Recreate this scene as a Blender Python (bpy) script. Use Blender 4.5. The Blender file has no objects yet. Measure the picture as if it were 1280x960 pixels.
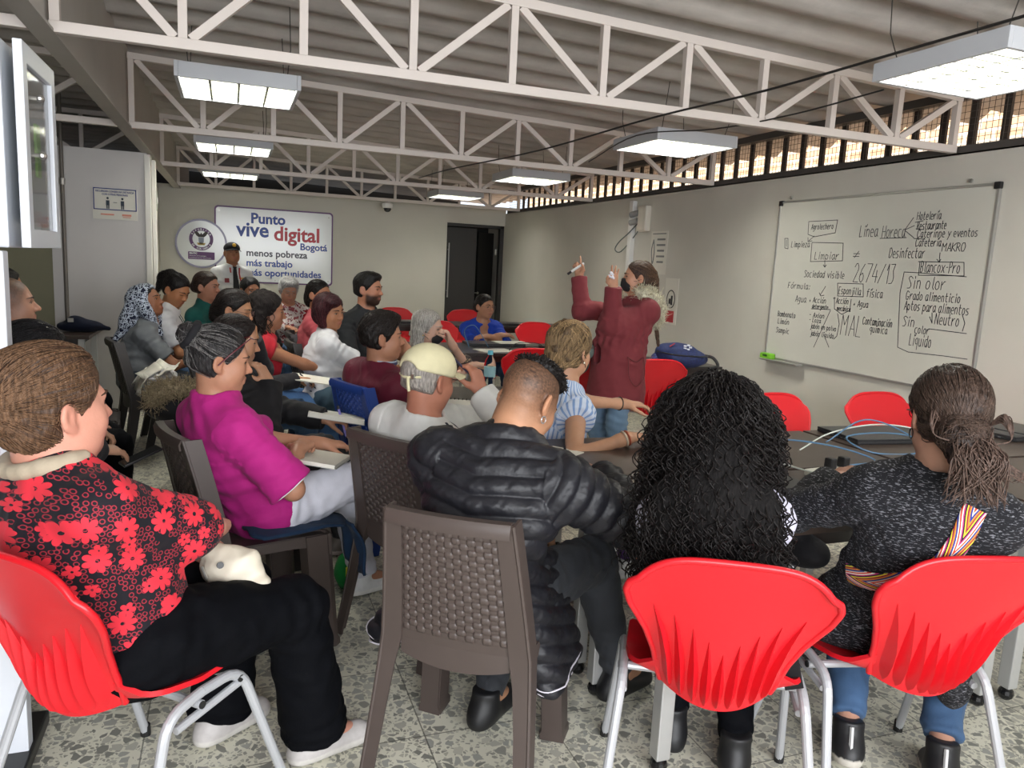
import bpy, bmesh, math, random
import numpy as np
from mathutils import Vector, Matrix
random.seed(7)
RNG = np.random.default_rng(7)
SC = bpy.context.scene
COL = SC.collection
rad = math.radians

# ------------------------------------------------------------------ camera, world, big lights, exposure
EYE = np.array([0.0, 0.0, 1.44])
FPX = 948.8
YAW, PITCH, ROLL = rad(20.523), rad(8.916), rad(2.929)
_f = np.array([math.sin(YAW)*math.cos(PITCH), math.cos(YAW)*math.cos(PITCH), -math.sin(PITCH)])
_r = np.array([math.cos(YAW), -math.sin(YAW), 0.0]); _u = np.cross(_r, _f)
_R = math.cos(ROLL)*_r+math.sin(ROLL)*_u; _U = -math.sin(ROLL)*_r+math.cos(ROLL)*_u
cam = bpy.data.cameras.new('camera'); cam.sensor_width = 36; cam.lens = FPX/1280*36
cam.clip_start = 0.05; cam.clip_end = 200
camo = bpy.data.objects.new('camera', cam); COL.objects.link(camo)
camo.matrix_world = Matrix(((_R[0], _U[0], -_f[0], EYE[0]), (_R[1], _U[1], -_f[1], EYE[1]), (_R[2], _U[2], -_f[2], EYE[2]), (0, 0, 0, 1)))
SC.camera = camo
SC.view_settings.view_transform = 'Standard'; SC.view_settings.look = 'None'
SC.view_settings.exposure = 0.35; SC.view_settings.gamma = 1.0; SC.view_settings.use_curve_mapping = False
W = bpy.data.worlds.new('sky'); SC.world = W; W.use_nodes = True
W.node_tree.nodes['Background'].inputs[0].default_value = (0.80, 0.88, 1.0, 1)
W.node_tree.nodes['Background'].inputs[1].default_value = 1.3

def lamp(name, kind, loc, energy, color=(1, 1, 1), rot=(0, 0, 0), **kw):
    l = bpy.data.lights.new(name, kind); l.energy = energy; l.color = color
    for k, v in kw.items(): setattr(l, k, v)
    o = bpy.data.objects.new(name, l); o.location = loc; o.rotation_euler = rot; COL.objects.link(o); return o
# sun outside: only reaches the brick facade across the yard, over the roof
lamp('sun', 'SUN', (0, 0, 9), 7.0, (1.0, 0.95, 0.88), (0, rad(-48), 0), angle=rad(1))
# added fill behind the camera, standing in for daylight through an unseen window
lamp('rear_daylight_fill', 'AREA', (0.4, -1.74, 1.66), 205, (0.95, 0.97, 1.0), (rad(84), 0, 0), shape='RECTANGLE', size=4.3, size_y=1.36)

def ray(x, y):
    return (x-640)/FPX*_R-(y-480)/FPX*_U+_f
def at_z(x, y, z):
    d = ray(x, y); return EYE+d*(z-EYE[2])/d[2]
def at_d(x, y, d): return EYE+ray(x, y)*d
def at_x(x, y, X):
    d = ray(x, y); return EYE+d*X/d[0]

# ------------------------------------------------------------------ materials
def srgb(c):
    if isinstance(c, str): c = tuple(int(c[i:i+2], 16)/255 for i in (0, 2, 4))
    return tuple((v/12.92 if v <= 0.04045 else ((v+0.055)/1.055)**2.4) for v in c)
_M = {}
def mat(name, col, rough=0.6, metal=0.0, noise=0.0, nscale=30.0, bump=0.0, bscale=120.0, spec=0.5, trans=0.0, vcol=False, emit=0.0, alpha=1.0, stretch=None, sheen=0.0):
    if name in _M: return _M[name]
    m = bpy.data.materials.new(name); m.use_nodes = True; nt = m.node_tree; b = nt.nodes['Principled BSDF']
    c = srgb(col)+(1,)
    b.inputs['Base Color'].default_value = c; b.inputs['Roughness'].default_value = rough; b.inputs['Metallic'].default_value = metal
    b.inputs['Specular IOR Level'].default_value = spec
    if trans: b.inputs['Transmission Weight'].default_value = trans
    if sheen: b.inputs['Sheen Weight'].default_value = sheen
    if alpha < 1: b.inputs['Alpha'].default_value = alpha
    if emit: b.inputs['Emission Color'].default_value = c; b.inputs['Emission Strength'].default_value = emit
    src = None
    tc = nt.nodes.new('ShaderNodeTexCoord'); vec = tc.outputs['Object']
    if stretch:
        mp = nt.nodes.new('ShaderNodeMapping'); mp.inputs['Scale'].default_value = stretch; nt.links.new(vec, mp.inputs[0]); vec = mp.outputs[0]
    if vcol:
        a = nt.nodes.new('ShaderNodeAttribute'); a.attribute_name = 'Col'; src = a.outputs['Color']
    if noise:
        n = nt.nodes.new('ShaderNodeTexNoise'); n.inputs['Scale'].default_value = nscale; n.inputs['Detail'].default_value = 4
        nt.links.new(vec, n.inputs['Vector'])
        mr = nt.nodes.new('ShaderNodeMapRange'); mr.inputs['To Min'].default_value = 1-noise; mr.inputs['To Max'].default_value = 1+noise
        mr.inputs['From Min'].default_value = .25; mr.inputs['From Max'].default_value = .75
        nt.links.new(n.outputs['Fac'], mr.inputs['Value'])
        mx = nt.nodes.new('ShaderNodeMix'); mx.data_type = 'RGBA'; mx.blend_type = 'MULTIPLY'; mx.inputs[0].default_value = 1
        if src: nt.links.new(src, mx.inputs[6])
        else: mx.inputs[6].default_value = c
        nt.links.new(mr.outputs[0], mx.inputs[7]); src = mx.outputs[2]
    if src: nt.links.new(src, b.inputs['Base Color'])
    if bump:
        n = nt.nodes.new('ShaderNodeTexNoise'); n.inputs['Scale'].default_value = bscale; n.inputs['Detail'].default_value = 3
        nt.links.new(vec, n.inputs['Vector'])
        bp = nt.nodes.new('ShaderNodeBump'); bp.inputs['Strength'].default_value = bump; bp.inputs['Distance'].default_value = .01
        nt.links.new(n.outputs['Fac'], bp.inputs['Height']); nt.links.new(bp.outputs[0], b.inputs['Normal'])
    _M[name] = m; return m
class NG:
    """tiny node-graph helper"""
    def __init__(s, name, rough=.7):
        s.m = bpy.data.materials.new(name); s.m.use_nodes = True; s.nt = s.m.node_tree; s.b = s.nt.nodes['Principled BSDF']; s.b.inputs['Roughness'].default_value = rough
    def n(s, t, **kw):
        nd = s.nt.nodes.new('ShaderNode'+t)
        for k, v in kw.items():
            if k.startswith('i_'): nd.inputs[k[2:].replace('_', ' ')].default_value = v
            else: setattr(nd, k, v)
        return nd
    def l(s, a, b): s.nt.links.new(a, b)
    def math(s, op, a, b=None, c=None):
        nd = s.n('Math', operation=op)
        for i, v in enumerate((a, b, c)):
            if v is None: continue
            if isinstance(v, (int, float)): nd.inputs[i].default_value = v
            else: s.l(v, nd.inputs[i])
        return nd.outputs[0]
    def mix(s, f, a, b, blend='MIX'):
        nd = s.n('Mix', data_type='RGBA', blend_type=blend)
        for i, v in ((0, f), (6, a), (7, b)):
            if isinstance(v, (int, float)): nd.inputs[i].default_value = v
            elif isinstance(v, (tuple, str)): nd.inputs[i].default_value = srgb(v)+(1,)
            else: s.l(v, nd.inputs[i])
        return nd.outputs[2]
    def ramp(s, f, stops, interp='LINEAR'):
        nd = s.n('ValToRGB'); nd.color_ramp.interpolation = interp; el = nd.color_ramp.elements
        while len(el) < len(stops): el.new(.5)
        for e, (p, c) in zip(el, stops): e.position = p; e.color = srgb(c)+(1,)
        s.l(f, nd.inputs[0]); return nd.outputs[0]
    def obj(s, scale=(1, 1, 1), attr=None):
        if attr: v = s.n('Attribute', attribute_name=attr).outputs['Vector']
        else: v = s.n('TexCoord').outputs['Object']
        mp = s.n('Mapping'); mp.inputs['Scale'].default_value = scale; s.l(v, mp.inputs[0]); return mp.outputs[0]
    def noise(s, v, scale, detail=4, rough=.5):
        nd = s.n('TexNoise'); nd.inputs['Scale'].default_value = scale; nd.inputs['Detail'].default_value = detail; nd.inputs['Roughness'].default_value = rough
        s.l(v, nd.inputs['Vector']); return nd.outputs['Fac']
    def bump(s, h, strength=.3, dist=.01):
        nd = s.n('Bump'); nd.inputs['Strength'].default_value = strength; nd.inputs['Distance'].default_value = dist; s.l(h, nd.inputs['Height']); s.l(nd.outputs[0], s.b.inputs['Normal'])
    def col(s, c): s.l(c, s.b.inputs['Base Color'])

# ------------------------------------------------------------------ objects
def tag(o, label=None, cat=None, group=None, kind=None):
    if label: o['label'] = label
    if cat: o['category'] = cat
    if group: o['group'] = group
    if kind: o['kind'] = kind
    return o
def empty(name, loc=(0, 0, 0), rz=0.0, label=None, cat=None, group=None, kind=None):
    o = bpy.data.objects.new(name, None); COL.objects.link(o); o.location = loc; o.rotation_euler = (0, 0, rz)
    o.empty_display_size = .1
    return tag(o, label, cat, group, kind)
def mesh_from(name, v, faces, smooth=False):
    me = bpy.data.meshes.new(name); me.from_pydata([tuple(p) for p in v], [], faces)
    if smooth: me.polygons.foreach_set('use_smooth', [True]*len(me.polygons))
    me.update(); return me
def fast_mesh(name, v, q, col=None, uv=None):
    """quads given as an int array"""
    me = bpy.data.meshes.new(name); nv, nq = len(v), len(q)
    me.vertices.add(nv); me.vertices.foreach_set('co', np.asarray(v, np.float32).ravel())
    me.loops.add(nq*4); me.loops.foreach_set('vertex_index', np.asarray(q, np.int32).ravel())
    me.polygons.add(nq); me.polygons.foreach_set('loop_start', np.arange(0, nq*4, 4, dtype=np.int32))
    try: me.polygons.foreach_set('loop_total', np.full(nq, 4, np.int32))
    except Exception: pass
    me.polygons.foreach_set('use_smooth', np.ones(nq, bool))
    if col is not None:
        a = me.attributes.new('Col', 'FLOAT_COLOR', 'POINT'); c = np.ones((nv, 4), np.float32); c[:, :3] = col; a.data.foreach_set('color', c.ravel())
    if uv is not None:
        a = me.attributes.new('SUV', 'FLOAT_VECTOR', 'POINT'); a.data.foreach_set('vector', np.asarray(uv, np.float32).ravel())
    me.update(calc_edges=True); me.validate(); return me
def link(name, me, m, parent=None, loc=(0, 0, 0), rz=0.0):
    o = bpy.data.objects.new(name, me); COL.objects.link(o)
    if m:
        for mm in (m if isinstance(m, (list, tuple)) else [m]): me.materials.append(mm)
    o.parent = parent; o.location = loc; o.rotation_euler = (0, 0, rz); return o
def copy_tree(o, parent=None):
    c = o.copy(); COL.objects.link(c); c.parent = parent
    for ch in list(o.children): copy_tree(ch, c)
    return c
def nrm(v):
    v = np.asarray(v, float); return v/(np.linalg.norm(v)+1e-12)
def frame_for(d, up=(0, 0, 1)):
    d = nrm(d); s = np.cross(d, up)
    if np.linalg.norm(s) < 1e-4: s = np.cross(d, (0, 1, 0))
    s = nrm(s); return s, nrm(np.cross(s, d)), d
class MB:
    def __init__(s): s.v = []; s.f = []
    def add(s, v, f):
        n = len(s.v); s.v += [tuple(p) for p in v]; s.f += [tuple(i+n for i in q) for q in f]; return s
    def box(s, c, d, R=None, ch=0.0):
        """box with chamfered edges; R columns are the axes"""
        c = np.array(c, float); d = np.array(d, float)/2; R = np.eye(3) if R is None else np.array(R)
        ch = min(ch, d.min()*.9)
        if ch <= 0:
            P = [(x, y, z) for z in (-1, 1) for y in (-1, 1) for x in (-1, 1)]
            return s.add([c+R@(d*np.array(p)) for p in P], [(0, 2, 3, 1), (4, 5, 7, 6), (0, 1, 5, 4), (2, 6, 7, 3), (0, 4, 6, 2), (1, 3, 7, 5)])
        bm = bmesh.new(); bmesh.ops.create_cube(bm, size=2.0)
        for v in bm.verts: v.co = Vector((v.co.x*d[0], v.co.y*d[1], v.co.z*d[2]))
        bmesh.ops.bevel(bm, geom=bm.edges[:], offset=ch, segments=2, affect='EDGES', profile=.6)
        bm.verts.index_update()
        s.add([c+R@np.array(v.co) for v in bm.verts], [[v.index for v in f.verts] for f in bm.faces]); bm.free(); return s
    def bar(s, a, b, w, h=None, up=(0, 0, 1), ch=0.0):
        a = np.array(a, float); b = np.array(b, float); x, z, y = frame_for(b-a, up)
        return s.box((a+b)/2, (w, np.linalg.norm(b-a), h or w), np.stack([x, y, z], 1), ch)
    def tube(s, pts, r, n=10, cap=True, closed=False):
        pts = [np.array(p, float) for p in pts]; m = len(pts); r = [r]*m if np.isscalar(r) else list(r)
        T = []
        for i in range(m):
            a = pts[(i-1) % m] if (closed or i > 0) else pts[i]; b = pts[(i+1) % m] if (closed or i < m-1) else pts[i]
            T.append(nrm(b-a))
        x, z, _ = frame_for(T[0]); V = []
        for i in range(m):
            x = nrm(x-T[i]*np.dot(x, T[i])); y = np.cross(T[i], x)
            for j in range(n):
                a = 2*math.pi*j/n; V.append(pts[i]+r[i]*(math.cos(a)*x+math.sin(a)*y))
        F = []
        for i in range(m if closed else m-1):
            for j in range(n):
                i2 = (i+1) % m; F.append((i*n+j, i*n+(j+1) % n, i2*n+(j+1) % n, i2*n+j))
        if cap and not closed: F += [tuple(range(n-1, -1, -1)), tuple(range((m-1)*n, m*n))]
        return s.add(V, F)
    def lathe(s, prof, n=24, c=(0, 0, 0), R=None):
        R = np.eye(3) if R is None else np.array(R); c = np.array(c, float); V = []
        for r, z in prof:
            for j in range(n):
                a = 2*math.pi*j/n; V.append(c+R@np.array((r*math.cos(a), r*math.sin(a), z)))
        F = [(i*n+j, i*n+(j+1) % n, (i+1)*n+(j+1) % n, (i+1)*n+j) for i in range(len(prof)-1) for j in range(n)]
        F += [tuple(range(n-1, -1, -1)), tuple(range((len(prof)-1)*n, len(prof)*n))]
        return s.add(V, F)
    def prism(s, poly, o, ax, ay, az, t):
        """polygon (2-D) extruded by t along az"""
        o, ax, ay, az = [np.array(q, float) for q in (o, ax, ay, az)]; n = len(poly)
        V = [o+ax*p[0]+ay*p[1] for p in poly]+[o+ax*p[0]+ay*p[1]+az*t for p in poly]
        return s.add(V, [tuple(range(n-1, -1, -1)), tuple(range(n, 2*n))]+[(i, (i+1) % n, n+(i+1) % n, n+i) for i in range(n)])
    def sheet(s, P, t, nrmls=None):
        """grid of points P[i][j] given a thickness t along the surface normal"""
        P = np.asarray(P, float); a, b, _ = P.shape
        du = np.gradient(P, axis=0); dv = np.gradient(P, axis=1); N = np.cross(du, dv); N /= np.linalg.norm(N, axis=2, keepdims=True)+1e-12
        V = np.concatenate([(P+N*t/2).reshape(-1, 3), (P-N*t/2).reshape(-1, 3)]); o = a*b; F = []
        for i in range(a-1):
            for j in range(b-1):
                q = (i*b+j, (i+1)*b+j, (i+1)*b+j+1, i*b+j+1); F.append(q); F.append(tuple(o+k for k in q[::-1]))
        rim = [i*b for i in range(a)]+[(a-1)*b+j for j in range(1, b)]+[i*b+b-1 for i in range(a-2, -1, -1)]+[j for j in range(b-2, 0, -1)]
        for k in range(len(rim)):
            p, q = rim[k], rim[(k+1) % len(rim)]; F.append((q, p, o+p, o+q))
        return s.add(V, F)
    def ball(s, c, r, n=12, R=None):
        r = np.array([r]*3 if np.isscalar(r) else r, float); m = n//2
        prof = [(math.sin(math.pi*i/m), -math.cos(math.pi*i/m)) for i in range(m+1)]
        prof[0] = (1e-3, -1); prof[-1] = (1e-3, 1)
        k = len(s.v); s.lathe(prof, n); R = np.eye(3) if R is None else np.array(R)
        s.v[k:] = [tuple(np.array(c)+R@(r*np.array(p))) for p in s.v[k:]]; return s
    def build(s, name, m, parent=None, loc=(0, 0, 0), rz=0.0, smooth=False, angle=None):
        me = mesh_from(name, s.v, s.f, smooth or angle is not None)
        if angle is not None:
            try: me.set_sharp_from_angle(angle=rad(angle))
            except Exception: pass
        return link(name, me, m, parent, loc, rz)
def bez(p0, p1, p2, p3, n=12):
    p0, p1, p2, p3 = [np.array(p, float) for p in (p0, p1, p2, p3)]
    return [(1-t)**3*p0+3*(1-t)**2*t*p1+3*(1-t)*t*t*p2+t**3*p3 for t in np.linspace(0, 1, n)]
def spline(pts, n=8):
    """Catmull-Rom through the points"""
    P = [np.array(p, float) for p in pts]; P = [2*P[0]-P[1]]+P+[2*P[-1]-P[-2]]; out = []
    for i in range(1, len(P)-2):
        for t in np.linspace(0, 1, n, endpoint=False):
            out.append(.5*((2*P[i])+(-P[i-1]+P[i+1])*t+(2*P[i-1]-5*P[i]+4*P[i+1]-P[i+2])*t*t+(-P[i-1]+3*P[i]-3*P[i+1]+P[i+2])*t**3))
    out.append(P[-2]); return out
def fillet(pts, r, n=5):
    """polyline with rounded corners"""
    P = [np.array(p, float) for p in pts]; out = [P[0]]
    for i in range(1, len(P)-1):
        a = nrm(P[i-1]-P[i]); b = nrm(P[i+1]-P[i])
        rr = min(r, np.linalg.norm(P[i-1]-P[i])*.48, np.linalg.norm(P[i+1]-P[i])*.48)
        A, B = P[i]+a*rr, P[i]+b*rr
        out += [(1-t)**2*A+2*(1-t)*t*P[i]+t*t*B for t in np.linspace(0, 1, n)]
    return out+[P[-1]]
def text_mesh(name, s, size, m, parent, o, ax, ay, align='LEFT', bold=0.0, thick=.001, sx=1.0, shear=0.0):
    """lettering as a thin raised mesh, baseline at o, running along ax, up along ay"""
    cu = bpy.data.curves.new(name, 'FONT'); cu.body = s; cu.size = size; cu.align_x = align; cu.offset = bold; cu.extrude = thick; cu.shear = shear; cu.resolution_u = 3
    t = bpy.data.objects.new(name, cu); COL.objects.link(t); dg = bpy.context.evaluated_depsgraph_get(); me = bpy.data.meshes.new_from_object(t.evaluated_get(dg))
    bpy.data.objects.remove(t); bpy.data.curves.remove(cu)
    o, ax, ay = [np.array(q, float) for q in (o, ax, ay)]; az = np.cross(ax, ay)
    for v in me.vertices: v.co = Vector(o+ax*v.co.x*sx+ay*v.co.y+az*v.co.z)
    me.materials.clear(); return link(name, me, m, parent)

# single-stroke handwriting, grid x 0..4, y 0..6 (x-height 4, descender -2)
_G = {'a': '34 14 03 01 10 20 32|34 31 40', 'b': '06 00|03 14 33 31 20 00', 'c': '34 14 03 01 10 30', 'd': '34 14 03 01 10 20 32|36 30', 'e': '02 32 33 24 14 03 01 10 30', 'f': '36 26 15 10|04 34',
 'g': '34 14 03 02 11 31|34 3/ 2. 0.', 'h': '06 00|03 14 24 33 30', 'i': '14 10|15 16', 'j': '24 2/ 1. 0.|25 26', 'l': '16 11 20', 'm': '04 00|03 14 23 20|23 34 43 40', 'n': '04 00|03 14 24 33 30',
 'o': '14 03 01 10 20 31 33 24 14', 'p': '04 0.|03 14 33 31 20 01', 'q': '34 14 03 02 11 31|34 3.', 'r': '04 00|02 13 24 34', 's': '34 14 03 12 22 31 20 00', 't': '16 11 20 30|04 34', 'u': '04 01 10 20 31|34 30',
 'v': '04 20 44', 'x': '04 40|00 44', 'y': '04 21|44 0.', 'z': '04 34 00 30', ' ': '', 'A': '00 26 40|12 32', 'B': '00 06 26 35 34 23 03|23 32 31 20 00', 'C': '45 26 16 04 02 10 30 41', 'D': '00 06 26 44 42 20 00',
 'E': '36 06 00 30|03 23', 'F': '36 06 00|03 23', 'G': '45 26 16 04 02 10 30 42 22', 'H': '06 00|46 40|03 43', 'K': '06 00|46 03 40', 'L': '06 00 30', 'M': '00 06 23 46 40', 'N': '00 06 40 46', 'O': '16 04 02 10 30 42 44 36 16',
 'P': '00 06 26 35 34 23 03', 'Q': '16 04 02 10 30 42 44 36 16|21 40', 'R': '00 06 26 35 34 23 03|13 40', 'S': '45 26 16 05 14 32 31 20 00', 'Z': '06 46 00 40', '1': '14 26 20', '2': '05 16 26 35 34 00 40', '3': '06 36 24 32 31 20 00',
 '4': '26 02 42|34 30', '6': '36 14 02 01 10 20 31 32 23 02', '7': '06 46 10', '/': '00 46', '-': '13 33', '+': '23 21|12 32', ':': '13 14|10 11', '=': '03 33|01 31', '#': '03 43|01 41|10 35', 'I': '26 20'}
def strokes(txt, o, ax, ay, size, jit=.25, narrow=1.0, seed=1):
    """polylines for handwriting; size is the cap height"""
    rg = random.Random(seed+len(txt)); k = size/6; o = np.array(o, float); out = []; x = 0.0
    acc = {'á': 'a', 'é': 'e', 'í': 'i', 'ó': 'o', 'ú': 'u'}
    for ch in txt:
        c = acc.get(ch, ch)
        for st in _G.get(c, '').split('|'):
            if not st: continue
            pts = []
            for p in st.split():
                px, py = int(p[0]), ({'.': -2, '/': -1}.get(p[1]) if p[1] in './' else int(p[1]))
                pts.append((x+(px+rg.uniform(-jit, jit)*.5)*.78*narrow+py*.08, py+rg.uniform(-jit, jit)*.4))
            out.append([o+ax*p[0]*k+ay*p[1]*k for p in pts])
        if ch in acc: out.append([o+ax*(x+1.6*narrow+.4)*k+ay*5.2*k, o+ax*(x+2.4*narrow+.5)*k+ay*6.6*k])
        x += (2.6 if c in 'ijl1I ' else 4.6 if c in 'mMHOQGNDC' else 3.9)*narrow
    return out
def ribbon(mb, pts, w, n, lift=.0008):
    """flat stroke of width w lying on a surface of normal n"""
    n = np.array(n, float); pts = [np.array(p)+n*lift for p in pts]
    for a, b in zip(pts[:-1], pts[1:]):
        L = np.linalg.norm(b-a)
        if L < 1e-6: continue
        d = (b-a)/L; s = np.cross(n, d)*w/2; a2, b2 = a-d*w*.3, b+d*w*.3
        q = [a2-s, b2-s, b2+s, a2+s]; mb.add(q+[p-n*lift*.9 for p in q], [(0, 1, 2, 3), (7, 6, 5, 4), (0, 4, 5, 1), (1, 5, 6, 2), (2, 6, 7, 3), (3, 7, 4, 0)])
# ================================================================== ROOM
def pt(x, y, z): return np.array((x, y, z), float)
XW, YB, ZT = 3.97, 11.15, 2.21
def structure(name, mb, m, label=None, **kw):
    o = mb.build(name, m, **kw); tag(o, label, None, None, 'structure'); return o

# --- floor: terrazzo tiles
g = NG('terrazzo', .32)
v = g.obj()
nz = g.noise(v, 6, 3)
vw = g.n('VectorMath', operation='ADD'); g.l(v, vw.inputs[0])
nv = g.n('TexNoise'); nv.inputs['Scale'].default_value = 14; g.l(v, nv.inputs['Vector'])
sc_ = g.n('VectorMath', operation='SCALE'); g.l(nv.outputs['Color'], sc_.inputs[0]); sc_.inputs['Scale'].default_value = .03; g.l(sc_.outputs[0], vw.inputs[1])
def chips(scale, thr):
    a = g.n('TexVoronoi', feature='DISTANCE_TO_EDGE'); a.inputs['Scale'].default_value = scale; g.l(vw.outputs[0], a.inputs['Vector'])
    b = g.n('TexVoronoi', feature='F1'); b.inputs['Scale'].default_value = scale; g.l(vw.outputs[0], b.inputs['Vector'])
    se = g.n('SeparateColor'); g.l(b.outputs['Color'], se.inputs[0])
    edge = g.math('GREATER_THAN', a.outputs['Distance'], thr)
    return edge, se.outputs[0], se.outputs[1]
e1, r1, s1 = chips(31, .125); e2, r2, s2 = chips(75, .12)
cc = g.ramp(r1, [(0, '82827a'), (.25, '9e9e96'), (.5, 'b0aea2'), (.75, '929188'), (.9, 'bcb9ab')], 'CONSTANT')
cs = g.ramp(r2, [(0, '97968b'), (.5, 'b0ae9f'), (1, '85857a')], 'CONSTANT')
matx = g.mix(nz, 'dcd9c8', 'cfccb9')
small = g.mix(g.math('MULTIPLY', e2, g.math('GREATER_THAN', s2, .45)), matx, cs)
big = g.mix(g.math('MULTIPLY', e1, g.math('GREATER_THAN', s1, .32)), small, cc)
sx = g.n('SeparateXYZ'); g.l(v, sx.inputs[0])
def joint(o, off): return g.math('LESS_THAN', g.math('ABSOLUTE', g.math('SUBTRACT', g.math('FRACT', g.math('ADD', g.math('MULTIPLY', o, 2.5), off)), .5)), .0055)
j = g.math('MAXIMUM', joint(sx.outputs[0], .5-.149*2.5), joint(sx.outputs[1], .32))
g.col(g.mix(g.math('MULTIPLY', j, .75), big, '55544c'))
TERRAZZO = g.m
mb = MB(); mb.box((-1, 5.5, -.05), (10.2, 17, .1)); structure('floor', mb, TERRAZZO)

WALL = mat('wall_paint', 'c8c5bb', .55, noise=.05, nscale=2.2, bump=.03, bscale=60)
WALLB = mat('back_wall_paint', 'c4c1b6', .55, noise=.04, nscale=2)
PANEL = mat('partition_laminate', 'c2bebb', .45, noise=.03, nscale=3)
mb = MB(); mb.box((XW+.06, 6.2, ZT/2), (.12, 16.4, ZT)); structure('wall_right', mb, WALL)
mb = MB(); mb.box((1.03, YB+.06, 2.26/2), (3.98, .12, 2.26)); structure('wall_back', mb, WALLB)
mb = MB(); mb.box((3.5, YB+.18, 2.14), (.96, .12, .24)); structure('wall_back_lintel', mb, WALLB)
mb = MB(); mb.box((-1.02, 7.31, 1.105), (.72, .1, 2.21)); structure('wall_left', mb, PANEL)
OLIVE = mat('olive_panel', '77745a', .6, noise=.06, nscale=4)
mb = MB(); mb.box((-2.9, 7.33, 1.105), (3.04, .1, 2.21)); structure('wall_left_olive', mb, OLIVE)
mb = MB(); mb.box((-.655, 7.31, 1.1), (.05, .13, 2.2), ch=.006); mb.box((-.612, 7.33, 1.1), (.03, .10, 2.12), ch=.005); structure('trim_1', mb, mat('trim_white', 'd8d5cc', .4))
mb = MB(); mb.box((-.93, 9.3, 1.1), (.1, 3.9, 2.2)); structure('wall_left_return', mb, WALLB)
mb = MB(); mb.box((3.3, YB+.95, 1.13), (1.5, .05, 2.26)); structure('dark_door_backing', mb, mat('backing_dark', '1b1a19', .9))  # dark sheet added behind the door so its gap reads dark, not sky
mb = MB(); mb.box((-.8, -1.85, .46), (9.6, .12, .92)); mb.box((-.8, -1.85, 2.58), (9.6, .12, .36)); mb.box((-3.75, -1.85, 1.66), (3.7, .12, 1.6)); mb.box((3.36, -1.85, 1.66), (1.32, .12, 1.6)); structure('wall_front', mb, WALL)
w2 = empty('added_window', (.4, -1.85, .92)); tag(w2, None, None, None, 'structure'); mb = MB()  # window added out of view so the rear fill lamp has an opening
for x in np.linspace(-2.28, 2.28, 5): mb.box((x, -.02, .74), (.05, .05, 1.48))
for z in (.02, 1.46): mb.box((0, -.02, z), (4.6, .05, .05))
mb.build('added_window_frame', mat('window_white', 'd9d9d6', .4), w2)
DARK = mat('far_dark', '3a3836', .9)
mb = MB(); mb.box((-1, 14.4, 1.6), (10.2, .1, 3.4)); structure('wall_far', mb, DARK)
mb = MB(); mb.box((-5.6, 6, 1.6), (.1, 17, 3.4)); structure('wall_left_far', mb, mat('left_far', '6a665e', .8))

# --- ceiling: stained corrugated fibre-cement sheets, falling gently to the right
g = NG('fibre_cement', .85); v = g.obj()
n1 = g.noise(v, 1.3, 6, .6); n2 = g.noise(g.obj((1.2, 9, 1)), 1.6, 5, .6)
c = g.ramp(g.math('ADD', g.math('MULTIPLY', n1, .6), g.math('MULTIPLY', n2, .4)), [(.28, '8d8880'), (.45, 'b3ada6'), (.6, 'c4beb7'), (.75, 'd2cdc6')])
g.col(c); g.bump(g.noise(v, 40, 4), .15)
ROOF = g.m
def roof_z(x): return 2.70-.033*(x+.64)
nx, ny = 12, 16*18
P = np.zeros((nx, ny, 3)); xs = np.linspace(-5.6, 4.75, nx); ys = np.linspace(-1.9, 14.3, ny)
for i, x in enumerate(xs):
    ph = ys*2*math.pi/.34; P[i, :, 0] = x; P[i, :, 1] = ys
    P[i, :, 2] = (roof_z(x) if x > -.64 else 2.70+.02*(x+.64))+.075+.048*np.tanh(1.5*np.sin(ph))
mb = MB(); mb.sheet(P, .012); o = structure('ceiling', mb, ROOF, smooth=True)

# --- main girder between the two bays
GIRD = mat('girder_paint', 'b3aea7', .7, noise=.06, nscale=3)
mb = MB(); mb.box((-.665, 6, 2.49), (.05, 16, .5)); mb.box((-.655, 6, 2.215), (.085, 16, .012)); structure('beam_1', mb, GIRD)

# --- clerestory of wire mesh with dark posts over the right wall
FR = mat('dark_steel', '4b4743', .6)
win = empty('window_1', (XW, 0, ZT)); tag(win, None, None, None, 'structure')
L0, L1 = -1.9, 11.2
mb = MB(); mb.box((.04, (L0+L1)/2, .015), (.08, L1-L0, .05)); mb.box((.04, (L0+L1)/2, .335), (.08, L1-L0, .05)); mb.build('rail', FR, win)
mb = MB()
for y in np.arange(L0, L1, .205):
    mb.box((.115, y, .17), (.02, .045, .36))
mb.build('post', mat('dark_post', '3c342e', .7), win)
mb = MB()
for k, y in enumerate(np.arange(L0, L1, .037)): mb.box((.03, y, .175), (.0024, .0024, .30))
for z in np.arange(.05, .33, .037): mb.box((.033, (L0+L1)/2, z), (.0024, L1-L0, .0024))
mb.build('wire_mesh', mat('wire', '55504a', .5, .4), win)

# --- sunlit brick facade across the yard
g = NG('far_brick', .8); br = g.n('TexBrick'); br.inputs['Scale'].default_value = 1; br.inputs['Brick Width'].default_value = .26; br.inputs['Row Height'].default_value = .085; br.inputs['Mortar Size'].default_value = .012
tc = g.n('TexCoord'); sp = g.n('SeparateXYZ'); g.l(tc.outputs['Object'], sp.inputs[0]); cb = g.n('CombineXYZ'); g.l(sp.outputs[1], cb.inputs[0]); g.l(sp.outputs[2], cb.inputs[1]); g.l(cb.outputs[0], br.inputs['Vector'])
br.inputs['Color1'].default_value = srgb('dcb592')+(1,); br.inputs['Color2'].default_value = srgb('cda27e')+(1,); br.inputs['Mortar'].default_value = srgb('e6d8c4')+(1,)
g.col(br.outputs['Color'])
mb = MB(); mb.box((5.9, 6, 2.6), (.2, 18, 5.4)); structure('exterior_facade', mb, g.m)
mb = MB(); mb.box((5, 6, -.05), (1.8, 18, .1)); structure('ground', mb, mat('yard', '9a968c', .9))

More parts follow.
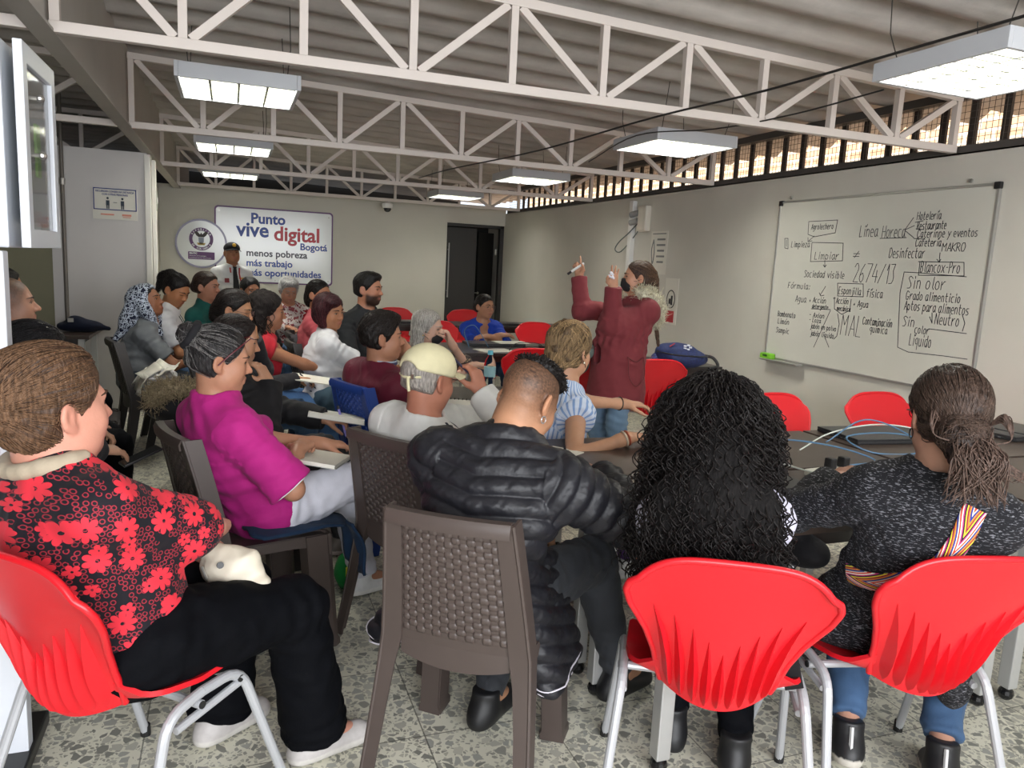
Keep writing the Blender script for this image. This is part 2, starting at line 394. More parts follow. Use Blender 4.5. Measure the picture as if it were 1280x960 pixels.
# --- door at the back
DR = mat('door_dark', '2e2b29', .45); DK = mat('door_black', '121110', .5); STEEL = mat('brushed_steel', 'b9b7b2', .3, .9)
d = empty('door_1', (3.5, YB+.2, 0)); tag(d, None, None, None, 'structure')
mb = MB(); mb.box((-.465, 0, 1.005), (.03, .1, 2.01)); mb.box((.44, 0, 1.005), (.06, .1, 2.01)); mb.box((0, 0, 2.0), (.94, .1, .05)); mb.build('frame', DR, d)
mb = MB(); mb.box((-.2, .02, .985), (.5, .04, 1.95), ch=.004); lf = mb.build('leaf', DR, d)
mb = MB(); mb.tube([(-.40, -.05, .9), (-.40, -.05, 1.72)], .011, 8); mb.tube([(-.40, -.05, 1.0), (-.40, .0, 1.0)], .007, 6); mb.tube([(-.40, -.05, 1.62), (-.40, .0, 1.62)], .007, 6); mb.build('pull_handle', STEEL, lf)
mb = MB(); a = rad(25); mb.box((.23, .12, .96), (.32, .035, 1.9), np.array([[math.cos(a), -math.sin(a), 0], [math.sin(a), math.cos(a), 0], [0, 0, 1]])); lf2 = mb.build('leaf', DK, d)
mb = MB(); mb.ball((.11, .03, .98), .02, 10); mb.tube([(.11, .03, .98), (.05, .0, .98)], .008, 6); mb.build('lever', STEEL, lf2)
mb = MB(); mb.box((.36, .0, 1.62), (.025, .03, .09)); mb.build('hinge', STEEL, d)

# --- roof trusses
TR = mat('truss_paint', 'd2c8c0', .5, noise=.03, nscale=5)
def truss(y, x0, x1, zt, label, group, n):
    t = empty('roof_truss', (x0, y, ZT), 0, label, 'truss', group)
    L = x1-x0; w = .042; zl = zt(x0)-ZT-.012; zr = zt(x1)-ZT-.012
    MB().bar((0, 0, w/2), (L, 0, w/2), w, w, ch=.004).build('bottom_chord', TR, t)
    MB().bar((0, 0, zl-w/2), (L, 0, zr-w/2), w, w, ch=.004).build('top_chord', TR, t)
    H = lambda x: zl+(zr-zl)*x/L-w
    xs = [.02]+[L*(i+.0)/n for i in range(1, n)]+[L-.02]
    for x in xs: MB().bar((x, 0, w), (x, 0, H(x)), .034, .036, up=(0, 1, 0)).build('web_post', TR, t)
    for i in range(n):
        a, b = xs[i], xs[i+1]; q = .03
        if i % 2 == 0: MB().bar((a+q, 0, H(a)), (b-q, 0, w), .034, .03, up=(0, 1, 0)).build('diagonal', TR, t)
        else: MB().bar((a+q, 0, w), (b-q, 0, H(b)), .034, .03, up=(0, 1, 0)).build('diagonal', TR, t)
    return t
LB = ['nearest white steel lattice truss crossing the whole ceiling', 'second white steel lattice truss, behind the nearest ceiling lamps', 'third white steel lattice truss, over the seated rows at the back', 'farthest white steel lattice truss, just in front of the back wall sign']
for y, lb in zip((3.43, 5.82, 8.22, 10.62), LB): truss(y, -.63, 3.955, roof_z, lb, 'white lattice roof trusses', 10)
LB2 = ['white lattice truss beyond the girder at upper left, nearest the glass-door cabinet', 'white lattice truss beyond the girder, above the white partition top', 'white lattice truss beyond the girder, deepest in the left bay']
for y, lb in zip((3.43, 5.82, 8.22), LB2): truss(y, -5.4, -.70, lambda x: 2.66, lb, 'left bay roof trusses', 8)

# --- ceiling lamps: square troffers with a louvre grid, hung on wires
HOUS = mat('lamp_housing', 'c3c6cb', .4); GRID = mat('lamp_grid', '9c9e92', .6); TUBE = mat('lamp_tube', 'fffdf0', .3, emit=6.0)
REFL = mat('lamp_reflector', 'f6f5ea', .25)
def light(x, y, z, label, power=27):
    t = empty('ceiling_light', (x, y, z), 0, label, 'ceiling lamp', 'square louvred ceiling lamps'); w = .61; h = .075
    m = MB()
    for s in (-1, 1):
        m.box((s*(w/2-.01), 0, h/2), (.02, w, h), ch=.003); m.box((0, s*(w/2-.01), h/2), (w-.04, .02, h), ch=.003)
    m.box((0, 0, h-.004), (w-.02, w-.02, .008)); m.build('housing', HOUS, t)
    MB().box((0, 0, h-.013), (w-.05, w-.05, .006)).build('reflector', REFL, t)
    m = MB()
    for i in range(1, 4): m.box((-(w-.05)/2+(w-.05)*i/4, 0, .018), (.010, w-.045, .03))
    for i in range(1, 8): m.box((0, -(w-.05)/2+(w-.05)*i/8, .018), (w-.045, .009, .03))
    m.build('louvre', GRID, t)
    for i in range(4):
        xx = -(w-.05)/2+(w-.05)*(i+.5)/4; MB().tube([(xx, -.27, .05), (xx, .27, .05)], .010, 8).build('tube', TUBE, t)
    for sx_ in (-.24, .24):
        for sy in (-.24, .24): MB().tube([(sx_, sy, h), (sx_*1.05, sy*1.2, .20), (sx_*1.02, sy*1.3, .40)], .0025, 5).build('hanging_wire', mat('wire_dark', '3a3733', .6), t)
    lamp('lamp_light', 'AREA', (x, y, z+.056), power, (1.0, .98, .92), (0, 0, 0), shape='SQUARE', size=.52)
    return t
light(.045, 4.60, 2.28, 'bright square ceiling lamp at left, between the nearest and second trusses')
light(.03, 7.10, 2.28, 'middle one of the three lit square lamps in the left row')
light(0, 9.55, 2.28, 'farthest lit square lamp of the left row, in front of the sign wall')
light(2.86, 2.36, 2.28, 'large nearest square lamp at upper right, above the whiteboard side')
light(2.86, 4.72, 2.28, 'bright square lamp of the right row, above the woman in the red coat')
light(2.84, 7.36, 2.28, 'dim square lamp of the right row, behind the second truss', 17)
light(2.80, 10.0, 2.28, 'farthest square lamp of the right row, over the dark door', 19)

# --- cables under the roof
CAB = mat('black_cable', '1c1b1a', .5)
m = MB(); m.tube(spline([(2.10, .9, 2.20), (2.07, 2.0, 2.195), (2.04, 2.7, 2.19), (1.98, 3.5, 2.2), (1.85, 4.7, 2.17), (1.7, 6.2, 2.19), (1.66, 7.2, 2.2)], 6), .005, 6); tag(m.build('cable', CAB), 'long black cable strung under the trusses across the ceiling', 'cable')
m = MB(); m.tube(spline([(2.66, 2.7, 2.27), (2.6, 3.2, 2.24), (2.52, 3.75, 2.24), (2.45, 4.5, 2.30), (2.55, 5.4, 2.24)], 6), .004, 6); tag(m.build('cable', CAB), 'short black cable behind the nearest right lamp', 'cable')

# ================================================================== WALL FITTINGS
ALU = mat('aluminium', 'b5b4b0', .35, .7); BLK = mat('black_plastic', '1d1d1e', .4); WB = mat('whiteboard_surface', 'cccbc1', .28, noise=.02, nscale=5)
wb = empty('whiteboard', (XW, 4.0, .82), 0, 'large whiteboard covered in handwriting on the right wall', 'whiteboard')
MB().box((-.012, 0, .6), (.014, 1.78, 1.18)).build('panel', WB, wb)
m = MB()
for s in (-1, 1): m.box((-.014, s*.893, .6), (.022, .016, 1.2), ch=.003)
m.box((-.014, 0, .008), (.022, 1.8, .016), ch=.003); m.box((-.014, 0, 1.192), (.022, 1.8, .016), ch=.003); m.build('frame', ALU, wb)
for y, z in ((.885, .015), (-.885, .015), (.885, 1.185), (-.885, 1.185)):
    MB().box((-.0165, y, z), (.026, .04, .04), ch=.006).build('corner_cap', BLK, wb)
MB().box((-.05, .68, -.004), (.07, .42, .012), ch=.003).build('marker_tray', ALU, wb)
m = MB()
for y in (.80, -.70): m.tube([(0, y, 1.225), (-.014, y, 1.225)], .012, 10)
m.build('mounting_screw', STEEL, wb)
# handwriting: board uv from photo pixels, u from left edge 0..1.8, v from the bottom
INK = mat('marker_ink', '34343a', .6)
Hm = MB(); AX = np.array((0, -1.0, 0)); AY = np.array((0, 0, 1.0)); NB = (-1, 0, 0)
def bp(px, py):
    p = at_x(px, py, XW-.02)-np.array((XW, 4.0, .82)); return np.array((-.0195, p[1], p[2]))
def write(txt, px, py, px2, cap, seed=1, w=.0042):
    cap *= .86
    """handwriting from pixel (px,py) to about px2; cap = cap height in m"""
    a, b = bp(px, py), bp(px2, py); L = abs(b[1]-a[1]); st = strokes(txt, a, AX, AY, cap, seed=seed)
    ext = max(abs(p[1]-a[1]) for s_ in st for p in s_); nar = L/ext
    for s_ in st: ribbon(Hm, [np.array((q[0], a[1]+(q[1]-a[1])*nar, q[2])) for q in s_], w, NB)
def line(*pp, w=.0045): ribbon(Hm, [bp(*p) for p in pp], w, NB)
for t in [('Agrolechero', 1014, 287, 1041, .045), ('Limpieza', 989, 309, 1012, .05), ('Limpiar', 1018, 324, 1048, .06), ('Línea', 1074, 296, 1097, .085), ('Horeca', 1102, 297, 1131, .085), ('Hotelería', 1146, 275, 1176, .055), ('Restaurante', 1146, 287, 1182, .055), ('Caterinne y eventos', 1146, 297, 1221, .055),
          ('Cafetería', 1144, 308, 1176, .055), ('#', 1066, 322, 1074, .06), ('Desinfectar', 1111, 322, 1155, .07), ('MAKRO', 1177, 314, 1206, .055), ('Sociedad visible', 1005, 346, 1055, .055), ('2674/13', 1066, 352, 1117, .14), ('Blancox-Pro', 1150, 340, 1199, .075), ('Fórmula:', 985, 360, 1012, .05), ('Esponjilla', 1048, 367, 1076, .055),
          ('física', 1083, 371, 1103, .06), ('Agua +', 994, 377, 1013, .055), ('Acción', 1016, 378, 1032, .045), ('detergente', 1015, 385, 1035, .035), ('+', 1040, 375, 1044, .05), ('Acción', 1045, 379, 1060, .045), ('mecánica', 1046, 388, 1063, .038), ('+ Agua', 1066, 383, 1085, .05), ('Bombonato', 972, 395, 994, .045), ('Limón', 972, 404, 986, .045), ('Sampic', 970, 415, 986, .045),
          ('- Axion', 1011, 396, 1030, .04), ('- Loza', 1011, 402, 1026, .035), ('jabón en polvo', 1013, 410, 1045, .04), ('jabón líquido', 1013, 419, 1042, .04), ('MAL', 1050, 418, 1075, .16), ('Contaminación', 1078, 405, 1115, .055), ('química', 1087, 415, 1109, .055), ('Sin olor', 1134, 360, 1181, .085), ('Grado alimenticio', 1132, 374, 1200, .06), ('Aptos para alimentos', 1130, 387, 1211, .065),
          ('Sin', 1128, 407, 1142, .07), ('color', 1143, 416, 1161, .055), ('Neutro', 1168, 405, 1198, .075), ('Líquido', 1136, 431, 1163, .08)]: write(*t[:5], seed=t[1])
for l in [((1011, 277), (1047, 275), (1044, 291), (1018, 296), (1010, 293), (1011, 277)), ((1018, 295), (1011, 301)), ((1010, 297), (1010, 302), (1015, 301)), ((1015, 303), (1054, 304), (1053, 326), (1013, 327), (1015, 303)), ((1031, 327), (1031, 333)), ((1029, 331), (1031, 334), (1033, 331)), ((1100, 298), (1133, 297)),
          ((1132, 286), (1142, 272)), ((1132, 287), (1143, 282)), ((1131, 288), (1142, 297)), ((1144, 278), (1154, 276)), ((1145, 286), (1155, 287)), ((1142, 298), (1156, 299)), ((1175, 316), (1174, 327)), ((1171, 324), (1174, 328), (1176, 324)), ((1148, 327), (1205, 328), (1205, 345), (1148, 344), (1150, 327)), ((1130, 340), (1148, 341), (1208, 346)),
          ((1130, 341), (1125, 366), (1122, 434), (1135, 440), (1180, 445), (1209, 449)), ((1047, 354), (1079, 355), (1079, 371), (1047, 370), (1047, 354)), ((1043, 372), (1043, 386), (1052, 393), (1062, 388), (1064, 374)), ((1014, 386), (1038, 387)), ((1025, 369), (1032, 358)), ((1024, 366), (1026, 370), (1030, 369)), ((1047, 392), (1049, 405), (1046, 420), (1042, 424)), ((1017, 434), (1038, 388)), ((1030, 419), (1036, 434)),
          ((1161, 411), (1208, 417)), ((1165, 391), (1165, 404), (1162, 396)), ((1203, 394), (1206, 404), (1203, 414)), ((981, 298), (985, 298), (985, 311), (981, 310), (981, 298)), ((983, 300), (983, 308))]: line(*l)
Hm.build('handwriting', INK, wb)
GRN = mat('eraser_green', '7cc22e', .6)
er = empty('board_eraser', (XW-.05, 4.83, .795), 0, 'lime green board eraser hanging at the lower left corner of the whiteboard', 'eraser')
MB().box((0, 0, .045), (.05, .13, .045), ch=.012).build('body', GRN, er); MB().box((-.0, 0, .018), (.046, .125, .014), ch=.003).build('felt', mat('felt', '3d4a2a', .9), er); MB().box((-.026, 0, .05), (.003, .05, .015)).build('logo_patch', mat('eraser_mark', '2f5f1c', .6), er)

# trunking, emergency light, posters
TW = mat('trunking', 'e0dfdb', .4)
MB_ = MB().box((XW-.025, 7.2, 1.08), (.05, .075, 2.16), ch=.006); tag(MB_.build('cable_trunking', TW), 'white vertical cable trunking on the right wall behind the woman in red', 'trunking')
el = empty('emergency_light', (XW+.003, 6.98, 1.86), 0, 'cream wall unit with two lamps and a looped cable beside the trunking', 'emergency light')
MB().box((-.03, -.03, .11), (.07, .17, .26), ch=.02).build('case', mat('cream_plastic', 'd6d0c2', .45), el)
for z in (.07, .15): MB().tube([(-.05, .06, z+.02), (-.09, .15, z+.0)], .03, 10).build('spot_head', mat('grey_plastic', '8b8a88', .4), el)
MB().tube(spline([(-.02, .06, .10), (-.06, .2, -.02), (-.06, .42, -.12), (-.06, .5, -.2), (-.05, .38, -.22), (-.02, .15, -.05), (0, .08, .05)], 6), .006, 6).build('cable', mat('cable_grey', '56605f', .5), el)
PAP = mat('paper', 'd9d6cb', .7); PINK_ = mat('print_grey', '7d7f7c', .7); RED_ = mat('print_red', 'b3343a', .6)
def poster(name, y, z, w, h, label, deco):
    t = empty(name, (XW, y, z), 0, label, 'poster'); MB().box((-.003, 0, 0), (.004, w, h)).build('sheet', PAP, t); deco(t); return t
def d1(t):
    m = MB()
    for i, L in enumerate((.15, .16, .13, .15, .12)): m.box((-.006, -.04, .13-.055*i), (.002, L, .018))
    m.tube(spline([(-.006, .10, .13), (-.006, .13, .02), (-.006, .1, -.11), (-.006, .075, 0), (-.006, .10, .13)], 4), .006, 5); m.box((-.006, 0, .185), (.002, .25, .01)); m.build('print', PINK_, t)
poster('wall_notice', 6.66, 1.63, .31, .42, 'small printed notice with grey text lines, upper one on the right wall', d1)
def d2(t):
    m = MB(); m.tube([(-.006, .07*math.cos(a), .02+.085*math.sin(a)) for a in np.linspace(0, 2*math.pi, 24, endpoint=False)], .005, 5, closed=True); m.box((-.006, .02, 0), (.002, .03, .05)); m.box((-.006, -.015, .01), (.002, .03, .09)); m.build('print', mat('print_black', '2c2a2a', .7), t)
    m = MB(); m.box((-.006, 0, -.145), (.003, .14, .11)); m.build('red_box', RED_, t)
poster('wall_notice', 6.36, 1.17, .23, .44, 'small notice with circled pictogram over a red box, on the right wall', d2)

# ================================================================== SIGN ON THE BACK WALL
PUR = mat('sign_purple', '5d3168', .4); SW = mat('sign_white', 'dde0e0', .15); BLU = mat('letter_blue', '1f3f94', .4); REDL = mat('letter_red', 'c0303c', .4); BL2 = mat('letter_dark', '3a3a44', .4)
sg = empty('wall_sign', (.575, YB, 1.01), 0, 'white wall sign reading Punto vive digital Bogotá with a purple edge', 'sign')
def rrect(w, h, r, n=6):
    out = []
    for cx, cy, a0 in ((w/2-r, h/2-r, 0), (-w/2+r, h/2-r, 90), (-w/2+r, -h/2+r, 180), (w/2-r, -h/2+r, 270)):
        out += [(cx+r*math.cos(rad(a0+90*i/n)), cy+r*math.sin(rad(a0+90*i/n))) for i in range(n+1)]
    return out
MB().prism(rrect(1.56, 1.02, .05), (0, -.012, .51), (1, 0, 0), (0, 0, 1), (0, 1, 0), .012).build('border', PUR, sg)
MB().prism(rrect(1.52, .98, .04), (0, -.016, .51), (1, 0, 0), (0, 0, 1), (0, 1, 0), .006).build('panel', SW, sg)
def word(s, x, z, size, m, bold=.004, sx=1.0): return text_mesh('lettering', s, size, m, sg, (x, -.0175, z), (1, 0, 0), (0, 0, 1), 'LEFT', bold, .001, sx)
word('Punto', -.32, .815, .19, BLU, .006)
word('vive', -.50, .635, .27, BLU, .007, .98); word('digital', -.02, .60, .27, REDL, .007, .98)
word('Bogotá', .33, .485, .13, BLU, .003)
word('menos pobreza', -.38, .37, .13, BL2, .003); word('más trabajo', -.38, .235, .13, BLU, .003); word('más oportunidades', -.38, .105, .13, BLU, .003)
m = MB()
for x, z in ((-.72, .95), (.72, .95), (0, .045), (.72, .06)): m.tube([(x, -.02, z), (x, -.016, z)], .010, 8)
m.build('screw', STEEL, sg)
cs_ = empty('round_sign', (-.37, YB, 1.51), 0, 'round white sign with purple ring and coat of arms, left of the big sign', 'sign')
RX = np.array([[1, 0, 0], [0, 0, -1], [0, 1, 0]]).T
Ry = np.array([[1, 0, 0], [0, 0, -1.0], [0, 1.0, 0]])
def disc(r, y0, y1, c=(0, 0), n=40): 
    m = MB(); m.lathe([(r, -y0), (r, -y1)], n, (c[0], 0, c[1]), np.array([[1, 0, 0], [0, 0, -1.0], [0, 1.0, 0]])); return m
# disc axis maps local z to -y: z value v -> y = -v
def disk(name, r, depth, lift, mtl, c=(0, 0)): return MB().lathe([(r, lift), (r, lift+depth)], 40, (c[0], 0, c[1]), np.array([[1, 0, 0], [0, 0, -1.0], [0, 1.0, 0]])).build(name, mtl, cs_, angle=40)
disk('rim', .325, .028, .0, mat('rim_grey', '8d8ba5', .3)); disk('face', .30, .003, .028, SW); disk('ring', .15, .002, .031, PUR, (.0, .06)); disk('ring_centre', .108, .002, .033, SW, (.0, .06))
m = MB(); k = -.037
m.prism([(-.035, .03), (.035, .03), (.033, -.03), (0, -.06), (-.033, -.03)], (0, k, .05), (1, 0, 0), (0, 0, 1), (0, 1, 0), .003)
m.build('shield', mat('arms_grey', '8f98a8', .5), cs_)
m = MB(); m.prism([(-.085, .06), (-.05, .075), (-.015, .035), (0, .06), (.015, .035), (.05, .075), (.085, .06), (.06, .02), (.035, .0), (-.035, .0), (-.06, .02)], (0, k, .085), (1, 0, 0), (0, 0, 1), (0, 1, 0), .002); m.build('condor', mat('arms_dark', '3f3a38', .6), cs_)
m = MB(); m.prism([(-.04, 0), (.04, 0), (.055, .03), (-.055, .03)], (0, k, -.02), (1, 0, 0), (0, 0, 1), (0, 1, 0), .002); m.build('ribbon', mat('arms_gold', 'b59a55', .5), cs_)
def arc_text(s, r, a0, a1, size, flip=False):
    for i, ch in enumerate(s):
        if ch == ' ': continue
        a = rad(a0+(a1-a0)*i/max(1, len(s)-1)); c_ = np.array((r*math.cos(a), -.0345, .06+r*math.sin(a)))
        up = np.array((math.cos(a), 0, math.sin(a)))*(-1 if flip else 1); ax = np.array((up[2], 0, -up[0]))
        text_mesh('lettering', ch, size, SW, cs_, c_-up*size*.35-ax*size*.3, ax, up, 'LEFT', .001, .0008)
arc_text('REPUBLICA', .129, 150, 30, .03); arc_text('DE COLOMBIA', .129, 215, 325, .03, True)
m = MB(); m.prism(rrect(.33, .10, .008), (.0, -.034, -.16), (1, 0, 0), (0, 0, 1), (0, 1, 0), .003); m.build('plate', PUR, cs_)
text_mesh('lettering', 'MinTIC', .032, SW, cs_, (-.15, -.0355, -.142), (1, 0, 0), (0, 0, 1), 'LEFT', .001); text_mesh('lettering', 'Ministerio de Tecnologías', .02, SW, cs_, (-.15, -.0355, -.170), (1, 0, 0), (0, 0, 1)); text_mesh('lettering', 'de la Información y las Comunicaciones', .017, SW, cs_, (-.15, -.0355, -.195), (1, 0, 0), (0, 0, 1))

# distance notice on the partition
dn = empty('wall_notice', (-.905, 7.26, 1.78), 0, 'white notice with blue frame about keeping distance, on the left partition', 'poster')
NAVY = mat('print_navy', '2b3676', .6)
MB().box((0, -.003, -.01), (.335, .004, .25)).build('sheet', PAP, dn)
m = MB()
for s in (-1, 1): m.box((s*.158, -.006, .03), (.008, .003, .17)); m.box((0, -.006, .03+s*.085), (.324, .003, .008))
m.build('frame_print', NAVY, dn)
text_mesh('lettering', 'RECUERDEN CONSERVAR DISTANCIA', .021, NAVY, dn, (0, -.0065, .086), (1, 0, 0), (0, 0, 1), 'CENTER', .0006, .0006, .80); text_mesh('lettering', 'CON OTRAS PERSONAS', .021, NAVY, dn, (0, -.0065, .062), (1, 0, 0), (0, 0, 1), 'CENTER', .0006, .0006, .85)
m = MB()
for x in (-.055, .055): m.ball((x, -.0065, .038), (.009, .002, .01), 8); m.box((x, -.0065, .0), (.026, .002, .04)); m.box((x-.006, -.0065, -.033), (.009, .002, .03)); m.box((x+.007, -.0065, -.033), (.009, .002, .03))
m.box((0, -.0065, .005), (.03, .002, .004)); m.build('figures_print', mat('print_dark', '35404a', .7), dn)
m = MB(); m.box((-.06, -.006, -.095), (.1, .002, .012)); m.box((.085, -.006, -.095), (.07, .002, .016)); m.box((.085, -.006, -.112), (.06, .002, .006)); m.build('footer_print', mat('print_orange', 'd48a76', .7), dn)
MB_ = MB().box((-.595, 7.36, 1.83), (.006, .06, .17), ch=.002); sw_ = MB_.build('switch_plate', mat('switch_grey', '9aa094', .5)); tag(sw_, 'grey switch plate on the end of the left partition', 'switch plate'); MB().box((-.590, 7.36, 1.83), (.006, .035, .05)).build('rocker', TW, sw_)
m = MB(); m.tube([(-1.285, 7.235, .76), (-1.285, 7.235, 2.66)], .016, 8); pp = m.build('conduit_pipe', mat('pipe_grey', '6c665f', .45, .3)); tag(pp, 'thin grey conduit pipe standing in front of the left partition', 'pipe')
MB().tube([(-1.285, 7.235, 1.90), (-1.285, 7.235, 1.95)], .024, 8).build('clamp', STEEL, pp)
# camera on the far truss
sc2 = empty('security_camera', (2.02, 10.62, 2.12), 0, 'small white security camera under the truss above the sign wall', 'camera')
MB().ball((0, 0, 0), .055, 14).build('dome', mat('dome_dark', '2f2f31', .2), sc2); MB().lathe([(.06, 0), (.075, .02), (.075, .06), (.02, .09)], 18).build('base', TW, sc2)
# ================================================================== CHAIRS
REDP = mat('red_plastic', 'cf1824', .34, noise=.03, nscale=8, spec=.5); TUBEP = mat('chair_tube', 'b4b6ba', .3, .2); CAP = mat('tube_cap', '1b1b1c', .5)
def red_chair():
    t = empty('red_shell_chair')
    nu, nv = 29, 27; P = np.zeros((nu, nv, 3)); us = np.linspace(-1, 1, nu); vs = np.linspace(0, 1, nv)
    def back(u, v, off=0.0):
        w = np.interp(v, [0, .1, .3, .5, .75, .88, .96, 1], [.132, .143, .157, .181, .223, .234, .227, .208])
        z = .400+.410*v-.05*abs(u)**5*v*v-.035*(u*u)*(1-v)**2*-1+.014*(1-u*u)*v
        y = -.185-.105*v-.03*v*v+.055*u*u*(.35+.65*(1-v))-.02*math.cos(v*3.1)*0
        return np.array((u*w, y-off, z))
    for i, u in enumerate(us):
        for j, v in enumerate(vs): P[i, j] = back(u, v)
    m = MB(); m.sheet(P, .006)
    edge = [back(-1, v) for v in vs]+[back(u, 1) for u in us[1:-1]]+[back(1, v) for v in vs[::-1]]
    m.tube(edge, .0085, 8)
    for k in range(9):
        u = -.82+1.64*k/8; top = .40+.30*abs(k-4)/4; n = 12; rows = []
        for i in range(n+1):
            f = i/n; v = .015+f*(top-.015); hw = .0150*max(.02, math.sin(min(1, f*1.02)**.55*math.pi))**.9+.0006; dep = .005+.026*math.sin(f**.6*math.pi)
            uu = u*(1-.04*f); c = back(uu, v); dx = hw/.165
            rows.append([back(uu-dx, v)+np.array((0, -.001, 0)), c+np.array((0, -dep, 0)), back(uu+dx, v)+np.array((0, -.001, 0))])
        V = [p for r in rows for p in r]; F = []
        for i in range(n):
            for j in range(2): a = i*3+j; F.append((a, a+1, a+4, a+3))
        m.add(V, F)
    m.build('backrest', REDP, t, smooth=True, angle=50)
    ns, mt = 21, 23; P = np.zeros((ns, mt, 3))
    for i, u in enumerate(np.linspace(-1, 1, ns)):
        for j, v in enumerate(np.linspace(0, 1, mt)):
            w = np.interp(v, [0, .08, .2, .4, .8, .95, 1], [.13, .185, .212, .22, .215, .2, .18])
            y = -.172+.402*v+(-.02*u*u if v > .8 else 0)
            z = .432+(.012+.03*max(0, 1-v*2.2))*u*u-.012*(1-u*u)*math.sin(v*math.pi)+.045*max(0, (.14-v)/.14)**2-.045*max(0, (v-.82)/.18)**2*(1 if True else 0)
            P[i, j] = (u*w, y, z)
    m = MB(); m.sheet(P, .012); m.build('seat', REDP, t, smooth=True, angle=60)
    for s in (-1, 1):
        x = s*.225
        rp = fillet([(s*.262, -.235, .012), (x, -.10, .405), (x, .0, .418)], .06, 6); MB().tube(rp, .0125, 12).build('leg', TUBEP, t)
        fp = fillet([(s*.262, .262, .012), (x, .125, .415), (x, .0, .418)], .06, 6); MB().tube(fp, .0125, 12).build('leg', TUBEP, t)
        MB().tube([(x*.98, -.075, .358), (x*.98, .125, .375)], .010, 10).build('side_bar', TUBEP, t)
        for y in (-.235, .262): MB().tube([(s*.2625, y*1.005, 0), (s*.2615, y*.995, .035)], .0145, 10).build('foot_cap', CAP, t)
    for y, z in ((-.01, .392), (.115, .395)):
        o = MB().tube([(-.235, y, z), (.235, y, z)], .011, 10).build('cross_tube', TUBEP, t)
        for s in (-1, 1): MB().tube([(s*.234, y, z), (s*.2385, y, z)], .0095, 10).build('end_plug', CAP, o)
    return t
BRN = mat('brown_plastic', '4b413d', .42, noise=.04, nscale=10, spec=.45)
BLUEP = mat('blue_plastic', '1d3a80', .4, noise=.04, nscale=10)
BLKP = mat('dark_plastic', '35302e', .42, noise=.04, nscale=10)
def rattan_chair(M_):
    t = empty('rattan_pattern_chair')
    tw = lambda z: .93 if z <= .44 else .93-.17*(z-.44)/.38
    def by(z): return -.185-.095*(max(0, z-.44)/.42)**1.15
    nu, nv = 131, 157; P = np.zeros((nu, nv, 3)); zs = np.linspace(.375, .80, nv); xs = np.linspace(-.165, .165, nu)
    for i, x in enumerate(xs):
        for j, z in enumerate(zs):
            a = (x+.165)/.33*13; b = (z-.47)/.0150; h = 0
            if .47 < z < .79 and abs(x) < .155:
                ia, ib = math.floor(a), math.floor(b); fa, fb = a-ia, b-ib
                h = .0052*(math.sin(math.pi*fb)**.35)*min(1, 2.2*abs(math.sin(math.pi*fa)))**.6 if (ia+ib) % 2 == 0 else .0008*math.sin(math.pi*fa)**.5
            zz = z-(.0 if z > .40 else (.40-z)/.025*.022*(x/.165)**2*-1)
            P[i, j] = (x*tw(z), by(z)+.012*(1-(x/.165)**2)*-1-h, zz)
    MB().sheet(P, .007).build('back_panel', M_, t, smooth=True, angle=70)
    m = MB(); m.sheet(np.array([[(x*.76, by(.82)-.012*(1-(x/.2)**2)+dy, z) for dy, z in ((-.016, .79), (-.019, .81), (-.012, .824), (.012, .824), (.018, .808), (.016, .79))] for x in np.linspace(-.215, .215, 15)]), .006); m.build('top_rail', M_, t, smooth=True, angle=40)
    for s in (-1, 1):
        zs2 = [.0, .12, .25, .36, .44, .55, .68, .76, .824]; m = MB(); A, B = [], []
        for z in zs2:
            f = max(0, .44-z)/.44; y = by(z)-.07*f**1.3; xo = s*(.222+.035*f)*tw(z); xi = s*(.163+.055*f**.7)*tw(z)
            A.append([(xi, y-.006, z), (xo, y-.006, z), (xo, y+.052-.012*f, z)])
        m.sheet(np.array(A), .008)
        m.tube([(s*(.222+.035*max(0, .44-z)/.44)*tw(z), by(z)-.07*(max(0, .44-z)/.44)**1.3-.006, z) for z in zs2], .0058, 6); m.build('rear_leg', M_, t, smooth=True, angle=35)
        m = MB(); A = []
        for z in (.0, .02, .03, .2, .40, .435):
            f = (.435-z)/.435; x, y = s*(.190+.020*f), .185+.03*f; k = 1.0 if z > .025 else 1.18; q = .036*k
            A.append([(x-s*q, y-.058, z), (x-s*q, y+q*.6, z), (x-s*q*.6, y+q, z), (x+s*q*.3, y+q, z), (x+s*q*.65, y+q*.5, z), (x+s*q*.65, y-.058, z), (x-s*q, y-.062, z)])
        m.sheet(np.array(A), .006); m.build('front_leg', M_, t, smooth=True, angle=35)
        MB().box((s*.21, .21, .004), (.05, .06, .008), ch=.002).build('glide', M_, t)
    m = MB(); A = []
    for j, v in enumerate(np.linspace(0, 1, 17)):
        A.append([(u*(.188+.022*v-.01*max(0, v-.9)*10*abs(u)), -.175+.405*v, .432-.010*(1-u*u)-.02*max(0, (v-.88)/.12)**2) for u in np.linspace(-1, 1, 17)])
    m.sheet(np.array(A), .010)
    for s in (-1, 1): m.sheet(np.array([[(s*(.189+.021*v), -.17+.39*v, .434), (s*(.191+.022*v), -.17+.39*v, .434-.035-.045*(2*v-1)**4)] for v in np.linspace(0, 1, 13)]), .006)
    m.sheet(np.array([[(u*.207, .222, .425), (u*.209, .226, .395-.05*abs(u)**4)] for u in np.linspace(-1, 1, 13)]), .006)
    m.build('seat', M_, t, smooth=True, angle=40)
    return t
_cp = {}
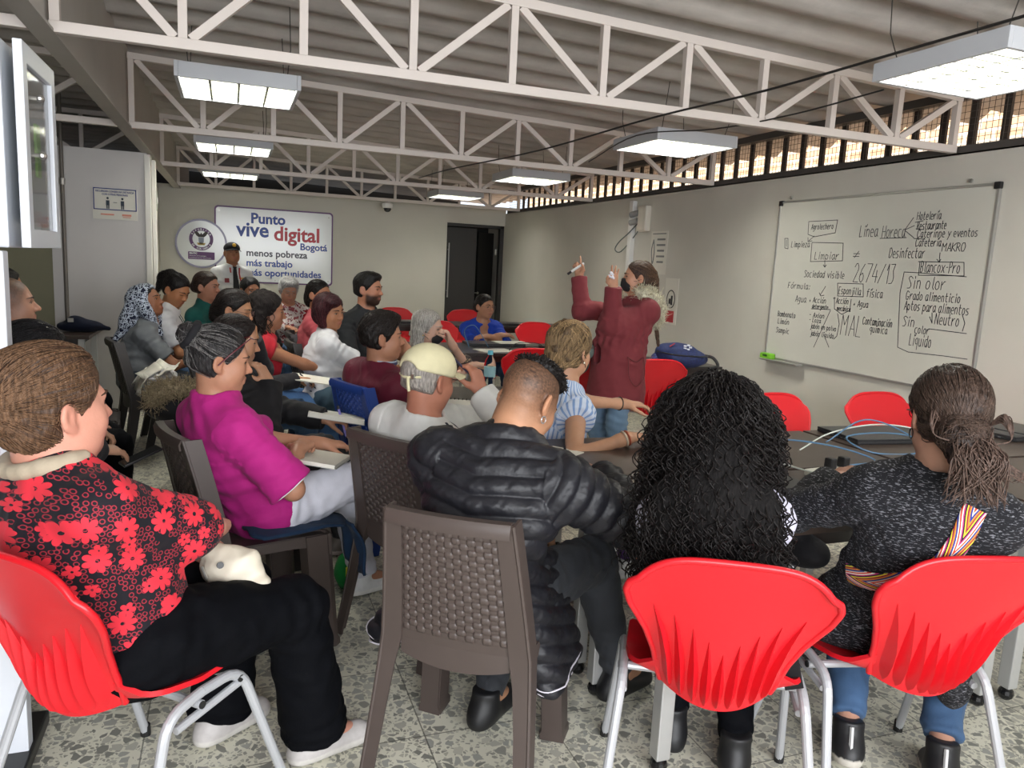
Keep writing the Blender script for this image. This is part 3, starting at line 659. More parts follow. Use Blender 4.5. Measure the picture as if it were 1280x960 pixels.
def place(kind, x, y, deg, label, group=None, z=0.0):
    """deg: heading, 0 faces away from the camera (+y), 90 faces right (+x)"""
    if kind not in _cp:
        o = _cp[kind] = {'red': red_chair, 'brown': lambda: rattan_chair(BRN), 'dark': lambda: rattan_chair(BLKP), 'blue': lambda: rattan_chair(BLUEP)}[kind]()
    else: o = copy_tree(_cp[kind])
    o.location = (x, y, z); o.rotation_euler = (0, 0, -rad(deg)); tag(o, label, 'chair', group)
    return o
RG, BG = 'red shell chairs on tube legs', 'brown rattan pattern plastic chairs'
place('red', -.235, 1.93, 43, 'red shell chair under the woman in the red flowered blouse', RG)
place('red', 1.185, 1.565, 30, 'red shell chair under the woman with long black curly hair', RG)
place('red', 1.72, 1.49, 14, 'red shell chair at lower right under the woman with the patterned strap', RG)
place('red', 2.90, 4.98, 8, 'red shell chair beside the blue backpack, right of the woman in the red coat', RG)
place('red', 2.74, 2.98, 178, 'red shell chair across the long table, left of the two against the board wall', RG)
place('red', 3.44, 2.97, 182, 'red shell chair across the long table, right of the two against the board wall', RG)
place('red', 2.16, 5.58, 5, 'red shell chair with its back showing just right of the water bottle', RG)
place('red', 1.26, 3.04, 82, 'red shell chair under the woman in the striped blouse', RG)
place('red', 2.34, 5.02, 15, 'red shell chair between the striped blouse woman and the red coat', RG)
place('red', 3.13, 7.45, 182, 'empty red shell chair right of the woman in the blue cardigan', RG)
place('red', 1.95, 9.30, 180, 'red shell chair at the far desk, left of the woman in the blue cardigan', RG)
place('red', 2.86, 9.25, 180, 'red shell chair at the far desk, right behind the woman in the blue cardigan', RG)
place('red', 2.02, 7.35, 175, 'red shell chair behind the left shoulder of the woman in blue', RG)
place('red', 2.42, 6.98, 178, 'red shell chair under the woman in the blue cardigan', RG)
place('brown', .66, 1.94, 37, 'brown rattan pattern chair in the foreground under the puffer jacket man', BG)
place('brown', .72, 2.74, 58, 'brown rattan pattern chair under the man in the cream cap', BG)
place('brown', .062, 2.848, 72, 'brown rattan pattern chair under the woman in the magenta tunic', BG)
place('dark', -.86, 4.95, 84, 'empty dark plastic chair in front of the woman in the headscarf', BG)
place('dark', -.48, 5.62, 75, 'dark plastic chair under the woman in the headscarf', BG)
place('dark', -.36, 6.12, 80, 'dark plastic chair under the woman in the white printed T-shirt', BG)
place('dark', .06, 3.62, 76, 'dark plastic chair under the woman in the black jacket', BG)
place('dark', .04, 4.72, 85, 'dark plastic chair under the woman with glasses and hand on face', BG)
place('dark', .36, 5.12, 85, 'dark plastic chair under the curly haired woman in red', BG)
place('dark', .66, 5.62, 85, 'dark plastic chair under the woman with maroon bobbed hair', BG)
place('dark', .70, 6.25, 90, 'dark plastic chair under the woman in the coral top', BG)
place('blue', .79, 3.83, 70, 'blue plastic chair under the man in the maroon jersey', BG)
# ================================================================== SMOOTH BODIES (signed distance fields meshed with surface nets)
class SDF:
    def __init__(s): s.p = []
    def _add(s, f, lo, hi, k, sub, clips, kc):
        if clips:
            cl = [(np.array(c, float), nrm(n)) for c, n in clips]; f0 = f
            def f(X, Y, Z):
                d = f0(X, Y, Z)
                for c, n in cl:
                    e = (X-c[0])*n[0]+(Y-c[1])*n[1]+(Z-c[2])*n[2]; h = np.maximum(kc-np.abs(d-e), 0)/kc; d = np.maximum(d, e)+h*h*kc*.25
                return d
        s.p.append((f, np.array(lo, float), np.array(hi, float), k, sub)); return s
    def cap(s, a, b, ra, rb=None, k=.02, sub=False, clips=None, kc=.006, sq=None):
        a = np.array(a, float); b = np.array(b, float); rb = ra if rb is None else rb; ab = b-a; bb = float(ab@ab)+1e-12; R = max(ra, rb)
        if sq is not None: ax, q = nrm(sq[0]), sq[1]
        def f(X, Y, Z):
            x, y, z = X-a[0], Y-a[1], Z-a[2]; h = np.clip((x*ab[0]+y*ab[1]+z*ab[2])/bb, 0, 1)
            x = x-h*ab[0]; y = y-h*ab[1]; z = z-h*ab[2]; d2 = x*x+y*y+z*z
            if sq is not None: t = x*ax[0]+y*ax[1]+z*ax[2]; d2 = d2+t*t*(q*q-1)
            return np.sqrt(d2)-(ra+(rb-ra)*h)
        m = R if sq is None else R*max(1, 1/sq[1])
        return s._add(f, np.minimum(a, b)-m, np.maximum(a, b)+m, k, sub, clips, kc)
    def ell(s, c, r, R=None, k=.02, sub=False, clips=None, kc=.006):
        c = np.array(c, float); r = np.array([r]*3 if np.isscalar(r) else r, float); R = np.eye(3) if R is None else np.array(R, float)
        def f(X, Y, Z):
            x, y, z = X-c[0], Y-c[1], Z-c[2]; u = [(x*R[0, i]+y*R[1, i]+z*R[2, i])/r[i] for i in range(3)]
            k0 = np.sqrt(u[0]**2+u[1]**2+u[2]**2)+1e-9; k1 = np.sqrt((u[0]/r[0])**2+(u[1]/r[1])**2+(u[2]/r[2])**2)+1e-9
            return k0*(k0-1)/k1
        m = np.sqrt((R**2@(r**2))); return s._add(f, c-m, c+m, k, sub, clips, kc)
    @staticmethod
    def comb(F, d, k, sub):
        if sub:
            e = -d; h = np.maximum(k-np.abs(F-e), 0)/k; return np.maximum(F, e)+h*h*k*.25
        h = np.maximum(k-np.abs(F-d), 0)/k; return np.minimum(F, d)-h*h*k*.25
    def ev(s, P):
        P = np.asarray(P, float); F = np.full(len(P), 1.0); X, Y, Z = P[:, 0], P[:, 1], P[:, 2]
        for f, lo, hi, k, sub in s.p: F = s.comb(F, f(X, Y, Z), k, sub)
        return F
    def grad(s, P, e=.002):
        G = np.stack([s.ev(P+np.eye(3)[i]*e)-s.ev(P-np.eye(3)[i]*e) for i in range(3)], 1); return G/(np.linalg.norm(G, axis=1, keepdims=True)+1e-9)
    def mesh(s, h, relax=1):
        U = [p for p in s.p if not p[4]]; lo = np.min([p[1] for p in U], 0)-3*h; hi = np.max([p[2] for p in U], 0)+3*h
        n = np.ceil((hi-lo)/h).astype(int)+1; F = np.full(n, 1.0, np.float32); ax = [(lo[i]+h*np.arange(n[i])).astype(np.float32) for i in range(3)]
        for f, l, u, k, sub in s.p:
            a = np.maximum(np.floor((l-k-2*h-lo)/h).astype(int), 0); b = np.minimum(np.ceil((u+k+2*h-lo)/h).astype(int)+1, n)
            if np.any(b <= a): continue
            sl = tuple(slice(a[i], b[i]) for i in range(3))
            F[sl] = s.comb(F[sl], f(ax[0][sl[0]][:, None, None], ax[1][sl[1]][None, :, None], ax[2][sl[2]][None, None, :]), k, sub)
        I = F < 0; cnt = np.zeros(n-1, np.uint8)
        C = [(i, j, l) for i in (0, 1) for j in (0, 1) for l in (0, 1)]
        for i, j, l in C: cnt += I[i:n[0]-1+i, j:n[1]-1+j, l:n[2]-1+l]
        A = np.argwhere((cnt > 0) & (cnt < 8)); ids = np.full(n-1, -1, np.int32); ids[tuple(A.T)] = np.arange(len(A))
        vals = {c: F[tuple((A+c).T)] for c in C}; P = np.zeros((len(A), 3)); w = np.zeros(len(A))
        for c0 in C:
            for x in range(3):
                if c0[x]: continue
                c1 = list(c0); c1[x] = 1; v0, v1 = vals[c0], vals[tuple(c1)]; m = (v0 < 0) != (v1 < 0)
                t = np.where(m, v0/np.where(m, v0-v1, 1), 0); p = np.zeros((len(A), 3)); p[:] = c0; p[:, x] += t; P[m] += p[m]; w[m] += 1
        V = lo+(A+P/np.maximum(w, 1)[:, None])*h; Q = []
        for x in range(3):
            y, z = (x+1) % 3, (x+2) % 3; s0 = [slice(None)]*3; s1 = [slice(None)]*3; s0[x] = slice(0, -1); s1[x] = slice(1, None)
            a, b = I[tuple(s0)], I[tuple(s1)]; E = np.argwhere(a != b)
            E = E[(E[:, y] > 0) & (E[:, z] > 0) & (E[:, y] < n[y]-1) & (E[:, z] < n[z]-1)]
            if not len(E): continue
            fl = a[tuple(E.T)]; e = np.eye(3, dtype=int)
            q = np.stack([ids[tuple((E-o).T)] for o in (e[y]+e[z], e[z], 0*e[z], e[y])], 1)
            q[~fl] = q[~fl][:, ::-1]; Q.append(q)
        Q = np.concatenate(Q); Q = Q[(Q >= 0).all(1)]
        for _ in range(relax):
            S_ = np.zeros_like(V); N_ = np.zeros(len(V))
            for i in range(4):
                for j in (1, 3): np.add.at(S_, Q[:, i], V[Q[:, (i+j) % 4]]); np.add.at(N_, Q[:, i], 1)
            V = V*.5+S_/np.maximum(N_, 1)[:, None]*.5
        return V, Q
def vnormals(V, Q):
    N = np.cross(V[Q[:, 2]]-V[Q[:, 0]], V[Q[:, 3]]-V[Q[:, 1]]); O = np.zeros_like(V)
    for i in range(4): np.add.at(O, Q[:, i], N)
    return O/(np.linalg.norm(O, axis=1, keepdims=True)+1e-12)
def wob(P, f, seed=0):
    r = np.random.default_rng(seed); o = np.zeros(len(P))
    for i in range(4):
        a = nrm(r.normal(size=3)); b = nrm(r.normal(size=3)); o += np.sin(P@a*f*(1+.35*i)+2.2*np.sin(P@b*f*.55+i)+r.uniform(0, 6))/(1+.4*i)
    return o/2.4
class Fr:
    def __init__(s, o, x, y, z): s.o = np.array(o, float); s.R = np.stack([x, y, z], 1)
    def __call__(s, *p): return s.o+s.R@np.array(p, float)
    def d(s, *p): return s.R@np.array(p, float)
    def inv(s, P): return (np.asarray(P)-s.o)@s.R
def mkframe(o, fwd, up):
    z = nrm(up); y = nrm(np.array(fwd, float)-z*np.dot(fwd, z)); return Fr(o, np.cross(y, z), y, z)
def ik(a, b, l1, l2, pole):
    a = np.array(a, float); b = np.array(b, float); d = b-a; L = np.linalg.norm(d); u = d/L
    if L > (l1+l2)*.995: L = (l1+l2)*.995; b = a+u*L
    x = (l1*l1-l2*l2+L*L)/(2*L); h = math.sqrt(max(l1*l1-x*x, 1e-6)); p = np.array(pole, float); p = nrm(p-u*np.dot(p, u)); return a+u*x+p*h, b

def skin_mat(): 
    if 'skin' in _M: return _M['skin']
    m = mat('skin', 'ffffff', .5, vcol=True, noise=.05, nscale=45, bump=.06, bscale=220, spec=.35)
    b = m.node_tree.nodes['Principled BSDF']; b.inputs['Subsurface Weight'].default_value = .06; b.inputs['Subsurface Radius'].default_value = (.012, .005, .003); b.inputs['Subsurface Scale'].default_value = .5
    return m
def hair_mat(c, rough=.42):
    n = 'hair_'+c
    if n in _M: return _M[n]
    g = NG(n, rough); v = g.obj((30, 30, 6)); k = g.noise(v, 6, 5)
    base = srgb(c); lo = tuple(max(0, x*.45) for x in base); hi = tuple(min(1, x*1.7+.006) for x in base)
    r = g.n('ValToRGB'); r.color_ramp.elements[0].color = lo+(1,); r.color_ramp.elements[0].position = .3; r.color_ramp.elements[1].color = hi+(1,); r.color_ramp.elements[1].position = .75
    g.l(k, r.inputs[0]); g.col(r.outputs[0]); g.bump(k, .8, .006); g.b.inputs['Specular IOR Level'].default_value = .22
    _M[n] = g.m; return g.m
EYEW = mat('eye_white', 'd8d2cc', .25); IRIS = mat('iris_dark', '1d130e', .15); LASH = mat('lash', '17110f', .6)

def ridge(P, f, seed):
    return 1-2*np.abs(wob(P, f, seed))
def folds(V, uv, s, k):
    '''cloth creases: rings at the elbows, slanting pulls over the waist and back'''
    arm = uv[:, 2] > 1; v = uv[:, 1]; w = wob(V, 16, 4)
    a = .0055*np.exp(-((v-.26)/.11)**2)*np.sin(v*115+uv[:, 0]*38+4*w)*.5+.003*np.exp(-((v-.06)/.06)**2)*np.sin(v*150+uv[:, 0]*30+2*w)
    t = .0050*np.exp(-((v-.12)/.12)**2)*np.sin(v*95+uv[:, 0]*9+3*w)+.0028*np.sin(v*60+uv[:, 0]*26+3.5*w)*np.exp(-((v-.36)/.14)**2)
    return k*(np.where(arm, a, t)+.0022*np.clip(ridge(V, 30, 8), -.4, 1))
def legfolds(V, uv):
    v = uv[:, 1]; w = wob(V, 14, 6); leg = uv[:, 2] > 3
    return np.where(leg, (.0026*np.exp(-((v-.40)/.10)**2)*np.sin(v*110+uv[:, 0]*34+4.5*w)+.0024*np.exp(-((v-.04)/.09)**2)*np.sin(v*95+uv[:, 0]*40+4*w)+.003*np.exp(-((v-.80)/.07)**2)*np.sin(v*130+uv[:, 0]*25+4*w)), 0)+.003*np.clip(ridge(V, 26, 3), -.4, 1)
class Person:
    def __init__(s, name, label, pel, head, th, hy=None, hp=0, hr=0, size=1.0, g=1.0, w=1.0, bust=0.0, skin='b98a6c', h=.006, stand=False, hunch=.15, cy=None, hands=None, feet=None, hs=None, neck=1.0, group=None, arm=1.0, nl=.088):
        s.h = h; s.size = size; s.g = g; s.w = w; s.bust = bust; s.th = rad(th); s.hs = (hs or 1.0)*.97; s.skin = np.array(srgb(skin)); s.neck = neck
        s.F = np.array((math.sin(s.th), math.cos(s.th), 0)); s.Rt = np.array((math.cos(s.th), -math.sin(s.th), 0))
        s.base = np.array((pel[0], pel[1], 0.0)); s.lab = label; s.name = name; s.group = group
        L = lambda p: s.base+s.Rt*p[0]+s.F*p[1]+np.array((0, 0, p[2])); s.L = L
        s.D = lambda p: s.Rt*p[0]+s.F*p[1]+np.array((0, 0, p[2]))
        hyr = rad(th if hy is None else hy); p_ = rad(hp)
        hf = np.array((math.sin(hyr)*math.cos(p_), math.cos(hyr)*math.cos(p_), math.sin(p_))); up = np.array((-math.sin(hyr)*math.sin(p_), -math.cos(hyr)*math.sin(p_), math.cos(p_)))
        rt = np.cross(hf, up); up = up*math.cos(rad(hr))+rt*math.sin(rad(hr)); s.H = mkframe(head, hf, up); k = s.hs
        s.C0 = np.array((pel[0], pel[1], pel[2] if len(pel) > 2 else .535)); Hn = s.H(0, -.018*k, -.085*k)
        ut = nrm(Hn-s.C0); s.N = Hn-nrm(.6*ut+.4*s.H.d(0, 0, 1)+np.array((0, 0, .2)))*nl*size; ut = nrm(s.N-s.C0); T = np.linalg.norm(s.N-s.C0)/.50
        s.T = T; cyr = s.th if cy is None else rad(cy); cf = np.array((math.sin(cyr), math.cos(cyr), 0))
        s.uc = nrm(ut+hunch*s.F); s.up = nrm(ut-hunch*s.F); s.CH = mkframe(s.N-s.uc*.19*T, cf, s.uc); s.PE = mkframe(s.C0, s.F, s.up)
        s.WA = s.C0+s.up*.15*T+(-.0)*s.F; s.Hn = Hn
        sh = .153*w*size; s.SH = {d: s.CH(sg*sh, -.005, .108*T) for d, sg in (('L', -1), ('R', 1))}
        if 'dsh' in (hands or {}): 
            for d, v in hands['dsh'].items(): s.SH[d] = s.SH[d]+s.D(v)
        s.hands = {}; s.EL = {}; s.WR = {}; s.HD = {}
        for d, sg in (('L', -1), ('R', 1)):
            q = dict(p=(sg*.10, .30, .60), d=(-sg*.25, 1, -.1), n=(0, 0, -1), pole=(sg*.6, -.4, -1), curl=.35)
            if stand: q = dict(p=(sg*.24, .05, s.C0[2]-.12), d=(0, .15, -1), n=(-sg, 0, 0), pole=(sg*.3, -1, 0), curl=.4)
            q.update((hands or {}).get(d, {})); t = np.array(q['w'], float) if 'w' in q else L(q['p'])
            s.EL[d], s.WR[d] = ik(s.SH[d], t, .272*size*arm, .245*size*arm, s.D(q['pole']))
            s.HD[d] = (nrm(s.D(q['d'])), nrm(s.D(q['n'])), q['curl'], q.get('spread', .0))
        s.HP = {}; s.KN = {}; s.AN = {}; s.TOE = {}
        for d, sg in (('L', -1), ('R', 1)):
            s.HP[d] = s.PE(sg*.088*g**.5, .0, -.02); f = (feet or {}).get(d, (sg*.12, .44, .085) if not stand else (sg*.09, .0, .085))
            a = L(f[:3]); toe = s.D((f[3], f[4], f[5] if len(f) > 5 else 0)) if len(f) > 3 else s.D((sg*.2, 1, 0))
            pole = f[6] if len(f) > 6 else ((0, .6, 1) if not stand else (0, 1, 0))
            s.KN[d], s.AN[d] = ik(s.HP[d], a, .42*size, .405*size, s.D(pole)); s.TOE[d] = nrm(toe)
        s.child = []
    # ---- shared shapes
    def torso(s, S, e, low=True, k=.06, bustk=.04, belly=0.0, clips=None):
        T, g, w = s.T, s.g, s.w*s.size; CH, PE = s.CH, s.PE
        S.ell(CH(0, -.008, .0), (.146*w*(.8+.2*g)+e, .098*(.75+.25*g)+e, .17*T+e), CH.R, k=k, clips=clips)
        S.cap(s.SH['L'], s.SH['R'], .05*s.size+e, None, k=.05, clips=clips)
        for d in 'LR': S.cap(s.N+s.uc*.02, s.SH[d]*.75+s.N*.25, .045+e, .048+e, k=.05, clips=clips)
        mid = mkframe(s.WA, s.F, nrm(s.uc+s.up)); S.ell(mid(0, .005+.035*(g-1), .0), ((.128*g+e), (.092*g+e+belly), .16*T+e), mid.R, k=k, clips=clips)
        if low: S.ell(PE(0, -.01, -.01), (.160*g**.8+e, .115*g**.7+e, .105+e), PE.R, k=k, clips=clips)
        if s.bust:
            for sg in (-1, 1): S.ell(CH(sg*.066*w, .078+.02*s.bust, -.01), (.062*s.bust**.5+e*.6, .056*s.bust+e*.6, .062*s.bust**.5+e*.6), CH.R, k=bustk, clips=clips)
        return S
    def armS(s, S, d, e, frac=2.0, k=.03, cuff=0.0, bag=0.0, fat=1.0):
        a, b, c = s.SH[d], s.EL[d], s.WR[d]; z = s.size; f = (.85+.15*s.g)*fat
        if frac < 1: 
            q = a+(b-a)*frac; S.cap(a, q+(b-a)*.08, .05*z*f+e, (.05+(.038-.05)*frac)*z*f+e+cuff, k=k, clips=[(q, b-a)])
        else:
            S.cap(a, b, .05*z*f+e, .038*z*f+e+bag, k=k)
            if frac < 2: q = b+(c-b)*(frac-1); S.cap(b, q+(c-b)*.08, .038*z*f+e+bag, (.038+(.026-.038)*(frac-1))*z*f+e+cuff, k=k, clips=[(q, c-b)])
            else: q = c+(c-b)*.02; S.cap(b, q+(c-b)*.08, .038*z*f+e+bag, .025*z+e+cuff, k=k, clips=[(q, c-b)])
    def legS(s, S, d, e, k=.04, flare=0.0, top=True, ank=0.0, fat=1.0):
        a, b, c = s.HP[d], s.KN[d], s.AN[d]; z = s.size; g = (s.g**.8)*fat; m = a*.5+b*.5
        S.cap(a, b, .083*z*g+e, .057*z*g**.7+e, k=k)
        q = c+(b-c)*ank; S.cap(b, c+(c-b)*.05, .056*z*g**.7+e, .036*z+e+flare, k=.03, clips=[(q, c-b)] if top else None)
        if flare < .03: S.cap(b+(c-b)*.18, b+(c-b)*.45, .05*z*g**.5+e*.8, .046*z*g**.5+e*.8, k=.03)
    def handS(s, S, d):
        W_, (dr, n, curl, spr), k = s.WR[d], s.HD[d], s.size*.98; n = nrm(n-dr*np.dot(n, dr)); sd = np.cross(dr, n)*(1 if d == 'R' else -1)  # sd points to the thumb side
        cu = [curl]*4 if np.isscalar(curl) else list(curl)[:4]; th = (cu[0] if np.isscalar(curl) else (curl[4] if len(curl) > 4 else .4))
        S.cap(s.EL[d]+(W_-s.EL[d])*.85, W_+dr*.02*k, .027*k, .023*k, k=.02)
        for i, (o, L, r) in enumerate(((.026, .070, .0088), (.0085, .077, .009), (-.009, .071, .0086), (-.025, .055, .0076))):
            kn = W_+dr*(.088-.004*abs(i-1))*k+sd*o*k; S.cap(W_+dr*.018*k+sd*o*.7*k-n*.002, kn, .0135*k, .0115*k, k=.014)
            p = kn; a = .12+cu[i]*.55; fd = nrm(dr+sd*(o*(2.0+spr*8)))
            for l_, f in ((.46, 1.0), (.30, 1.15), (.24, .7)):
                v = fd*math.cos(a)+n*math.sin(a); q = p+v*L*l_*k; S.cap(p, q, r*k, r*.88*k, k=.005); p = q; r *= .9; a += cu[i]*f*1.0
        p = W_+dr*.022*k+sd*.020*k+n*.004; v = nrm(sd*.75+dr*.62+n*.35); q = p+v*.042*k; S.cap(p, q, .0155*k, .012*k, k=.016)
        v2 = nrm(v*(1-.2*th)+dr*.55+n*.5*th-sd*.25*th); p = q; q = p+v2*.032*k; S.cap(p, q, .0112*k, .0095*k, k=.006); v3 = nrm(v2+n*.35*th-sd*.2*th+dr*.2); S.cap(q, q+v3*.026*k, .0096*k, .008*k, k=.005)
        s.tip = getattr(s, 'tip', {}); s.tip[d] = W_+dr*.105*k+n*.03*k+sd*.02*k
    def headS(s, S, e=0.0, ears=True, nose=1.0, jaw=1.0, fatc=1.0):
        H, k = s.H, s.hs; R = H.R; E = lambda c, r, kk=.02, **kw: S.ell(H(*[x*k for x in c]), np.array([r]*3 if np.isscalar(r) else r)*k+e, R, k=kk*k, **kw)
        E((0, -.014, .032), (.074, .094, .081)); E((0, .030, -.022), (.060*fatc, .056, .074), .03); E((0, .036, -.075), (.046*jaw*fatc, .042, .036), .03); E((0, .066, -.094), (.017*jaw, .015, .014), .025)
        for sg in (-1, 1):
            E((sg*.036, .056, -.032), (.024*fatc, .022, .026), .025); E((sg*.046*fatc, .015, -.062), (.02, .03, .03), .03)
        S.cap(H(-.032*k, .074*k, .018*k), H(.032*k, .074*k, .018*k), .011*k, None, k=.018)
        for sg in (-1, 1): S.ell(H(sg*.031*k, .096*k, .0*k), np.array((.0165, .016, .0095))*k, R, k=.012, sub=True)
        S.cap(H(0, .082*k, .006*k), H(0, .104*k*(.96+.04*nose), -.030*k), .0065*k, .0098*k*nose, k=.010)
        for sg in (-1, 1): E((sg*.0115*nose, .093, -.034), .0078*nose, .008)
        S.cap(H(-.017*k, .083*k, -.059*k), H(.017*k, .083*k, -.059*k), .0068*k, None, k=.006); S.cap(H(0, .088*k, -.0585*k), H(0, .088*k, -.0585*k), .0072*k, None, k=.008)
        S.cap(H(-.014*k, .084*k, -.071*k), H(.014*k, .084*k, -.071*k), .0075*k, None, k=.006)
        if ears:
            for sg in (-1, 1):
                RR = R@np.array([[math.cos(.45*sg), -math.sin(.45*sg), 0], [math.sin(.45*sg), math.cos(.45*sg), 0], [0, 0, 1]])
                S.ell(H(sg*.079*k, -.016*k, -.010*k), np.array((.009, .0185, .031))*k, RR, k=.008); S.ell(H(sg*.088*k, -.011*k, -.006*k), np.array((.0075, .0105, .0185))*k, RR, k=.006, sub=True)
                S.ell(H(sg*.076*k, -.006*k, -.034*k), np.array((.006, .009, .011))*k, RR, k=.008)
    # ---- body
    def body(s, ears=True, nose=1.0, jaw=1.0, fatc=1.0, stubble=None, beard=None, buzz=None, lips='9c5a52', eyes='open', brow='2a1d17', face=True):
        S = SDF(); s.torso(S, -.004); k = s.hs
        for d in 'LR': s.armS(S, d, -.004, 2.0); s.legS(S, d, -.006, top=False)
        S.cap(s.H(0, -.02*k, -.05*k), s.N, .056*s.neck*k, .062*s.neck*s.size, k=.03)
        for d in 'LR': S.cap(s.AN[d], s.AN[d]+s.TOE[d]*.12-np.array((0, 0, .045)), .034, .026, k=.03)
        s.headS(S, 0, ears, nose, jaw, fatc)
        for d in 'LR': s.handS(S, d)
        V, Q = S.mesh(s.h); s.SB = S; P = s.H.inv(V)/k; c = np.tile(s.skin, (len(V), 1)); G = lambda p, r: np.exp(-(((P-np.array(p))/np.array(r))**2).sum(1))
        near = np.linalg.norm(P, axis=1) < .17
        red = (.25*G((0, .1, -.03), (.02, .03, .02))+.16*(G((.042, .06, -.03), (.025, .04, .02))+G((-.042, .06, -.03), (.025, .04, .02)))+.2*(G((.08, -.01, -.01), (.02, .03, .04))+G((-.08, -.01, -.01), (.02, .03, .04))))*near
        c = c*(1+np.outer(red, np.array((.12, -.25, -.25))))
        lp = np.clip(1.35*G((0, .095, -.064), (.020, .03, .0095)), 0, 1)*near*.75; c = c*(1-lp[:, None])+np.array(srgb(lips))*lp[:, None]
        if buzz is not None:
            f = np.clip((P[:, 2]-(.0+.35*np.clip(P[:, 1], -.02, .1)*2.2)+.078)/.11, 0, 1)**.8*(.82+.18*wob(V, 900, 7))*(P[:, 1] < .072-.0*P[:, 2])*np.clip((.058+.30*P[:, 2]-P[:, 1])/.02, 0, 1)*near*(np.abs(P[:, 0]) < .0785); f = f*np.clip(.93+.05*P[:, 2]/.05, .6, .98); c = c*(1-f[:, None])+np.array(srgb(buzz))*f[:, None]
        if beard is not None or stubble is not None:
            f = np.clip((-.030-P[:, 2]+.25*np.clip(.05-P[:, 1], 0, .1))/.022, 0, 1)*np.clip((P[:, 1]-.0)/.02, 0, 1)*np.clip((P[:, 2]+.135)/.02, 0, 1)*(1-np.clip(1.6*G((0, .095, -.064), (.018, .03, .008)), 0, 1))*near
            f = f*(.92 if beard else .4); c = c*(1-f[:, None])+np.array(srgb(beard or stubble))*f[:, None]
        o = link(s.name, fast_mesh(s.name, V-s.base, Q, c), skin_mat(), None, s.base); tag(o, s.lab, 'person', s.group); s.o = o
        if face: s.face(eyes, brow)
        return s
    def surf(s, x, z, y0=.14):
        k = s.hs; ys = np.linspace(y0, .03, 56); P = np.stack([s.H(x*k, y*k, z*k) for y in ys]); F = s.SB.ev(P); i = np.argmax(F < 0)
        return ys[i] if F[i] < 0 else .08
    def part(s, name, V, Q, m, col=None, uv=None, parent=None):
        return link(name, fast_mesh(name, V-s.base, Q, col, uv), m, parent or s.o)
    def mbpart(s, name, mb, m, smooth=True, parent=None, angle=50):
        mb.v = [tuple(np.array(p)-s.base) for p in mb.v]; return mb.build(name, m, parent or s.o, angle=angle)
    def face(s, eyes, brow):
        H, k = s.H, s.hs; R = H.R
        for sg in (-1, 1):
            x = sg*.031; y = s.surf(x, 0.0)
            a = .28*sg; RR = R@np.array([[math.cos(a), math.sin(a), 0], [-math.sin(a), math.cos(a), 0], [0, 0, 1]])
            if eyes == 'open':
                e = s.mbpart('eye', MB().ball(H(x*k, (y-.0012)*k, -.001*k), np.array((.0135, .0048, .0055))*k, 14, RR), EYEW)
                s.mbpart('iris', MB().ball(H(x*k*.97, (y+.0026)*k, -.0005*k), np.array((.0056, .0022, .0053))*k, 12, RR), IRIS, parent=e)
            pts = [H((x+t*.0145)*k, (s.surf(x+t*.0145, 0)+.0018)*k, ((.0052 if eyes == 'open' else -.004)*(1-t*t)*(1 if eyes == 'open' else .8)+.000)*k) for t in np.linspace(-1, 1, 7)]
            s.mbpart('eyelashes', MB().tube(pts, [.0010*k, .0016*k, .0019*k, .002*k, .0019*k, .0016*k, .0010*k], 6), LASH)
            if brow:
                pts = [H((x+sg*t*.019)*k, (s.surf(x+sg*t*.019, .021)+.0012)*k, (.0205+.004*(1-(t-.25)**2)-.003*max(0, t))*k) for t in np.linspace(-1, 1, 8)]
                s.mbpart('eyebrow', MB().tube(pts, [.0028*k, .0034*k, .0036*k, .0034*k, .003*k, .0026*k, .002*k, .0012*k], 6), mat('brow_'+brow, brow, .8))
    # ---- garment coordinates
    def suv(s, V, legs=False):
        segs = [(s.C0, s.WA, 0, .14), (s.WA, s.CH.o, 0, .14), (s.CH.o, s.N+s.uc*.05, 0, .14)]
        for i, d in enumerate('LR'):
            segs += [(s.SH[d], s.EL[d], 2+i, .045), (s.EL[d], s.WR[d], 2+i, .04)]
            if legs: segs += [(s.HP[d], s.KN[d], 4+i, .07), (s.KN[d], s.AN[d], 4+i, .05)]
        best = np.full(len(V), 9.0); out = np.zeros((len(V), 3)); acc = 0; last = -1
        for a, b, gid, r in segs:
            if gid != last: acc = 0; last = gid
            ab = b-a; L = np.linalg.norm(ab); t0 = (V-a)@ab/L**2; t = np.clip(t0, 0, 1); d = V-a-t[:, None]*ab; dist = np.linalg.norm(d, axis=1)
            x = s.Rt-ab/L*np.dot(s.Rt, ab/L) if gid < 2 else (s.F-ab/L*np.dot(s.F, ab/L)+1e-3*s.Rt); x = nrm(x); y = np.cross(ab/L, x); ang = np.arctan2(d@y, d@x)
            sc = dist-r*(1 if gid else .9); m = sc < best; best[m] = sc[m]; out[m, 0] = ang[m]*r; out[m, 1] = acc+t0[m]*L; out[m, 2] = gid; acc += L
        return out
    def top(s, m, e=.012, sleeve=2.0, neck='crew', hem=-.03, wr=.0035, wf=34, name='shirt', cuff=.0, belly=0.0, disp=None, open_=0.0, colfn=None, extra=None, low=True, cutf=None, h=None, fat=1.0, bag=.0, uvfn=None, fold=1.0):
        S = SDF(); up, N = s.up, s.N; hemc = s.PE(0, 0, hem); cl = [(hemc, -up)]
        s.torso(S, e, low, clips=cl, belly=belly)
        for d in 'LR':
            if sleeve > 0: s.armS(S, d, e, sleeve, cuff=cuff, fat=fat, bag=bag)
        if extra: extra(S, s)
        CH, T = s.CH, s.T
        nc = N+s.uc*.055+s.CH.d(0, .016, 0)
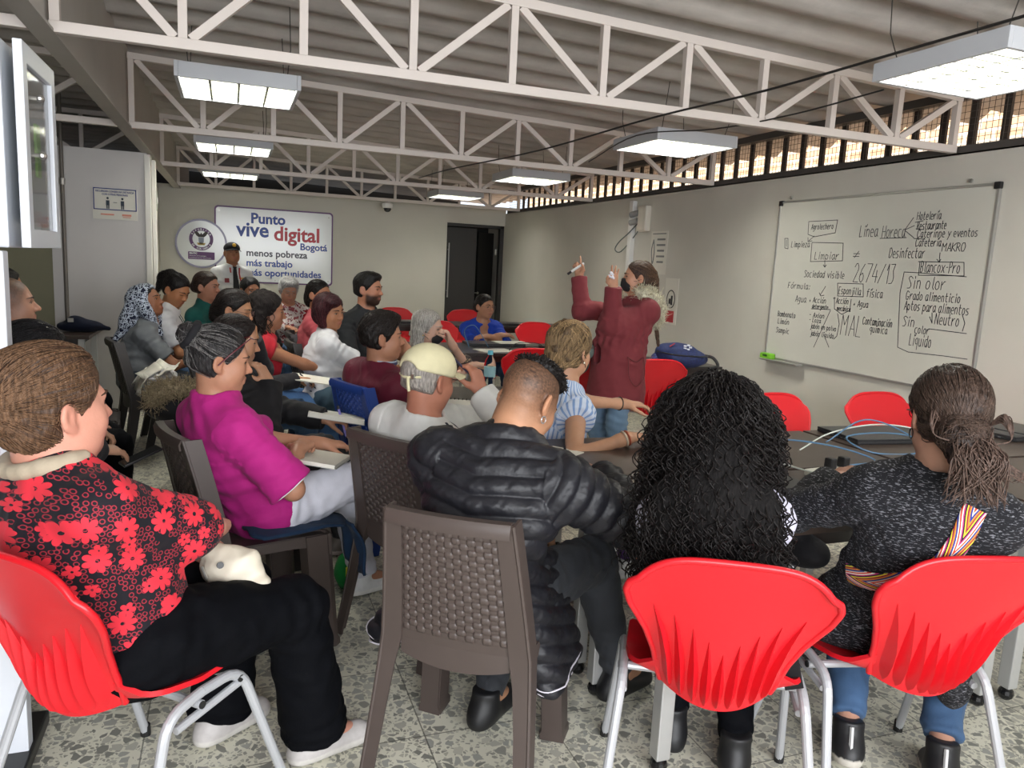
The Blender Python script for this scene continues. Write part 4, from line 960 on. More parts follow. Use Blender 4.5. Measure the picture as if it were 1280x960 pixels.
        if neck == 'crew': S.ell(nc, (.074, .078, .055), CH.R, k=.01, sub=True)
        elif neck == 'scoop': S.ell(nc+s.CH.d(0, .05, -.05), (.085, .075, .085), CH.R, k=.01, sub=True)
        elif neck in ('v', 'vdeep'):
            q = 1.0 if neck == 'v' else 1.7; S.ell(nc, (.076, .07, .05), CH.R, k=.01, sub=True)
            for t in np.linspace(0, 1, 6): S.ell(N+CH.d(0, .10+.02*q*t, -.02-.13*q*t), (.058*(1-.88*t), .07, .05), CH.R, k=.006, sub=True)
        elif neck == 'collar':
            S.ell(nc, (.070, .074, .06), CH.R, k=.008, sub=True); 
            pts = [N+s.uc*(.045+.012*math.cos(a))+CH.d(.068*math.sin(a), .012-.066*math.cos(a), 0) for a in np.linspace(-2.75, 2.75, 15)]
            for a, b in zip(pts[:-1], pts[1:]): S.cap(a-s.uc*.022, b-s.uc*.022, .013, None, k=.012); S.cap(a, b, .0085, None, k=.012)
        if cutf: cutf(S, s)
        V, Q = S.mesh(h or s.h); Nn = vnormals(V, Q); uv = s.suv(V) if uvfn is None else uvfn(V); d = wr*wob(V, wf, len(s.lab))+wr*.6*wob(V, wf*2.1, 3)
        if disp: d = d+disp(V, uv, s)
        else: d = d+folds(V, uv, s, fold)
        d = np.clip(d, -.009, .012) if not disp else d; V = V+Nn*d[:, None]; col = colfn(V, uv, s) if colfn else None
        s.ST = S; s.o_top = s.part(name, V, Q, m, col, uv); return s
    def trousers(s, m, e=.010, wr=.004, flare=.0, ank=.03, name='trousers', h=None, fat=1.0, wf=30):
        S = SDF(); PE = s.PE; S.ell(PE(0, -.01, -.01), (.160*s.g**.8+e, .115*s.g**.7+e, .11+e), PE.R, k=.06, clips=[(PE(0, 0, .085), s.up)])
        for d in 'LR': s.legS(S, d, e, flare=flare, ank=ank, fat=fat)
        V, Q = S.mesh(h or s.h*1.15); Nn = vnormals(V, Q); uv = s.suv(V, True); dd = wr*wob(V, wf, 5)+.6*wr*wob(V, wf*2.2, 9)+legfolds(V, uv)
        s.part(name, V+Nn*dd[:, None], Q, m, None, uv); return s
    def shoes(s, m, sole='e8e6e2', upper='2a2a2c', h=.006, hi=0.0, both='LR'):
        for d in both:
            A, t = s.AN[d], s.TOE[d]; S = SDF(); u = np.array((0, 0, 1.0)); x = np.cross(t, u); n_ = nrm(np.cross(x, t)); x = nrm(x); b = A-n_*.075
            fr = Fr(b, x, t, n_); cl = [(fr(0, 0, .0), -n_)]
            S.cap(fr(0, -.045, .02), fr(0, .135, .015), .040, .040, k=.03, clips=cl, sq=(x, 1.05)); S.cap(fr(0, -.03, .045), fr(0, .12, .02), .036, .026, k=.03, clips=cl); S.cap(fr(0, -.012, .05), fr(0, -.008, .085+hi), .042, .045, k=.03, clips=[(fr(0, 0, .092+hi), n_)])
            V, Q = S.mesh(h); z = fr.inv(V); c = np.where((z[:, 2:3] < .024), np.array(srgb(sole)), np.array(srgb(upper)))
            o = s.part('shoe', V, Q, m or mat('shoe_mat', 'ffffff', .5, vcol=True, noise=.08, nscale=60), c)
            mb = MB()
            for i in range(4): mb.tube([fr(-.018, .03+.018*i, .066-.008*i), fr(0, .034+.018*i, .072-.008*i), fr(.018, .03+.018*i, .066-.008*i)], .0028, 5)
            s.mbpart('laces', mb, mat('laces', 'c9c7c2', .8), parent=o)
        return s
    # ---- hair
    def hair(s, c, parts, name='hair', h=.0055, cap=.010, front=(.022, .78), nape=-.075, ear=True, wr=.002, wf=90, m=None, capr=(1, 1, 1), rough=.42):
        H, k = s.H, s.hs; S = SDF(); E = lambda p, r, kk=.02, **kw: S.ell(H(*[x*k for x in p]), np.array([r]*3 if np.isscalar(r) else r)*k, H.R, k=kk*k, **kw)
        if cap is not None:
            cl = [(H(0, front[0]*k, 0), H.d(0, 1, -front[1])), (H(0, 0, nape*k), H.d(0, -.35, -1))]
            E((0, -.016, .032), ((.074+cap)*capr[0], (.094+cap)*capr[1], (.081+cap)*capr[2]), clips=cl, kc=.012)
            E((0, -.04, -.03), (.066+cap*.6, .062+cap*.6, .07), .03, clips=cl, kc=.012)
        if ear:
            for sg in (-1, 1): E((sg*.088, -.010, -.016), (.026, .025, .035), .01, sub=True)
        for p in parts:
            if p[0] == 'e': E(p[1], p[2], p[3] if len(p) > 3 else .02)
            elif p[0] == 'c': S.cap(H(*[x*k for x in p[1]]), H(*[x*k for x in p[2]]), p[3]*k, p[4]*k, k=.02)
            elif p[0] == 'w': S.cap(p[1], p[2], p[3], p[4], k=.02)
            elif p[0] == 's': E(p[1], p[2], .01, sub=True)
        V, Q = S.mesh(h); Nn = vnormals(V, Q); V = V+Nn*(wr*wob(V, wf, 2)+wr*.6*wob(V, wf*2.3, 4))[:, None]; s.SHr = S; s.hairV = V
        s.o_hair = s.part(name, V, Q, m or hair_mat(c, rough)); return s
    def strands(s, c, targets, n=260, steps=13, step=.014, r=.0012, lift=.0015, region=None, seed=1, jit=.25, name='combed_strands', fall=None, rough=.4):
        """strands that run over the hair toward the targets (head coordinates)"""
        rg = np.random.default_rng(seed); H, k = s.H, s.hs; L = H.inv(s.hairV)/k; ok = np.ones(len(L), bool) if region is None else region(L); idx = np.where(ok)[0]
        if len(idx) == 0: return s
        P = s.hairV[rg.choice(idx, n)].copy(); T = np.stack([H(*(np.array(t)*k)) for t in targets]); J = rg.normal(size=(n, 3))*jit; paths = [P.copy()]
        near = np.argmin(np.linalg.norm(P[:, None]-T[None], axis=2), 1)
        for i in range(steps):
            d = T[near]-P+J*.04; 
            if fall is not None: d = d*0+np.array(fall)+J*.3
            Ln = np.linalg.norm(d, axis=1, keepdims=True); N = s.SHr.grad(P); d = d-N*(d*N).sum(1, keepdims=True); d /= np.linalg.norm(d, axis=1, keepdims=True)+1e-9
            P = P+d*np.minimum(step, Ln*.8); f = s.SHr.ev(P); P = P-N*(f-lift-.0015*np.abs(J[:, :1]*2)[:, 0])[:, None]; paths.append(P.copy())
        A = np.stack(paths, 1); mb = MB()
        for a in A: mb.tube(list(a), [r*.5]+[r]*(len(a)-2)+[r*.4], 4, cap=False)
        mb.v = [tuple(np.array(p)-s.base) for p in mb.v]; o = mb.build(name, hair_mat(c, rough), s.o_hair, smooth=True); return s
    def loose(s, paths, c, name='loose_strands', r=.0018, parent=None, rough=.4):
        mb = MB()
        for a in paths: mb.tube(a, [r]*(len(a)-1)+[r*.3], 4, cap=False)
        mb.v = [tuple(np.array(p)-s.base) for p in mb.v]; return mb.build(name, hair_mat(c, rough), parent or s.o_hair, smooth=True)
    # ---- accessories
    def glasses(s, c='3a2c28', name='glasses', up=0.0, tilt=0.0, rr=.022):
        H, k = s.H, s.hs; mb = MB(); y = max(s.surf(.031, 0), s.surf(0, .005))+.012
        P = lambda x, y_, z: H(x*k, y_*k, z*k)
        for sg in (-1, 1):
            mb.tube([P(sg*.033+rr*math.cos(a), y-abs(sg*.033+rr*math.cos(a))*.12, -.004+up+.017*math.sin(a)) for a in np.linspace(0, 2*math.pi, 20, endpoint=False)], .0014*k, 6, closed=True)
            mb.tube([P(sg*(.033+rr), y-.007, .002+up), P(sg*.079, .05, .004+up*.9), P(sg*.083, -.012, .008+up*.6)], .0015*k, 6)
        mb.tube([P(-.011, y, .0+up), P(0, y+.003, .004+up), P(.011, y, .0+up)], .0013*k, 6); s.mbpart(name, mb, mat('frame_'+c, c, .35)); return s
    def mask(s, c='1c1b1d'):
        H, k = s.H, s.hs; S = SDF(); s2 = SDF(); m_ = mat('mask_black', c, .8)
        S.ell(H(0, .046*k, -.055*k), np.array((.062, .060, .056))*k, H.R, k=.01, clips=[(H(0, .030*k, 0), H.d(0, -1, .0)), (H(0, 0, -.014*k), H.d(0, -.35, 1)), (H(0, 0, -.108*k), H.d(0, -.2, -1))], kc=.004); S.cap(H(0, .098*k, -.022*k), H(0, .102*k, -.06*k), .012*k, .008*k, k=.02)
        V, Q = S.mesh(.004); o = s.part('face_mask', V, Q, m_); mb = MB()
        for sg in (-1, 1):
            mb = MB()
            for z in (-.026, -.085): mb.tube([H(sg*.055*k, .045*k, z*k), H(sg*.074*k, .02*k, (z*.55-.012)*k), H(sg*.086*k, -.028*k, (-.006 if z > -.05 else -.03)*k)], .0016, 6)
            mb.tube([H(sg*.086*k, -.028*k, -.006*k), H(sg*.087*k, -.034*k, -.018*k), H(sg*.086*k, -.028*k, -.03*k)], .0016, 6)
            s.mbpart('ear_loop', mb, m_, parent=o)
        return s
    def earring(s, c='c9b27a', r=.009, side=(-1, 1), kind='stud'):
        H, k = s.H, s.hs
        for sg in side:
            p = (sg*.083*k, -.006*k, -.046*k)
            mb = MB().ball(H(*p), r*.6, 10) if kind == 'stud' else MB().tube([H(p[0], p[1]+r*math.cos(a), p[2]-r*.7+r*math.sin(a)) for a in np.linspace(0, 2*math.pi, 16, endpoint=False)], .0016, 6, closed=True)
            s.mbpart('earring', mb, mat('jewel_'+c, c, .25, .8))
        return s
    def bracelet(s, d, c='c9b27a', t=.93, r=.031, name='bracelet', w=.003):
        a, b = s.EL[d], s.WR[d]; p = a+(b-a)*t; x, y, z = frame_for(b-a); s.mbpart(name, MB().tube([p+r*(math.cos(q)*x+math.sin(q)*y) for q in np.linspace(0, 2*math.pi, 20, endpoint=False)], w, 6, closed=True), mat('jewel_'+c, c, .35, .3)); return s
    def pen(s, d, c, label, L=.14, dirn=None, r=.004, off=(0, 0, 0)):
        p = s.tip[d]+np.array(off); v = nrm(dirn if dirn is not None else (0, 0, 1)); o = empty('pen', p, 0, label, 'pen')
        MB().tube([-v*L*.3, v*L*.55], r, 8).build('barrel', mat('pen_'+c, c, .35), o); MB().tube([-v*L*.38, -v*L*.3], [.001, r], 8).build('tip', mat('pen_tip', '3a3a3c', .35), o); MB().tube([v*L*.55, v*L*.66], r*1.05, 8).build('cap', mat('pen_cap', '222226', .4), o); return s
# ================================================================== TABLES AND PROPS
TOP = mat('table_laminate', '40352f', .34, spec=.35, noise=.12, nscale=9, stretch=(1, 8, 1)); TOPD = mat('table_dark', '2f2b2a', .3, noise=.08, nscale=9); EDGE = mat('table_edge', '2d2422', .4)
LEGM = mat('table_leg_silver', 'b6b6b4', .35, .4); BALL = mat('caster_black', '151516', .25)
def table(x0, x1, y0, y1, label, m=None, z=.74, group='laminate work tables'):
    t = empty('work_table', ((x0+x1)/2, (y0+y1)/2, 0), 0, label, 'table', group); w, d = x1-x0, y1-y0
    MB().box((0, 0, z-.0125), (w, d, .025), ch=.003).build('table_top', m or TOP, t)
    m2 = MB()
    for s in (-1, 1): m2.box((0, s*(d/2-.05), z-.05), (w-.16, .025, .05)); m2.box((s*(w/2-.08), 0, z-.05), (.025, d-.1, .05))
    m2.build('under_frame', EDGE, t)
    for sx in (-1, 1):
        for sy in (-1, 1):
            x, y = sx*(w/2-.06), sy*(d/2-.06); l = MB().box((x, y, (z-.025+.05)/2), (.045, .045, z-.075), ch=.004).build('leg', LEGM, t)
            m3 = MB(); m3.ball((x, y, .025), .026, 12); m3.tube([(x, y, .03), (x, y, .06)], .012, 8); m3.build('caster_foot', BALL, l)
    return t
table(1.10, 2.50, 1.66, 2.20, 'brown work table in front of the curly haired woman')
table(2.52, 3.90, 1.66, 2.20, 'brown work table at the right edge beyond the tweed cardigan')
table(1.10, 2.50, 2.22, 2.80, 'brown work table under the forearms of the striped blouse woman')
table(2.52, 3.90, 2.22, 2.80, 'brown work table below the whiteboard, holding a closed laptop')
table(1.02, 1.62, 3.35, 4.10, 'dark small table with the water bottle and notebook', TOPD)
table(1.40, 3.15, 5.66, 6.42, 'dark table in front of the woman in the blue cardigan', TOPD)
table(1.6, 3.9, 8.15, 8.75, 'far dark table behind the woman in the blue cardigan', TOPD)
table(2.62, 3.58, 4.92, 5.5, 'dark desk against the right wall with the blue backpack', TOPD)
table(-2.3, -1.02, 6.52, 7.2, 'brown table at left against the partition, holding a navy bag', TOP)

LAP = mat('laptop_shell', '2a2a2c', .35, noise=.05, nscale=40); LAPS = mat('laptop_silver', '6f7072', .35, .3)
def laptop(x, y, z, rz, label, w=.38, d=.26):
    t = empty('closed_laptop', (x, y, z), rad(rz), label, 'laptop', 'closed black laptops')
    MB().box((0, 0, .008), (w, d, .014), ch=.004).build('base', LAP, t); MB().box((0, .002, .0195), (w, d-.004, .009), ch=.003).build('lid', LAP, t)
    m = MB()
    for i in range(4): m.box((-w/2-.0005, -.06+.03*i, .009), (.003, .015, .005))
    m.build('ports', LAPS, t); return t
laptop(1.62, 2.0, .74, 3, 'closed black laptop lying between the curly hair and the clasped hands', .40, .28)
laptop(2.80, 2.62, .74, -5, 'closed black laptop on the far side of the long table below the whiteboard', .46, .28)
laptop(3.62, 2.58, .74, 4, 'closed black laptop at the right edge of the long table', .40, .28)
laptop(2.72, 5.95, .74, 5, 'closed black laptop right of the papers before the woman in blue', .42, .28)
laptop(2.15, 6.25, .74, 0, 'closed black laptop in front of the woman in the blue cardigan', .5, .26)
laptop(3.1, 8.4, .74, 0, 'closed black laptop on the far dark table', .5, .26)
laptop(2.0, 8.4, .74, 0, 'closed black laptop at the left end of the far dark table', .5, .26)
CB = mat('cable_blue', '4b6f8d', .45); CW = mat('cable_white', 'b9bfb8', .45)
def cable(pts, m, label, r=.0032): tag(MB().tube(spline(pts, 8), r, 6).build('cable', m), label, 'cable', 'loose computer cables')
cable([(1.62, 2.16, .745), (1.75, 2.28, .80), (1.98, 2.35, .82), (2.25, 2.33, .79), (2.4, 2.25, .745), (2.2, 2.2, .745)], CB, 'blue cable looping over the near laptop on the long table')
cable([(2.38, 2.5, .76), (2.55, 2.47, .86), (2.75, 2.42, .80), (2.72, 2.33, .745), (2.5, 2.36, .745), (2.45, 2.46, .79), (2.7, 2.45, .80), (3.0, 2.4, .745)], CB, 'blue cable looped beside the far laptop below the whiteboard')
cable([(2.2, 2.45, .745), (2.4, 2.5, .80), (2.65, 2.5, .83), (2.85, 2.44, .81), (2.95, 2.35, .745)], CW, 'pale cable arching over the far laptop')
cable([(1.60, 2.05, .775), (1.70, 2.15, .82), (1.80, 2.12, .80), (1.92, 2.02, .775), (2.0, 1.96, .772)], CW, 'pale cable across the near laptop beside the clasped hands')
cable([(2.0, 2.26, .745), (1.9, 2.18, .80), (1.8, 2.22, .78), (1.86, 2.3, .745), (2.0, 2.3, .745)], CAB, 'black cable tangled beside the power strip')
cable([(3.2, 2.5, .745), (3.3, 2.55, .80), (3.45, 2.5, .78), (3.7, 2.3, .745)], CAB, 'black cable by the right edge laptop')
cable([(1.85, 6.0, .745), (1.82, 6.05, .88), (1.92, 6.1, .92), (2.0, 6.05, .80), (2.02, 6.0, .745)], CB, 'blue cable standing up in a loop in front of the woman in blue')
cable([(3.0, 5.85, .745), (2.98, 5.9, .83), (3.05, 5.95, .83), (3.08, 5.9, .745)], CB, 'short blue cable loop at the right end of the middle table')
cable([(2.15, 5.85, .745), (2.25, 5.95, .79), (2.4, 5.9, .80), (2.5, 6.0, .76), (2.35, 6.06, .745)], CAB, 'black cable coiled by the papers of the woman in blue')
ps = empty('power_strip', (1.92, 2.10, .772), rad(8), 'pale power strip with two black plugs on the long table', 'power strip')
ps.location = (2.06, 2.12, .74)
MB().box((0, 0, .012), (.22, .06, .024), ch=.005).build('strip', mat('strip_cream', 'c9c8bd', .4), ps)
for x in (-.01, .06): MB().box((x, 0, .042), (.034, .034, .045), ch=.008).build('plug', BLK, ps)
hub = empty('network_box', (1.86, 2.30, .74), rad(10), 'small black network box behind the power strip', 'network box')
MB().box((0, 0, .018), (.16, .1, .034), ch=.006).build('case', LAP, hub); MB().box((0, -.051, .018), (.1, .003, .012)).build('port_row', LAPS, hub)

def paper_stack(x, y, z, rz, label, w=.21, d=.29, n=1, name='paper_sheet', cat='paper', group=None, tilt=(0, 0)):
    t = empty(name, (x, y, z), 0, label, cat, group); t.rotation_euler = (tilt[0], tilt[1], rad(rz))
    MB().box((0, 0, .0015*n), (w, d, .003*n)).build('sheets', PAP, t)
    if n > 2: MB().box((.003, 0, .0015), (w+.004, d+.004, .002)).build('cover', mat('cover_grey', 'a9a9a5', .6), t)
    return t
paper_stack(2.02, 5.84, .74, 10, 'white papers on the table beside the water bottle', .30, .21, 1)
paper_stack(2.30, 6.22, .766, 5, 'white sheet under the arms of the woman in blue', .29, .21, 1)
nb = paper_stack(1.12, 3.52, .74, -25, 'open spiral notebook in front of the man in the cream cap', .30, .22, 3, 'notebook', 'notebook')
m = MB()
for i in range(14): m.tube([(-.13+.02*i, .1, .008), (-.13+.02*i, .106, .016), (-.13+.02*i, .112, .008)], .0018, 5)
m.build('spiral', BLK, nb)
paper_stack(1.72, 2.66, .74, 80, 'white sheet under the hand of the striped blouse woman', .14, .24, 1)
paper_stack(1.20, 2.60, .74, 35, 'cream slip of paper at the left end of the long table', .07, .14, 1)
# water bottle
g = NG('clear_plastic', .08); g.b.inputs['Transmission Weight'].default_value = 1.0; g.b.inputs['IOR'].default_value = 1.04; g.b.inputs['Base Color'].default_value = (.9, .95, .95, 1); PET = g.m
bt = empty('water_bottle', (1.36, 4.0, .74), 0, 'clear plastic water bottle with light blue cap', 'bottle')
prof = [(.004, .002), (.03, 0), (.033, .008), (.033, .05), (.030, .056), (.033, .062), (.033, .085), (.031, .09), (.033, .095), (.033, .14), (.028, .165), (.016, .185), (.0135, .19), (.0135, .205)]
MB().lathe(prof, 24).build('bottle_body', PET, bt, smooth=True); MB().lathe([(.0155, .198), (.0155, .218), (.013, .221)], 20).build('cap', mat('cap_blue', '62b4c8', .4), bt)
MB().lathe([(.0335, .075), (.0335, .13)], 24).build('label_band', mat('label_teal', '8fb6bd', .4), bt)
# backpack + pouch on the desk
g = NG('navy_cloth', .75); g.col(g.ramp(g.noise(g.obj(), 60, 3), [(.3, '141f44'), (.7, '1d2c5e')])); NAVYC = g.m
def blob(name, m, parent, balls, h=.010, k=.03, disp=None):
    S = SDF()
    for c, r in balls: S.ell(c, r, k=k)
    v, q = S.mesh(h); return link(name, fast_mesh(name, v, q), m, parent)
# ================================================================== THE PEOPLE
def hd(px, py, d): return at_d(px, py, d)
def mk(px, py, d, th, lean=0.0, side=0.0, zp=.53):
    h = at_d(px, py, d); a = rad(th); F = np.array((math.sin(a), math.cos(a))); Rr = np.array((math.cos(a), -math.sin(a)))
    p = h[:2]-F*lean-Rr*side; return dict(pel=(p[0], p[1], zp), head=h, th=th)
def cloth(name, c, rough=.8, **kw):
    kw = {**dict(noise=.06, nscale=25, bump=.12, bscale=260, sheen=.04, spec=.2), **kw}; return mat('cloth_'+name, c, rough, **kw)
JEANS = cloth('jeans', '3f5878', noise=.18, nscale=14, stretch=(1, 1, .4)); DKJEANS = cloth('dark_jeans', '34363a', noise=.15, nscale=14); BLACKT = cloth('black_trousers', '08090d', noise=.05, spec=.08, sheen=0); GREYT = cloth('grey_trousers', '3b3b3d', noise=.15, nscale=60); WHITET = cloth('white_trousers', 'd2d2dc')
SEAT = 'seated group facing the whiteboard'
def pat(name, fn, rough=.8):
    g = NG(name, rough); fn(g); g.b.inputs['Specular IOR Level'].default_value = .3; g.b.inputs['Sheen Weight'].default_value = .03; return g.m
# --- printed cloths
def floral(g):
    a = g.n('Attribute', attribute_name='SUV').outputs['Vector']; sx = g.n('SeparateXYZ'); g.l(a, sx.inputs[0]); cb = g.n('CombineXYZ'); g.l(sx.outputs[0], cb.inputs[0]); g.l(sx.outputs[1], cb.inputs[1])
    def flower(scale, petals, r0, lo, thr, seed):
        ad = g.n('VectorMath', operation='ADD'); g.l(cb.outputs[0], ad.inputs[0]); ad.inputs[1].default_value = (seed, seed*.7, 0)
        v = g.n('TexVoronoi', voronoi_dimensions='2D', feature='F1'); v.inputs['Scale'].default_value = scale; v.inputs['Randomness'].default_value = .62; g.l(ad.outputs[0], v.inputs['Vector'])
        sub = g.n('VectorMath', operation='SUBTRACT'); g.l(ad.outputs[0], sub.inputs[0]); g.l(v.outputs['Position'], sub.inputs[1])
        xy = g.n('SeparateXYZ'); g.l(sub.outputs[0], xy.inputs[0]); ang = g.math('ARCTAN2', xy.outputs[1], xy.outputs[0])
        ln = g.n('VectorMath', operation='LENGTH'); g.l(sub.outputs[0], ln.inputs[0]); r = ln.outputs['Value']; se = g.n('SeparateColor'); g.l(v.outputs['Color'], se.inputs[0])
        c = g.math('ABSOLUTE', g.math('COSINE', g.math('MULTIPLY', g.math('ADD', ang, g.math('MULTIPLY', se.outputs[0], 6.0)), petals/2)))
        lim = g.math('MULTIPLY', g.math('ADD', lo, g.math('MULTIPLY', g.math('POWER', c, .55), 1-lo)), r0); inn = g.math('LESS_THAN', r, lim); hole = g.math('GREATER_THAN', r, r0*.16)
        return g.math('MULTIPLY', g.math('MULTIPLY', inn, hole), g.math('GREATER_THAN', se.outputs[1], thr)), r
    f1, _ = flower(13.5, 8, .029, .45, .26, 0); f2, _ = flower(21, 5, .017, .35, .58, 3.3)
    f3, r3 = flower(75, 5, .0058, 1.0, .2, 7.1); ring = g.math('MULTIPLY', f3, g.math('GREATER_THAN', r3, .0036))
    base = g.mix(g.math('MULTIPLY', ring, .75), '15121a', 'a22b3a'); g.col(g.mix(g.math('MAXIMUM', f1, f2), base, 'd8303f'))
FLORAL = pat('floral_blouse', floral)
def stripes(c1, c2, freq, duty=.5, axis=1):
    def fn(g):
        a = g.n('Attribute', attribute_name='SUV').outputs['Vector']; sx = g.n('SeparateXYZ'); g.l(a, sx.inputs[0])
        g.col(g.mix(g.math('GREATER_THAN', g.math('FRACT', g.math('MULTIPLY', sx.outputs[axis], freq)), duty), c1, c2))
    return fn
def plaid(g):
    a = g.n('Attribute', attribute_name='SUV').outputs['Vector']; sx = g.n('SeparateXYZ'); g.l(a, sx.inputs[0]); u = g.math('GREATER_THAN', g.math('FRACT', g.math('MULTIPLY', sx.outputs[0], 16)), .6); v = g.math('GREATER_THAN', g.math('FRACT', g.math('MULTIPLY', sx.outputs[1], 16)), .6)
    g.col(g.mix(g.math('MULTIPLY', g.math('ADD', u, v), .5), '8a4a34', '3a2a24'))
def tweed(g):
    mp = g.n('Mapping'); mp.inputs['Scale'].default_value = (95, 95, 430); mp.inputs['Rotation'].default_value = (.15, .2, 0); g.l(g.n('TexCoord').outputs['Object'], mp.inputs[0]); n = g.noise(mp.outputs[0], 1.0, 2); k = g.noise(g.obj(), 25, 3)
    g.col(g.mix(g.math('MULTIPLY', g.math('GREATER_THAN', n, .60), g.math('ADD', .35, g.math('MULTIPLY', k, .9))), '17171b', '77777d')); g.bump(n, .5, .004)
def blotch(c1, c2, scale, thr=.5, c3=None):
    def fn(g):
        v = g.obj(); n = g.noise(v, scale, 2); c = g.mix(g.math('GREATER_THAN', n, thr), c1, c2)
        if c3: c = g.mix(g.math('GREATER_THAN', g.noise(v, scale*1.7, 1), .6), c, c3)
        g.col(c)
    return fn
def scarf(g):
    v = g.obj(); a = g.n('TexVoronoi', feature='DISTANCE_TO_EDGE'); a.inputs['Scale'].default_value = 30; g.l(v, a.inputs['Vector']); b = g.n('TexVoronoi', feature='F1', distance='CHEBYCHEV'); b.inputs['Scale'].default_value = 46; g.l(v, b.inputs['Vector'])
    m = g.math('MAXIMUM', g.math('LESS_THAN', a.outputs['Distance'], .05), g.math('MULTIPLY', g.math('GREATER_THAN', b.outputs['Distance'], .30), g.math('LESS_THAN', b.outputs['Distance'], .43))); g.col(g.mix(m, '161c33', 'b9c3d2'))

# ------------------------------------------------------------------ foreground
# woman in the flowered blouse
p = Person('person', 'woman in a red and black flowered blouse at lower left, brown hair pinned up', (-.26, 1.92, .535), hd(70, 508, 1.67), 54, hy=54, hp=2, hs=1.11, size=.98, g=1.42, w=1.16, bust=1.3, skin='c48c78', h=.005, hunch=.12, neck=1.25, nl=.05, group=SEAT,
    hands=dict(R=dict(p=(-.04, .31, .69), d=(-.8, .5, -.2), n=(0, 0, -1), pole=(1, .0, -.2)), L=dict(p=(-.18, .27, .62), d=(.6, .7, 0), n=(0, 0, -1))), feet=dict(R=(.17, .47, .085, .3, 1), L=(-.12, .36, .085, 0, 1)))
p.body(fatc=1.12, jaw=1.15, brow='4a3426'); p.top(FLORAL, .016, 1.25, 'crew', -.09, .004, 26, 'blouse', cuff=.012, bag=.012, belly=.02, fat=1.2, uvfn=lambda V: np.stack([V@np.array((.94, .34, .0)), V[:, 2]+.25*V[:, 1], V[:, 0]*0], 1)); p.trousers(BLACKT, .012, flare=.045, ank=.0, fat=1.05, wr=.005); p.shoes(None, 'c9c5c0', 'b9b4b2')
p.hair('4a3629', [('e', (0, -.085, .045), (.052, .045, .06), .03), ('e', (0, -.115, .005), (.04, .03, .038), .03), ('e', (0, -.02, .095), (.06, .07, .03), .04)], cap=.014, front=(.030, .62), nape=-.108, wr=.0035, wf=70)
p.strands('624834', [(0, -.125, .02)], n=620, steps=15, step=.015, r=.0013, region=lambda L: (L[:, 2] > -.105), seed=4)
mb = MB()
for i in range(7): a = i/7*6.28; mb.ball(p.H(-.045+.018*math.cos(a), -.125, -.005+.026*math.sin(a)), (.016, .012, .016), 10)
p.mbpart('scrunchie', mb, mat('scrunchie_white', 'd9d9e2', .8), parent=p.o_hair)
S = SDF(); pts = [p.N+p.uc*(.035)+p.CH.d(.095*math.sin(a), .0-.085*math.cos(a), .012*abs(math.sin(a))) for a in np.linspace(-1.9, 1.9, 12)]
for a, b in zip(pts[:-1], pts[1:]): S.cap(a-p.uc*.012, b-p.uc*.012, .014, None, k=.02)
V, Q = S.mesh(.006); p.part('collar', V+vnormals(V, Q)*(.003*wob(V, 60))[:, None], Q, cloth('collar_beige', 'a79a86'))
bagp = at_z(288, 702, .62)
o = empty('shoulder_bag', bagp, rad(-30), 'cream shoulder bag on the lap of the woman in the flowered blouse', 'bag'); CRM = mat('bag_cream', 'cfc6b4', .5, bump=.1, bscale=40)
S = SDF(); S.ell((0, 0, -.02), (.085, .05, .05), k=.02); S.ell((.02, 0, -.045), (.09, .045, .025), k=.02); S.cap((-.06, 0, .02), (.05, .01, .01), .022, k=.02)
V, Q = S.mesh(.005); link('bag_body', fast_mesh('bag_body', V+vnormals(V, Q)*(.006*ridge(V*np.array((1, 1, .35)), 42, 3)+.002*wob(V, 90))[:, None], Q), CRM, o)
MB().tube(spline([(-.06, -.03, .03), (-.08, -.04, .07), (-.1, -.02, .12)], 6), .007, 8).build('strap', CRM, o); MB().tube([(-.05, -.052, 0), (-.035, -.055, -.03)], .004, 6).build('zip_pull', STEEL, o); MB().tube([(.0, -.051, .01), (.004, -.055, .012)], .009, 10).build('grommet', BLK, o)

# woman in the magenta tunic
p = Person('person', 'woman in a magenta tunic and white trousers, grey streaked bun, writing on her lap', (.105, 2.85, .545), hd(276, 449, 2.6), 64, hy=84, hp=-8, size=.97, g=1.2, w=1.0, bust=.8, skin='b07f65', h=.005, hunch=.22, group=SEAT,
    hands=dict(R=dict(w=at_d(371, 563, 2.80), d=(-.5, .8, .15), n=(-.3, 0, -1), pole=(.5, .5, -.8), curl=.9), L=dict(p=(-.08, .30, .69), d=(.4, 1, -.1), n=(0, 0, -1), curl=.5)), feet=dict(R=(-.05, .66, .33, -.1, 1, -.35, (.5, .5, 1)), L=(-.06, .50, .085, .1, 1)))
p.body(jaw=1.05, fatc=1.05); MAG = cloth('magenta', 'ad2478', .75); p.top(MAG, .020, .95, 'collar', -.10, .004, 30, 'tunic', cuff=.026, fold=.8); p.trousers(WHITET, .008, flare=.018, wr=.006)
WHP = mat('piping_white', 'e3dde4', .6)
for d in 'R':
    q = p.SH[d]+(p.EL[d]-p.SH[d])*.95; x, y, z = frame_for(p.EL[d]-p.SH[d]); p.mbpart('sleeve_piping', MB().tube([q+.073*(math.cos(t)*x+math.sin(t)*y) for t in np.linspace(0, 6.283, 28, endpoint=False)], .0032, 6, closed=True), WHP)
p.shoes(None, 'e2e0dc', 'd9d9d8'); p.hair('2b2828', [('e', (0, -.118, .075), (.040, .036, .040), .012), ('e', (0, -.09, .06), (.035, .03, .035), .03)], cap=.010, front=(.032, .66), nape=-.07)
p.strands('6d6a68', [(0, -.10, .062)], n=240, steps=13, step=.014, r=.0010, seed=8, name='grey_strands'); p.strands('1d1b1b', [(0, -.10, .062)], n=220, steps=13, step=.014, r=.0012, seed=9)
